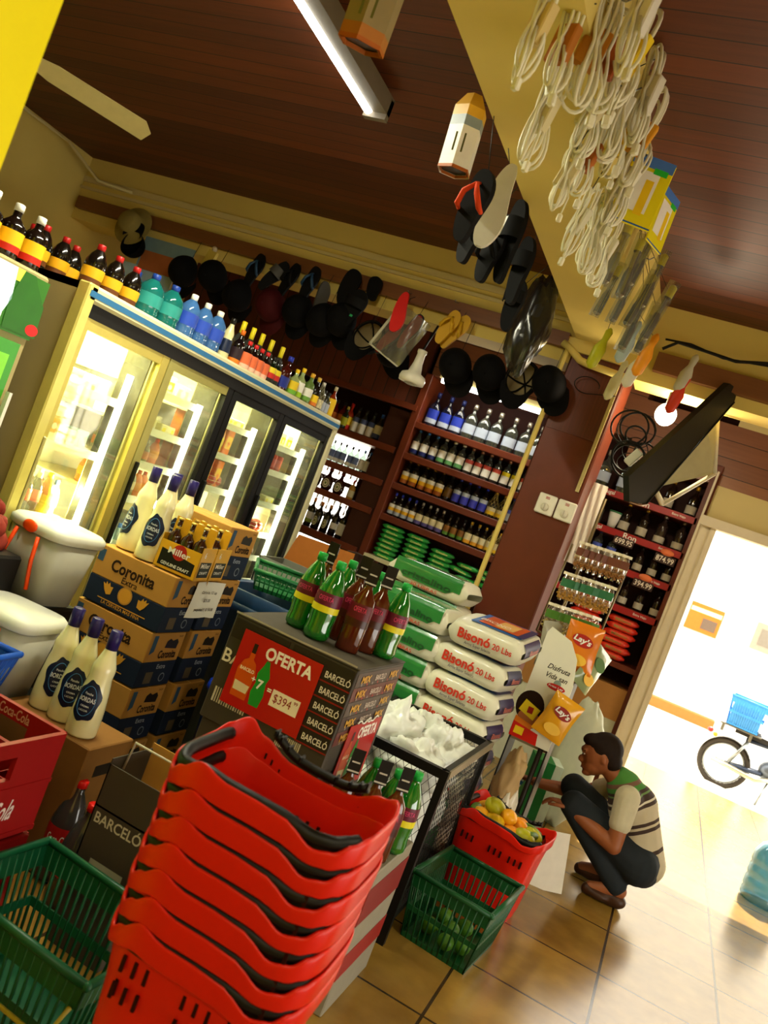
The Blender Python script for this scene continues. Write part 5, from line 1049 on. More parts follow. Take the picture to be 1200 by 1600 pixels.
for i in range(20):
    x, y, z = -2.32+random.uniform(-.09, .09), 2.34+random.uniform(-.16, .17), .89+(.06 if i > 9 else 0)+(.05 if i > 15 else 0)
    lb = f'red potato in the pile beside the coolers, {ORD[i]} of twenty'
    if 'pot' in _proto: dup(_proto['pot'], (x, y, z), lb, (i, i*2, i))
    else: _proto['pot'] = tt = thing('potato', lb, 'vegetable', (x, y, z), group='red potatoes beside the coolers'); r = MB(); crumple(r, (0, 0, 0), (.045, .036, .034), M('8c3428', .6, var=.3), 2.2, .12, 14, 9); r.build('tuber', tt)
def string(t, p0, p1, r=.0018, nm='string'):
    """a thread or hook that belongs to a hung thing, given in room coordinates"""
    o = MB().tube([p0, p1], r, BLACK, 4).build(nm, t); o.matrix_parent_inverse = t.matrix_basis.inverted(); return o
# ================================================================== things hung from the rail over the recess
CAPB = M('060505', .85, var=.2, scale=40); CAPR = M('3c0a0c', .75, var=.2); LIN = M('8a7a58', .8, var=.1)
def cap(label, loc, rot, c=CAPB, inner=False, group='caps hanging from the wooden rail'):
    t = thing('baseball_cap', label, 'cap', loc, rot, group)
    R_ = .085
    b = MB(); b.surf(lambda u, v: (R_*math.cos(2*PI*u)*math.cos(v*PI/2)**.8, R_*1.12*math.sin(2*PI*u)*math.cos(v*PI/2)**.8, .115*math.sin(v*PI/2)), 28, 9, c, closed=True); 
    b.ball((0, 0, .117), .007, c, n=8, m=5); b.build('crown', t)
    b = MB(); b.surf(lambda u, v: (.078*math.sin((u-.5)*2.5)*(1+.12*v), -R_*1.12*math.cos((u-.5)*2.5)*(1-v)*.95-v*(.165-.11*abs(2*u-1)**2.2), -.004-.02*(abs(2*u-1)**2)*1.4), 17, 6, c); b.surf(lambda u, v: (.078*math.sin((u-.5)*2.5)*(1+.12*v), -R_*1.12*math.cos((u-.5)*2.5)*(1-v)*.95-v*(.165-.11*abs(2*u-1)**2.2), -.008-.02*(abs(2*u-1)**2)*1.4), 17, 6, c); b.build('brim', t)
    if inner:
        b = MB(); b.surf(lambda u, v: (R_*.96*math.cos(2*PI*u)*math.cos(v*PI/2)**.8, R_*1.08*math.sin(2*PI*u)*math.cos(v*PI/2)**.8, .111*math.sin(v*PI/2)-.003), 28, 9, LIN, closed=True); b.build('lining', t)
        b = MB()
        for k in range(6): b.tube([(R_*.93*math.cos(k*PI/3)*math.cos(v*PI/2)**.8, R_*1.05*math.sin(k*PI/3)*math.cos(v*PI/2)**.8, .106*math.sin(v*PI/2)-.003) for v in [i/8 for i in range(9)]], .0045, c, 5)
        b.tube([(R_*.97*math.cos(a), R_*1.09*math.sin(a), .006) for a in [2*PI*i/24 for i in range(24)]], .009, c, 6, True); b.build('seam_tape', t)
    return t
# brim points down; the crown turns away from or towards us
BK1 = (math.radians(-100), 0, 0)
capA = None
for i, (x, y, rx, ry, c, inn, lb) in enumerate((
    (290, 425, -92, 10, 0, 0, 'black cap hanging from the rail, leftmost of the row over the cooler'), (335, 432, -80, -25, 0, 0, 'black cap hanging from the rail beside the leftmost one'),
    (375, 462, -95, 12, 0, 0, 'black cap with a tan inner band hanging over the water bottles'), (425, 478, -85, -5, 1, 0, 'dark wine-red cap hanging between two black caps'), (468, 486, -90, 8, 0, 0, 'black cap hanging right of the wine-red one'),
    (506, 500, -80, 16, 0, 0, 'black cap hanging below the blue-strapped sandal'), (575, 525, -95, 14, 0, 1, 'black cap hanging under the big black slippers'), (535, 500, -70, -12, 0, 0, 'black cap half behind the black slippers'),
    (612, 548, -80, -30, 0, 0, 'black cap behind the bagged red sandals'), (712, 572, -62, -28, 0, 0, 'black cap under the yellow sandals, tilted to the left'), (765, 582, -80, -20, 0, 0, 'black cap in the middle of the group near the column'),
    (815, 592, -105, 2, 0, 1, 'open black cap with light lining and black seams near the column'), (858, 600, -60, -35, 0, 0, 'black cap closest to the column'))):
    p = onY(x, y, 4.90 if i != 8 else 5.14)
    rot = (math.radians(100+i % 3*6), math.radians(ry), 0) if not inn else (math.radians(-78-i % 3*5), math.radians(180+ry), 0)
    o_ = cap(lb, p, rot, CAPR if c else CAPB, bool(inn)); o_.scale = (1.18,)*3
    string(o_, (p.x, p.y, p.z+.05), (p.x, 4.955 if i != 8 else 5.1, 2.80 if i != 8 else 2.705))
def sole(L, W_, n=40):
    pts = []
    for i in range(n):
        a = 2*PI*i/n; y = math.sin(a)*L/2; k = .80+.20*math.sin(a)-.10*math.cos(2*a) if False else 1
        wd = W_/2*(.86+.14*math.sin(a*1.0)+.06*math.sin(3*a)*.8)
        pts.append((math.copysign(abs(math.cos(a))**.75, math.cos(a))*wd+.006*math.sin(2*y/L*PI), y))
    return pts
def sandal(label, loc, rot, c, cs, L=.26, W_=.10, group=None, pat=None, kindn='flip_flop', th=.018, strap=True, front=True, extra=None):
    """toe up, sole in the local x-z plane, its foot side towards -y when front"""
    t = thing(kindn, label, 'sandal', loc, rot, group)
    A = frame((0, 0, 0), (1, 0, 0), (0, -1 if front else 1, 0)); b = MB(); b.prism(sole(L, W_), 0, th, c, A); 
    if pat: b.prism([(x*.86, y*.93) for x, y in sole(L, W_)], th, th+.001, pat, A)
    b.build('sole', t)
    if strap:
        s_ = MB()
        if strap == 'band':
            s_.surf(lambda u, v: tuple(A @ Vector((W_*.52*math.cos(PI*u), L*(.02+.24*v), th+.045*math.sin(PI*u)))), 14, 5, cs)
        else:
            for sg in (1, -1): s_.tube([tuple(A @ Vector(q)) for q in ((0, L*.30, th), (0, L*.27, th+.018), (sg*W_*.25, L*.12, th+.034), (sg*W_*.42, -L*.04, th+.02), (sg*W_*.44, -L*.08, th-.002))], .0075, cs, 7, taper=[.7, .9, 1.3, 1.3, .9])
        s_.build('strap', t)
    if extra: MB().box((.015, -(th+.002), -.05), (.02, .002, .014), M(extra, .5)).build('price_sticker', t)
    return t
def hook(p, label):
    tag(MB().tube([(p.x, 4.95, p.z+.015), (p.x, 4.90, p.z), (p.x, 4.885, p.z+.012)], .003, STEEL, 5).build('wall_hook'), label, 'hook')
BS = M('0b0a0a', .7); BLS = M('1c3a54', .5); GRY = M('4a4844', .6); REDS = M('d01810', .5, var=.05); YELS = M('c89a18', .55, var=.08); PATR = M('7a1c14', .6)
def at(x, y, Y=4.90): return onY(x, y, Y)
dg = math.radians
_sd = sandal
def sandal(label, loc, rot, *a, **k):
    t = _sd(label, loc, rot, *a, **k)
    if loc[1] > 4.5: string(t, (loc[0], loc[1]+.01, loc[2]+.08), (loc[0], 4.955, 2.82))
    return t
sandal('black flip-flop with a blue strap hanging sole-out between the caps', at(398, 425), (0, dg(8), 0), BS, BLS, strap=True)
sandal('grey and black slide with white side stripes hanging above the wine-red cap', at(428, 432, 4.87), (0, dg(28), dg(20)), BS, GRY, strap='band', kindn='slide_sandal')
sandal('black flip-flop with crossed dark straps, left of the blue-strapped one', at(452, 440, 4.88), (0, dg(14), dg(-10)), BS, BS)
sandal('black sandal with a teal blue strap and grey edge', at(484, 446, 4.86), (0, dg(6), 0), BS, BLS)
sandal('dark grey sandal edge-on beside the teal-strapped one', at(500, 470, 4.9), (0, dg(-6), dg(60)), GRY, GRY, strap=False)
sandal('big black slipper with a green price sticker, front one of the pair', at(553, 482, 4.83), (0, dg(8), 0), BS, BS, L=.25, W_=.15, strap='band', kindn='slide_sandal', extra='2aa05a')
sandal('big black slipper, rear one of the pair above the stickered slipper', at(545, 450, 4.88), (0, dg(4), 0), BS, BS, L=.25, W_=.14, strap=False, kindn='slide_sandal')
sandal('small black slipper partly behind the pair', at(585, 452, 4.92), (0, dg(-15), 0), BS, BS, L=.16, W_=.11, strap=False, kindn='slide_sandal')
sandal('bright red flip-flop sole hanging sole-out', at(624, 487, 4.80), (0, dg(0), 0), REDS, REDS, strap=False, L=.26, W_=.10, front=False)
sandal('red meshed sandal in the clear bag, left one', at(608, 530, 4.86), (0, dg(24), 0), BLACK, PATR, L=.24, W_=.095, pat=M('8a241c', .6, bump=.3), strap=False)
sandal('red meshed sandal in the clear bag, right one', at(641, 520, 4.86), (0, dg(16), 0), BLACK, PATR, L=.26, W_=.095, pat=M('8a241c', .6, bump=.3), strap=False)
t = thing('clear_bag', 'clear plastic bag around the red meshed sandals', 'bag', at(627, 525, 4.84), (0, dg(20), 0)); MB().surf(lambda u, v: ((u-.5)*.25, -.02-.012*math.sin(PI*u)+.004*math.sin(u*20+v*9), (v-.5)*.32), 14, 12, glass('d8d8c0', .12, .14, .9)).build('film', t); MB().b2(-.13, -.115, -.03, -.02, -.16, .16, M('b8b49a', .3)).b2(-.13, .12, -.03, -.02, -.165, -.155, M('b8b49a', .3)).build('edge', t)
sandal('yellow flip-flop with the paper flower strap, front one', at(700, 512, 4.86), (0, dg(14), 0), YELS, YELS, L=.23, W_=.10)
sandal('yellow flip-flop behind the front yellow one', at(712, 520, 4.90), (0, dg(22), 0), YELS, YELS, L=.25, W_=.10)
for x, y, lb in ((712, 472, 'wire hook holding the yellow sandals'), (638, 458, 'wire hook holding the red sole')): hook(at(x, y, 4.9), lb)
t = thing('straw_hat', 'beige sun hat with a pink flower hanging at the far left of the rail', 'hat', at(207, 352, 4.9), (dg(80), dg(10), 0)); MB().lathe([(.15, -.01), (.13, .0), (.085, .01), (.08, .07), (.05, .09), (.001, .092)], 26, M('8a7a40', .8, var=.2), open_=True).build('hat', t); MB().ball((.03, -.02, -.02), (.03, .03, .01), M('c06a5c', .7), n=10, m=6).build('flower', t)
cap('dark cap hanging beneath the beige sun hat', at(205, 380, 4.86), BK1)
t = thing('doll_pack', 'small yellow and cream pack hanging between the left caps', 'pack', at(328, 405, 4.88), (0, dg(12), 0)); MB().b2(-.035, .035, -.015, .015, -.06, .06, M('b8a040', .5)).ball((0, -.01, .075), .02, M('b8a888', .5), n=8, m=6).build('pack', t)
# posters behind the left bottles
t = thing('wall_poster', 'pale blue and orange poster on the far wall above the turquoise bottles', 'poster', (-4.35, 5.0, 0)); MB().b2(-.0, .45, -.015, -.005, 2.50, 2.72, M('7e9aa4', .6)).b2(.02, .40, -.018, -.01, 2.48, 2.62, M('b0683c', .6)).b2(-.15, .35, -.012, -.004, 2.28, 2.50, M('a8c4d8', .6)).build('sheet', t)
# ceiling fan at the left
t = thing('ceiling_fan', 'beige bladed ceiling fan hanging at the upper left', 'fan', (-3.7, 3.05, 2.86)); MB().lathe([(.09, -.05), (.1, 0), (.09, .06), (.03, .08), (.02, .32)], 20, CREAM2).build('motor', t)
tip = onZ(232, 212, 2.86); bs = onZ(60, 100, 2.86); hub = bs+(bs-tip)*.25; t.location = hub
d0 = math.atan2((tip-hub).y, (tip-hub).x); Lb = (tip-hub).length
for k in range(3):
    a = d0+k*2*PI/3; MB(RZ(a) @ RX(-.55)).prism([(.08, -.025), (Lb*.3, -.055), (Lb*.92, -.07), (Lb, -.02), (Lb*.985, .05), (Lb*.3, .055), (.08, .025)], -.004, .004, M('c0b070', .5)).build('blade', t)
# small white pendant fitting under the recess
p = at(644, 592, 4.93); t = thing('pendant_fan_motor', 'white bell-shaped ceiling fitting hanging before the shelves', 'fitting', p); W2 = M('e4e0cc', .35)
MB().lathe([(.06, -.035), (.095, -.03), (.1, 0), (.09, .03), (.05, .05), (.035, .12), (.03, .19), (.036, .2), (.036, .22), (.012, .225)], 24, W2).build('housing', t); t.scale = (.86,)*3; MB().lathe([(.03, -.045), (.05, -.04), (.05, -.034)], 16, M('a8a490', .4)).build('cap', t); string(t, (p.x, p.y, p.z+.2), (p.x, 5.03, 2.71), .008, 'rod')
# ================================================================== hung along the beam, left side
def hexbox(label, loc, rot, L, R_, cols, sy=1.0):
    t = thing('hexagonal_box', label, 'box', loc, rot, 'hexagonal lamp boxes'); b = MB(); pz = [(-L/2, cols[0]), (-L/2+L*.18, cols[1]), (L*.18, cols[2]), (L*.34, cols[3]), (L/2, None)]
    for (z0_, c), (z1_, _) in zip(pz, pz[1:]): b.lathe([(R_, z0_), (R_, z1_)], 6, M(c, .35), RZ(PI/6), smooth=False, open_=True, sq=sy)
    b.lathe([(R_, L/2), (R_*.5, L/2+.05), (.001, L/2+.055)], 6, M('b88a2c', .5), RZ(PI/6), smooth=False, open_=True, sq=sy); b.build('box', t)
    r = MB(); r.lathe([(R_*1.01, -L/2), (R_*1.01, -L/2+.01), (R_*.88, -L/2+.01), (R_*.88, -L/2)], 6, M('a8581c', .4), RZ(PI/6), smooth=False, open_=True, sq=sy); r.build('rim', t)
    MB().lathe([(R_*.9, -L/2+.012), (.001, -L/2+.013)], 6, M('2c2c28', .3, var=.6, scale=60), RZ(PI/6), smooth=False, open_=True, sq=sy).build('window', t)
    for k in range(2): MB().quad(frame((0, -R_*.88*sy, .0), (1, 0, 0), (0, -1, 0)), R_*.6, L*.3, M('5a5a28', .5), x=0, y=-.02).build('print', t) if k == 0 else None
    string(t, (loc[0], loc[1], loc[2]+L/2+.04), (-1.105, loc[1], 2.92)); return t
hexbox('white, yellow and orange hexagonal box hanging left of the beam', onX(722, 222, -1.19), (dg(4), dg(-4), .2), .21, .06, ('e8e8e4', 'e8e6e0', '8a98a8', 'd0a030'))
hexbox('dark-bottomed hexagonal box hanging at the top edge', onX(588, 5, -1.22), (dg(12), dg(2), .3), .22, .066, ('a86a30', '8a7a58', '9a9a50', 'b89a30'))
SH_ = [(742, 325, 2.55, 'black sandal with an orange edge hanging behind the hexagonal box', ('0a0808', 'c8401c'), 0, .24, .5), (775, 320, 2.75, 'white slide with a pale sole hanging from the beam', ('c8c4b4', 'e4e2d8'), 1, .30, .25),
       (738, 375, 3.1, 'small black slipper hanging below the white slide, left one', ('080808', '080808'), 0, .2, 1.0), (768, 400, 3.2, 'small black slipper hanging below the white slide, right one', ('080808', '080808'), 0, .23, .9),
       (800, 380, 3.2, 'long black slipper hanging against the beam', ('070707', '0a0a0a'), 0, .34, 1.2), (815, 425, 3.5, 'black slipper behind the long one against the beam', ('070707', '0a0a0a'), 0, .30, 1.1), (803, 478, 3.9, 'black slipper next to the bagged black shoes', ('070707', '0a0a0a'), 0, .26, .6)]
for x, y, Y, lb, (c1, c2), wh, L, rz in SH_:
    p = onY(x, y, Y); so_ = sandal(lb, p, (dg(4), dg(-2 if x > 780 else 4), rz if wh else -rz*.4), M(c1, .8), M(c2, .8), L=L, W_=.10, th=.03 if wh else .024, strap='band' if wh or x > 790 else True, kindn='slide_sandal', front=not wh)
    string(so_, (p.x, p.y+.02, p.z+L*.42), (-1.105, p.y+.02, 2.9))
p = onX(832, 505, -1.18); t = thing('wrapped_shoes', 'black shoes in a shiny clear bag hanging before the column', 'bag', p)
b = MB(); crumple(b, (0, 0, 0), (.075, .07, .21), M('1a1814', .35, coat=.3), 8.1, .25, 24, 16, 1.8); b.build('shoes', t)
b = MB(); crumple(b, (0, 0, -.02), (.09, .08, .26), glass('8a8678', .22, .03, .97), 4.4, .3, 34, 24, 2.2); b.build('film', t); string(t, (p.x, p.y, p.z+.2), (-1.105, p.y, 2.88))
# ================================================================== cords and packs hung along the beam's right side
CW = M('dcd8be', .45, var=.08); CY = M('d8a818', .45); CBR = M('9a5a1c', .6); CBR2 = M('7a3c10', .6)
def cord(label, loc, rz, s_=1.0, sleeve='b06a1c', ry=0, loops=4):
    t = thing('extension_cord', label, 'cord', loc, (0, ry, rz), 'white extension cords hung along the beam'); t.scale = (s_,)*3
    b = MB()
    for k in range(loops):
        w_ = .022+.008*k*random.uniform(.6, 1.2); h_ = .15+.02*random.uniform(-1, 1); y = (k-loops/2)*.012; dx = random.uniform(-.012, .012)
        pts = []
        for i in range(28):
            a = 2*PI*i/28; q = math.sin(a); wd = w_*(abs(q)**.8+.16)
            pts.append((dx+math.cos(a)*wd if True else 0, y+.006*math.sin(3*a+k), q*h_))
        b.tube(pts, .0052, CW, 6, True)
    b.build('coil', t)
    MB().box((0, 0, .0), (.07, .032, .11), M(sleeve, .55, var=.2), RY(.2), .004).build('card_sleeve', t)
    e = MB(); e.tube([(.02, -.02, -.02), (.045, -.03, -.1), (.04, -.03, -.17)], .004, CW, 6).box((.04, -.03, -.19), (.022, .018, .034), CW, None, .004); e.build('plug', t); string(t, (loc[0], loc[1], loc[2]+.12*s_), (-.706, loc[1]+.02, max(loc[2]+.14*s_, 2.9)) if loc[2] < 2.9 else (-.706, loc[1]+.02, min(loc[2]+.1, 3.12))); return t
cords = [(842, 40, 1.75, .85, 'c8b070'), (880, 70, 2.0, .9, 'a8641c'), (925, 75, 2.1, 1.0, 'b8781c'), (950, 90, 2.2, 1.0, '9a4a10'), (985, 85, 2.35, 1.1, 'e8c81c'), (1000, 25, 2.1, 1.0, 'dcd8c8'), (850, 180, 2.1, .85, 'c8bc90'), (925, 175, 2.4, .9, 'c8bc90'), (965, 175, 2.5, 1.0, 'd8d4c0'), (1010, 150, 2.6, 1.1, 'd8d4c0'),
         (918, 245, 2.5, .85, 'a85c18'), (967, 222, 2.65, .8, 'e0b818'), (1000, 215, 2.7, 1.0, 'd09018'), (885, 275, 2.4, .7, 'c8bc90'), (975, 285, 2.9, 1.0, 'd8d4c0'), (905, 345, 2.7, .8, 'c8c4a8'), (930, 365, 2.9, .9, 'c8c4a8'), (945, 390, 3.1, .9, 'd8d4bc')]
cp = []
for i, (x, y, Y, s_, sl) in enumerate(cords):
    p = onY(x, y, Y); row_ = 'upper' if y < 200 else ('middle' if y < 300 else 'lower')
    n_ = sum(1 for q in cords[:i] if ('upper' if q[1] < 200 else ('middle' if q[1] < 300 else 'lower')) == row_)
    col_ = {'e8c81c': 'yellow', 'e0b818': 'yellow', 'd09018': 'amber', '8a4a14': 'brown', '9a4a10': 'brown', 'a8641c': 'brown', 'b8781c': 'brown', 'a85c18': 'brown', 'b06a20': 'brown'}.get(sl, 'pale')
    cord(f'white extension cord with {col_} sleeve, {ORD[n_]} of the {row_} cluster hung along the beam', p, random.uniform(-.6, .6), s_, sl, random.uniform(-.12, .12), random.choice((4, 5, 6)))
for k, y in enumerate((1.7, 2.1, 2.5, 2.9, 3.3, 3.8)):
    tag(MB().tube([(-.708, y, 2.98), (-.66, y, 2.97), (-.645, y+.01, 2.99)], .003, STEEL, 5).build('wall_hook'), f'steel hook in the right side of the beam, {ORD[k]} from the camera', 'hook', 'hooks along the beam')
# blister pack, torch packs, tools
p = onY(1003, 300, 3.0); t = thing('blister_pack', 'yellow and white hanging card pack with a blue header beside the beam', 'pack', p, (0, dg(3), .25)); b = MB(); A = FRONT((0, -.006, 0))
b.box((0, 0, 0), (.155, .01, .25), M('e8d812', .4, var=.03), None, .003).quad(A, .10, .15, M('f4f0e4', .4), x=-.012, y=.0).quad(A, .15, .04, M('4a7ac8', .4), y=.108).quad(A, .05, .022, M('2cc03c', .4), x=.035, y=.082, lift=.001).quad(A, .155, .006, M('2c5ca0', .4), y=-.12).quad(A, .03, .13, YEL, x=.012, y=-.02, lift=.001); b.build('card', t); string(t, (p.x, p.y, p.z+.11), (-.706, p.y, 3.05))
dup(t, onY(1035, 345, 3.4), 'yellow card pack seen edge-on behind the larger one by the beam', (0, 0, 1.2), scale=.9)
def torch(label, loc, ry, c='4a4a44', s_=1.0):
    t = thing('screwdriver_pack', label, 'tool', loc, (0, ry, 0), 'dark tool packs hung below the yellow card'); t.scale = (s_,)*3
    MB().lathe([(.012, -.13), (.02, -.12), (.02, -.03), (.013, .0), (.013, .07), (.018, .08), (.018, .13), (.008, .14)], 12, [M('8a8a82', .2, .8), M(c, .3, .4), M(c, .3, .4), M('8a8a82', .2, .8), M('2c2a26', .4), M('d8c818', .4), M('d8c818', .4)]).build('tool', t); MB().surf(lambda u, v: ((u-.5)*.055, -.024-.006*math.sin(PI*u), (v-.5)*.30), 6, 6, glass('d8dcd0', .08, .22, .9)).build('blister', t); return t
tp = None
for i, (x, y, Y) in enumerate(((965, 395, 3.3), (985, 420, 3.4), (1005, 400, 3.5), (950, 455, 3.6), (975, 465, 3.6), (1000, 470, 3.7), (1020, 440, 3.7), (1028, 490, 3.9), (990, 505, 3.9), (1010, 515, 4.0))):
    lb = f'dark tool in a clear pack hung below the yellow card, {ORD[i]} counting downwards'
    p = onY(x, y, Y); to_ = torch(lb, p, random.uniform(.0, .22), s_=random.uniform(.85, 1.05)); string(to_, (p.x, p.y, p.z+.12), (-.706, p.y, min(3.1, p.z+.3)))
for x, y, Y, c, lb, rz in ((940, 540, 4.3, 'a8a818', 'olive yellow plastic scraper hanging at the end of the beam', .3), (1012, 550, 4.2, 'e0901c', 'orange plastic clip pack hanging at the end of the beam', 0), (995, 570, 4.4, 'c8c4a8', 'pale plastic pack hanging beside the orange one', .2), (965, 590, 4.5, 'c8c090', 'cream plastic brush hanging before the column head', -.3), (985, 530, 4.2, '9aa8a0', 'grey green pack with a red tag hanging beside the tool packs', .1), (1075, 580, 4.7, 'b8b49c', 'cream bottle-shaped lamp holder hanging on the right rail', 0), (1062, 612, 4.7, 'c8361c', 'red-capped lamp holder hanging below the cream one', 0)):
    p = onY(x, y, Y); t = thing('hanging_pack', lb, 'pack', p, (0, .15, rz)); MB().lathe([(.008, -.13), (.028, -.11), (.034, -.02), (.016, .03), (.02, .08), (.006, .1)], 12, M(c, .4), sq=.5).build('pack', t); string(t, (p.x, p.y, p.z+.08), (p.x, p.y, p.z+.2)) if False else string(t, (p.x, p.y, p.z+.08), (min(p.x, -.706) if p.x < -.3 and p.y < 4.6 else p.x, p.y if p.y < 4.6 else 4.955, max(p.z+.12, 2.87)))
# ================================================================== screen on its bracket and coiled cables right of the column
P_ = [onY(968, 775, 4.62), onY(1035, 758, 4.75), onY(1150, 606, 5.35), onY(952, 702, 4.45)]
a, b_, c_, d_ = onY(975, 772, 4.55), onY(1040, 755, 4.62), onY(1148, 608, 5.0), onY(1062, 640, 4.9)
t = thing('flat_screen', 'black flat screen seen nearly edge-on, hung from the ceiling right of the column', 'screen')
# screen: a thick slab whose face leans downwards to the right
ctr = (a+c_)/2; ex = (c_-a).normalized(); nz = Vector((.30, -.62, -.55)).normalized(); X = frame(ctr, ex, nz)
L_ = (c_-a).length; b = MB(X); b.prism([(-L_/2, -.05), (-L_/2+.10, -.145), (L_/2-.05, -.05), (L_/2, .0), (L_/2-.05, .075), (-L_/2+.05, .085)], -.02, .02, M('1c1a14', .35, var=.2)); b.build('panel', t)
b = MB(X); b.tube([(-L_/2, -.05, .022), (-L_/2+.06, -.118, .022), (-L_/2+.10, -.145, .022)], .006, M('8a6a50', .4, .5), 5); b.tube([(-L_/2+.1, -.145, .022), (L_/2-.05, -.05, .022)], .004, BLACK, 5); b.build('edge_trim', t)
t = thing('screen_bracket', 'cream metal bracket frame behind the flat screen', 'bracket'); BR = M('c8c0a4', .45)
q = [onY(x, y, Y) for x, y, Y in ((1122, 648, 5.2), (1117, 740, 5.2), (1035, 788, 5.1), (1022, 762, 5.0), (1105, 668, 5.1))]
b = MB(); b.tube([q[0], q[1]], .016, BR, 4).tube([q[1], q[2]], .014, BR, 4).tube([q[2], q[3]], .016, BR, 4).tube([q[0], (q[0].x, q[0].y, 2.8)], .014, BR, 4).tube([(q[0].x-.03, 5.0, 2.72), (q[0].x, q[0].y, 2.78)], .014, BR, 4); b.build('arms', t)
b = MB(); b.add([q[0], q[1], q[3], q[4]], [(0, 1, 2, 3)], M('a8a078', .5)); b.add([v+Vector((0, .004, 0)) for v in (q[0], q[1], q[3], q[4])], [(3, 2, 1, 0)], M('a8a078', .5)); b.build('plate', t)
t = thing('cable_coils', 'tangle of black cables coiled between the column and the flat screen', 'cable'); random.seed(21)
for k in range(9):
    c0 = onY(random.uniform(975, 1012), random.uniform(665, 735), 4.72+.02*k); R1 = random.uniform(.06, .115); ph = random.random()*6
    MB().tube([(c0.x+R1*math.cos(a_)*.9, c0.y+.03*math.sin(a_+ph), c0.z+R1*.85*math.sin(a_)) for a_ in [2*PI*i/26 for i in range(26)]], .006 if k < 6 else .003, BLACK, 6, True).build('coil', t)
t = thing('white_adapter', 'white plug adapter among the black cables', 'adapter', onY(990, 715, 4.74), (0, .5, 0)); MB().box((0, 0, 0), (.05, .03, .1), WHITE, None, .006).build('body', t)
tag(MB().tube([onY(x, y, 4.93) for x, y in ((1035, 545), (1060, 535), (1100, 548), (1150, 565), (1200, 568), (1260, 575))], .009, BLACK, 6).tube([onY(x, y, 4.93) for x, y in ((1040, 530), (1080, 538), (1130, 560), (1200, 572), (1260, 582))], .006, BLACK, 6).build('black_cable'), 'black cables sagging along the cream wall at the right', 'cable')
BLB = M('fff4d8', .3, emit=14, var=0)
t = thing('light_bulb', 'glowing round bulb in a clear bag behind the hanging packs', 'lamp', onY(1040, 648, 5.0)); MB().ball((0, 0, 0), (.06, .06, .065), BLB, n=16, m=12).build('globe', t); MB().cyl((0, 0, .06), (0, 0, .13), .022, M('c8c4b0', .4), 12).build('socket', t); MB().tube([(0, 0, .13), (0, .0, .26)], .004, BLACK, 5).build('flex', t); string(t, tuple(onY(1040, 648, 5.0)+Vector((0, 0, .25))), (onY(1040, 648, 5.0).x, 5.0, 2.76))
# white plastic sleeve hung at the column's right edge
t = thing('plastic_sleeve', 'tall shiny white plastic sleeve hanging at the right edge of the column', 'sleeve', (-.70, 5.30, 1.85)); MB().surf(lambda u, v: ((u-.5)*.09, .006*math.sin(u*14+v*8), (v-.5)*.52), 9, 14, M('f0ece0', .15, coat=.6, var=.03)).surf(lambda u, v: ((u-.5)*.09, .02+.006*math.sin(u*14+v*8), (v-.5)*.52), 9, 14, M('f0ece0', .2, var=.03)).build('film', t)
# ================================================================== strips of nut pouches
FILM = glass('f4ecd8', .06, .16, .95); t0 = {}
NUTS = [('8a5a24', 'brown nut'), ('a87a2c', 'golden seed'), ('a89858', 'pale green nut')]
for r_ in range(3):
    for k in range(8):
        u = k/7; x0p, y0p = (905+u*68-r_*24, 868+u*22+r_*48); p = onY(x0p, y0p, 4.85-.05*r_)
        lb = f'clear pouch of {NUTS[r_][1]}s on the {["upper", "middle", "lower"][r_]} hanging strip, {ORD[k]} from left'
        if r_ in t0: dup(t0[r_], p, lb, (0, 0, random.uniform(-.5, .5))); continue
        t = thing('nut_pouch', lb, 'pouch', p, (0, 0, .2), f'nut pouches on the {["upper", "middle", "lower"][r_]} strip'); t0[r_] = t
        b = MB(); random.seed(r_)
        for i in range(26): b.ball((random.uniform(-.02, .02), random.uniform(-.012, .012), -.065+random.uniform(0, .05)), (.0085, .007, .007), M(NUTS[r_][0], .5, var=.3), n=7, m=5)
        tag(b.build('nuts', t), kind='stuff')
        MB().surf(lambda u, v: (.026*math.cos(2*PI*u)*(.35+.65*math.sin(PI*min(1, (1-v)*1.1+.05))), .017*math.sin(2*PI*u)*(math.sin(PI*min(1, (1-v)+.08))), -.08+.15*v+.002*math.sin(u*25)), 16, 10, FILM, closed=True).build('film', t)
        MB().b2(-.024, .024, -.018, -.0165, .0, .045, M(('6a3a28', '2c6a44', '4a7a2c')[r_], .4)).b2(-.027, .027, -.003, .003, .066, .082, M('e8e0c8', .25, coat=.6)).build('header', t)
for r_ in range(3):
    p0, p1 = onY(898-r_*24, 862+r_*48, 4.87-.05*r_), onY(980-r_*24, 892+r_*48, 4.87-.05*r_)
    tag(MB().cyl(p0, p1, .004, STEEL, 6).build('strip_rod'), f'thin rod carrying the {["upper", "middle", "lower"][r_]} strip of nut pouches', 'rod')
t = thing('pouch_rack', 'narrow wire rack holding the strips of nut pouches beside the column', 'rack'); b = MB()
for xa, ya, xb, yb in ((895, 850, 838, 985), (982, 885, 925, 1020)): b.cyl(onY(xa, ya, 4.9), onY(xb, yb, 4.9), .006, M('7a6a48', .3, .6), 8)
b.cyl(onY(838, 985, 4.9), onY(925, 1020, 4.9), .006, M('7a6a48', .3, .6), 8); q = onY(860, 1000, 4.9); b.cyl((q.x, 4.92, 0), (q.x, 4.92, 2.0), .01, M('7a6a48', .3, .6), 8); b.build('wires', t)
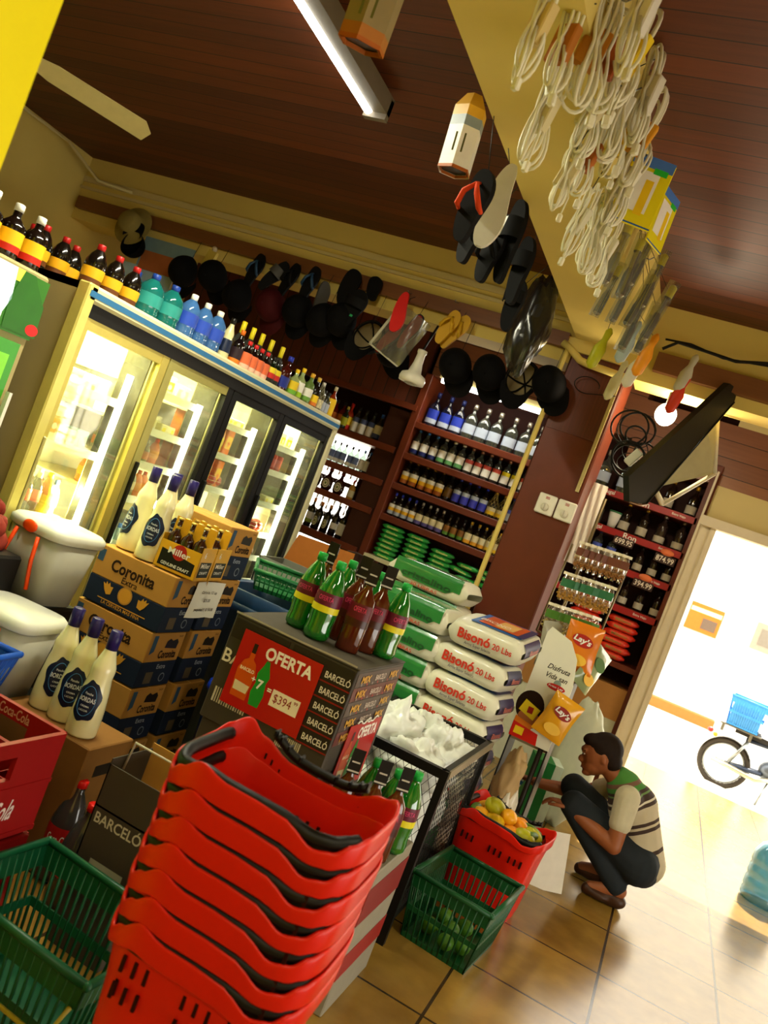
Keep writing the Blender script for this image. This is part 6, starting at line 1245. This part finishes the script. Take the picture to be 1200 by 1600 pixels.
# ================================================================== crisp stand
t = thing('crisp_stand', 'white card crisp stand printed with slogans and a dark-haired figure, behind the rice bags', 'stand', (-.47, 4.56, 0)); CW2 = M('dcdcc8', .5, var=.03)
b = MB(); b.prism([(-.115, .62), (.11, .62), (.11, .98), (.08, 1.12), (.02, 1.2), (-.10, 1.235), (-.115, 1.2)], -.004, .004, CW2, frame((0, 0, 0), (1, 0, 0), (0, -1, 0)))
A = FRONT((0, -.0045, 0)); b.shape(A, circ(-.06, .80, .075, .085, 26), M('241408', .7), .0006); b.shape(A, circ(-.045, .735, .06, .05, 20), M('a8683c', .6), .0010); b.shape(A, [(-.112, .64), (-.02, .64), (-.01, .71), (-.112, .73)], M('d87818', .5), .0012)
b.shape(A, [(-.11, .765), (-.02, .735), (-.0, .80), (-.09, .83)], M('e0c81c', .45), .0016); b.quad(A, .03, .035, M('9a1a14', .4), .0022, -.05, .782); b.shape(A, [(-.113, .62), (.04, .62), (.03, .68), (-.113, .70)], M('c81c10', .4), .002); b.quad(A, .05, .04, YEL, .0026, -.07, .66)
for s_, y, w_ in (('Disfruta', 1.04, .12), ('Vida san', .995, .12)): b.text(s_, FRONT((.015, -.0045, y)), width=w_, height=.028, mat=M('2a241c', .6), slant=.3)
b.shape(A, circ(.03, .945, .05, .017, 20), M('b01c18', .4), .0012); b.shape(A, circ(.03, .965, .02, .02, 16), M('7a8a80', .5), .0010); b.text('Frito Lay', FRONT((.03, -.0045, .945)), width=.08, height=.014, mat=WHITE, lift=.0022); b.build('card', t)
MB().b2(-.1, .1, .03, .25, .60, .63, M('8a7a58', .5)).b2(-.1, .1, .03, .25, .9, .92, M('8a7a58', .5)).b2(-.108, -.1, .0, .26, 0, 1.0, BLACK).b2(.1, .108, .0, .26, 0, 1.0, BLACK).build('frame', t)
def crisp(label, loc, rot, c, c2, txt, group='crisp bags on the stand', s_=1.0):
    t = thing('crisp_bag', label, 'crisp bag', loc, rot, group); t.scale = (s_,)*3; b = MB(); BG = M(c, .25, coat=.6, var=.05)
    def f(sg): return lambda u, v: ((u-.5)*.17*(1+.08*abs(2*v-1)), sg*.028*(math.sin(PI*u)**.5)*(math.sin(PI*v)**.5)+.003*noise.noise(Vector((u*6, v*6, sg*3))), (v-.5)*.25)
    b.surf(f(-1), 14, 16, BG).surf(f(1), 14, 16, BG)
    A = FRONT((0, -.031, .02)); b.shape(FRONT((0, -.031, .035)) @ RZ(-.15), circ(0, 0, .055, .032, 20), M(c2, .35), .0); b.text(txt, FRONT((0, -.0325, .035)) @ RZ(-.15), width=.09, height=.04, mat=WHITE, bold=.03, slant=.15) if txt else None
    b.shape(A, circ(-.0, -.085, .05, .03, 16), M('e8b83c', .5), -.004); b.build('bag', t); return t
crisp('orange crisp bag behind the top of the white stand card', onY(907, 1012, 4.66), (dg(-5), dg(-2), .1), 'd8781c', 'a81c18', "Lay's", s_=1.05)
crisp('golden crisp bag hanging at the lower right of the stand card', onY(872, 1122, 4.52), (0, dg(14), .3), 'd89a18', '8a2418', "Lay's", s_=.95)
crisp('silver green crisp bag edge-on behind the orange one', onY(925, 1045, 4.72), (0, dg(25), 1.0), '8a9a70', '3a6a28', '')
crisp('silver crisp bag left of the orange one, partly hidden', onY(862, 1005, 4.74), (0, dg(-10), .9), 'a8a894', '6a6a60', '')
tag(MB().tube([(-.40, 4.58, 0), (-.40, 4.58, .62)], .014, M('241c14', .5), 8).b2(-.47, -.33, 4.5, 4.66, 0, .02, M('241c14', .5)).build('stand_foot'), 'dark pole and foot under the crisp stand', 'stand')
t = thing('cloth_sack', 'beige and white sack bundle standing between crisp stand and fruit basket', 'sack', (-.47, 4.35, 0)); b = MB(); crumple(b, (0, 0, .42), (.06, .06, .17), M('b09468', .6), 5.5, .4); crumple(b, (.02, -.02, .2), (.08, .08, .2), M('d8d0bc', .4, coat=.4), 7.5, .4, 34, 24); b.build('sack', t)
t = thing('green_carton', 'green and white carton standing beside the crouching man', 'box', (-.42, 5.35, 0), (0, 0, .3)); MB().b2(-.07, .05, -.1, .1, 0, .42, M('1c7a3a', .4)).b2(.05, .1, -.1, .1, 0, .42, M('c8dcc8', .4)).build('carton', t)
t = thing('rolled_sack', 'pale grey green sack leaning behind the crouching man', 'sack', (-.28, 5.6, 0)); b = MB(); crumple(b, (0, 0, .4), (.14, .12, .42), M('b8bca0', .5), 12.5, .2); b.build('sack', t)
t = thing('paper_sheet', 'white paper leaning between fruit basket and the man', 'paper', (-.13, 4.45, 0), (0, dg(-12), .2)); MB().b2(-.09, .09, -.002, .002, 0, .30, M('dcd8cc', .6)).build('sheet', t)

# ================================================================== the crouching man
SKIN = M('8a4f2c', .5, var=.1, scale=6); HAIR = M('1c110a', .7, var=.3, scale=60)
def blob(name, shapes, mat, parent, vox=.009, sm=2):
    """union of tapered limbs and balls as one continuous surface"""
    b = MB()
    for s_ in shapes:
        if s_[0] == 'c':
            _, p0, r0, p1, r1 = s_[:5]; p0, p1 = Vector(p0), Vector(p1); n_ = 8
            pts = [p0.lerp(p1, i/n_) for i in range(n_+1)]
            b.tube(pts, 1, mat, 14, taper=[r0+(r1-r0)*i/n_ for i in range(n_+1)]); b.ball(p0, r0, mat, n=14, m=9); b.ball(p1, r1, mat, n=14, m=9)
        else:
            _, c, r = s_[:3]; X = s_[3] if len(s_) > 3 else None
            if X is None: b.ball(c, r, mat, n=18, m=12)
            else: b.ball((0, 0, 0), r, mat, T(*c) @ X, n=18, m=12)
    o = b.build(name, parent)
    md = o.modifiers.new('skin', 'REMESH'); md.mode = 'VOXEL'; md.voxel_size = vox; md.use_smooth_shade = True
    m2 = o.modifiers.new('smooth', 'SMOOTH'); m2.iterations = sm; m2.factor = .6
    return o
man = thing('person', 'crouching man in a green and brown striped top and jeans, reaching to the left', 'person', (0, 4.8, 0))
pel = (.24, .02, .27); chest = (.125, .0, .50); neck = (.01, .0, .615); head = (-.115, -.02, .685)
shR, shL = (.085, -.155, .555), (.055, .165, .55); elR, elL = (.105, -.20, .315), (-.16, .19, .395); haR, haL = (-.165, -.13, .375), (-.40, .10, .365)
knR, knL = (-.15, -.10, .395), (-.19, .12, .43); anR, anL = (.21, -.09, .09), (.14, .13, .09); hpR, hpL = (.25, -.08, .25), (.25, .10, .25)
L3 = lambda a, b, q: tuple(a[i]+(b[i]-a[i])*q for i in range(3))
def hand(w_, d, up, sd):
    """palm and five bent fingers; w wrist, d pointing direction"""
    w_ = Vector(w_); d = Vector(d).normalized(); up = Vector(up).normalized(); s_ = d.cross(up).normalized()*sd; out = []
    pc = w_+d*.045; out.append(('e', pc, (.045, .036, .016), frame((0, 0, 0), d, up)))
    for k, (o, L) in enumerate(((-.03, .066), (-.010, .078), (.010, .073), (.029, .058))):
        a = w_+d*.075+s_*o; b = a+d*L*.45-up*.008; c = b+d*L*.30-up*.022; e = c+d*L*.12-up*.022
        out += [('c', a, .0092, b, .0086), ('c', b, .0086, c, .008), ('c', c, .008, e, .007)]
    a = w_+d*.02-s_*.034; b = a+d*.035-s_*.02-up*.01; c = b+d*.03-s_*.002-up*.012; out += [('c', a, .012, b, .0105), ('c', b, .0105, c, .009)]
    return out
HX = RY(dg(-18)) @ RZ(dg(8))
def hp(x, y, z): return tuple(Vector(head)+(HX @ Vector((x, y, z))))
bodyS = [('c', pel, .115, chest, .105), ('c', chest, .11, L3(chest, neck, .6), .07), ('c', L3(chest, neck, .5), .06, hp(.03, 0, -.05), .05),
         ('e', head, (.098, .075, .105), HX), ('e', hp(-.035, 0, -.06), (.06, .055, .055), HX), ('e', hp(-.1, 0, -.03), (.022, .014, .022), HX), ('e', hp(-.09, 0, -.068), (.016, .026, .012), HX), ('e', hp(-.085, 0, .02), (.022, .05, .02), HX),
         ('e', hp(-.07, 0, -.10), (.03, .03, .02), HX), ('e', hp(.01, -.078, -.015), (.018, .010, .028), HX), ('e', hp(.01, .078, -.015), (.018, .010, .028), HX),
         ('c', shR, .052, elR, .04), ('c', elR, .041, L3(elR, haR, .4), .04), ('c', L3(elR, haR, .4), .04, haR, .026), ('c', shL, .052, elL, .04), ('c', elL, .041, L3(elL, haL, .4), .038), ('c', L3(elL, haL, .4), .038, haL, .026),
         ('c', chest, .09, shR, .05), ('c', chest, .09, shL, .05), ('c', hpR, .085, knR, .06), ('c', hpL, .085, knL, .06), ('c', knR, .058, anR, .04), ('c', knL, .058, anL, .04), ('c', anR, .036, (.07, -.10, .045), .03), ('c', anL, .036, (.0, .14, .045), .03), ('c', pel, .11, hpR, .085), ('c', pel, .11, hpL, .085)]
bodyS += hand(haR, (-1, .35, .05), (0, 0, 1), 1)+hand(haL, (-1, -.1, .0), (0, .1, 1), -1)
blob('body', bodyS, SKIN, man, .0065, 2)
# hair cap: upper rear of the skull
hs = [('e', hp(.018, 0, .028), (.100, .081, .092), HX), ('e', hp(.055, 0, -.03), (.058, .074, .06), HX), ('e', hp(-.045, 0, .072), (.055, .06, .036), HX)]
blob('hair', hs, HAIR, man, .008, 1)
fc = MB()
for sd in (-1, 1):
    fc.ball(hp(-.090, sd*.030, .0), (.006, .010, .005), M('c8bcae', .3), n=10, m=7); fc.ball(hp(-.097, sd*.031, .0), (.004, .005, .005), M('1a0e08', .3), n=8, m=6); fc.tube([hp(-.100, sd*.012, .016), hp(-.098, sd*.03, .022), hp(-.086, sd*.048, .018)], .004, HAIR, 5)
fc.tube([hp(-.094, -.022, -.074), hp(-.104, 0, -.073), hp(-.094, .022, -.074)], .0035, M('6a2c20', .5), 5); fc.build('face', man)
ST = stripes([(0, '2a1a12'), (.16, 'b8ab90'), (.34, 'b8ab90'), (.42, '2a1a12'), (.48, 'b8ab90'), (.53, '2a1a12'), (.60, 'b8ab90'), (.78, '2a1a12'), (.84, 'b8ab90'), (.88, '3a6a28')], 2, 2.6)
def garment_stripes():
    m = bpy.data.materials.new('knit'); m.use_nodes = True; nt = m.node_tree; n = nt.nodes; b = n['Principled BSDF']; tc = n.new('ShaderNodeTexCoord'); dt = n.new('ShaderNodeVectorMath'); dt.operation = 'DOT_PRODUCT'
    ax = (Vector(neck)-Vector(pel)).normalized(); dt.inputs[1].default_value = ax; nt.links.new(tc.outputs['Object'], dt.inputs[0])
    mr = n.new('ShaderNodeMapRange'); lo = Vector(pel).dot(ax)-.10; hi = Vector(neck).dot(ax)+.03; mr.inputs[1].default_value = lo; mr.inputs[2].default_value = hi; nt.links.new(dt.outputs['Value'], mr.inputs[0])
    cr = n.new('ShaderNodeValToRGB'); cr.color_ramp.interpolation = 'CONSTANT'; e = cr.color_ramp.elements
    seq = [(0, 'b4a88c'), (.22, '35231a'), (.26, 'b4a88c'), (.44, '35231a'), (.475, 'b4a88c'), (.50, '35231a'), (.53, 'b4a88c'), (.665, '35231a'), (.70, 'c4bca4'), (.72, '35231a'), (.775, '5c7a40'), (.79, '35231a'), (.82, '3f7a2c'), (.86, '6a4a38'), (.90, '3f7a2c')]
    e[0].position = 0; e[0].color = lin(seq[0][1]); e[1].position = seq[1][0]; e[1].color = lin(seq[1][1])
    for p, c in seq[2:]: k = e.new(p); k.color = lin(c)
    nt.links.new(mr.outputs[0], cr.inputs[0]); nt.links.new(cr.outputs[0], b.inputs['Base Color']); b.inputs['Roughness'].default_value = .9; return m
KN = garment_stripes()
blob('striped_top', [('c', L3(pel, chest, -.05), .135, chest, .13), ('c', chest, .132, L3(chest, neck, .62), .095), ('c', L3(chest, neck, .55), .085, L3(chest, neck, .9), .068), ('c', chest, .10, L3(chest, shR, .9), .068), ('c', chest, .10, L3(chest, shL, .9), .068), ('c', pel, .13, (.285, .01, .25), .105)], KN, man, .0085, 3)
SLV = M('b8b094', .8)
for nm, a, b_ in (('sleeve', shR, elR), ('sleeve', shL, elL)): blob(nm, [('c', L3(a, b_, -.02), .066, L3(a, b_, .52), .058)], SLV, man, .007, 1)
JN = M('23282c', .8, var=.25, scale=14)
blob('jeans', [('c', pel, .125, hpR, .105), ('c', pel, .125, hpL, .105), ('c', hpR, .10, knR, .075), ('c', hpL, .10, knL, .075), ('c', knR, .074, L3(knR, anR, .93), .057), ('c', knL, .074, L3(knL, anL, .93), .057), ('e', (.28, .01, .22), (.09, .14, .09), Matrix.Identity(4))], JN, man, .0085, 3)
SHO = M('3a2010', .45)
for an, dy in ((anR, -.015), (anL, .015)): blob('shoe', [('e', (an[0]+.0, an[1], .04), (.055, .042, .04), Matrix.Identity(4)), ('c', (an[0]+.01, an[1], .035), .036, (an[0]-.15, an[1]+dy, .032), .032), ('c', (an[0]+.02, an[1], .014), .03 if False else .014, (an[0]-.16, an[1]+dy, .014), .014), ('e', (an[0]-.1, an[1]+dy, .03), (.075, .042, .028), Matrix.Identity(4))], SHO, man, .007, 1)
t = thing('small_package', 'small blue and white package held in the man\'s far hand', 'package', (haL[0]-.09, 4.8+haL[1]-.01, haL[2]-.03), (0, .2, .3)); MB().b2(-.03, .03, -.025, .025, -.03, .03, M('dfe6ea', .4), bev=.006).b2(-.031, .031, -.0255, .0255, -.008, .014, M('3c7ac8', .4)).build('package', t)

# ================================================================== water jug on the door-side floor and the motorcycle outside
t = thing('water_jug', 'large blue water cooler bottle standing near the doorway', 'water bottle', (1.07, 6.12, 0)); JG = glass('7cc0dc', .05, .14, .55)
MB().lathe([(.001, .0), (.12, .0), (.135, .015), (.138, .05), (.13, .065), (.138, .08), (.138, .13), (.131, .145), (.138, .16), (.138, .21), (.131, .225), (.138, .24), (.136, .30), (.11, .36), (.05, .40), (.028, .42), (.028, .46)], 30, JG, open_=True).build('bottle', t); MB().lathe([(.031, .43), (.033, .48), (.001, .482)], 16, M('d8e4ea', .4)).build('cap', t)
PBK = M('2c3444', .4, .3); t = thing('motorcycle', 'parked motorcycle with a blue crate on its rear rack, out in the glare', 'motorcycle', (.98, 10.4, -.1), (0, 0, -.12)); t.scale = (.87,)*3
def wheel(x):
    R_ = .29; w = MB(); w.tube([(x+R_*math.cos(a), 0, R_+.0+R_*math.sin(a)*.999) for a in [2*PI*i/36 for i in range(36)]], .034, M('3a342c', .7), 8, True); w.build('tyre', t)
    w = MB(); w.tube([(x+(R_-.045)*math.cos(a), 0, R_+(R_-.045)*math.sin(a)) for a in [2*PI*i/30 for i in range(30)]], .012, STEEL, 6, True).cyl((x, -.05, R_), (x, .05, R_), .04, STEEL, 12)
    for i in range(18): a = 2*PI*i/18; w.tube([(x+.035*math.cos(a+.3), .015*(-1)**i, R_+.035*math.sin(a+.3)), (x+(R_-.05)*math.cos(a), 0, R_+(R_-.05)*math.sin(a))], .003, STEEL, 4)
    w.build('rim', t)
wheel(0); wheel(1.22)
b = MB(); b.tube([(0, .07, .29), (.45, .08, .36), (.6, 0, .3)], .03, PBK, 8).tube([(0, -.07, .29), (.45, -.08, .36)], .03, PBK, 8).tube([(.15, 0, .68), (.6, 0, .72), (.95, 0, .82), (1.0, 0, .72)], .03, PBK, 8).tube([(.05, .08, .33), (.18, .08, .66)], .022, STEEL, 8).tube([(.05, -.08, .33), (.18, -.08, .66)], .022, STEEL, 8).tube([(.6, 0, .3), (.95, 0, .75)], .025, PBK, 8); b.build('frame', t)
b = MB(); b.ball((.55, 0, .42), (.16, .12, .14), M('5a6068', .35, .6), n=16, m=10).tube([(.62, -.12, .36), (.4, -.15, .27), (-.15, -.16, .31)], .032, M('b0a890', .3, .8), 10); b.build('engine', t)
b = MB(); b.ball((.78, 0, .80), (.22, .12, .11), M('22304e', .3, coat=.6), n=18, m=12); b.build('fuel_tank', t)
MB().surf(lambda u, v: (-.02+.62*v, (u-.5)*.24*(1-.3*v), .78+.03*math.sin(PI*u)+.06*(1-v)**3), 10, 12, M('1c1a18', .5)).b2(0, .55, -.09, .09, .72, .78, M('1c1a18', .5)).build('seat', t)
b = MB(); 
for s_ in (-1, 1): b.tube([(1.22, s_*.07, .29), (1.05, s_*.07, .85), (1.0, s_*.07, 1.0)], .02, STEEL, 8)
b.tube([(1.0, -.34, 1.02), (.98, -.1, 1.04), (.98, .1, 1.04), (1.0, .34, 1.02)], .014, BLACK, 8).ball((1.12, 0, .88), .08, STEEL, n=14, m=9); b.build('fork', t)
MB().surf(lambda u, v: (.33*math.cos(.5+2.4*u), (v-.5)*.13, .29+.33*math.sin(.5+2.4*u)), 16, 3, PBK).build('rear_mudguard', t); MB().surf(lambda u, v: (1.22+.33*math.cos(.3+2.2*u), (v-.5)*.12, .29+.33*math.sin(.3+2.2*u)), 16, 3, PBK).build('front_mudguard', t)
MB().ball((-.28, 0, .62), (.04, .06, .035), M('c03020', .4), n=10, m=7).ball((-.2, -.14, .60), (.03, .03, .03), M('d88a20', .4), n=8, m=6).build('tail_light', t)
MB().tube([(.55, -.1, .3), (.5, -.22, .0)], .014, STEEL, 6).build('side_stand', t)
ck = slat_basket('delivery_crate', 'bright blue plastic crate tied on the motorcycle rack', .40, .34, .32, (1.03, 10.39, .59), -.12, '3a8ad0', 'crate')
MB().b2(-.16, .16, -.13, .13, .02, .28, M('5aa8dc', .5)).build('liner', ck)
t = thing('rear_rack', 'metal rack between the motorcycle seat and the blue crate', 'rack', (1.03, 10.39, .49), (0, 0, -.12)); MB().b2(-.22, .22, -.15, .15, .08, .095, STEEL).b2(-.2, -.17, -.12, .12, .0, .09, STEEL).b2(.1, .13, -.12, .12, .0, .09, STEEL).build('rack', t)
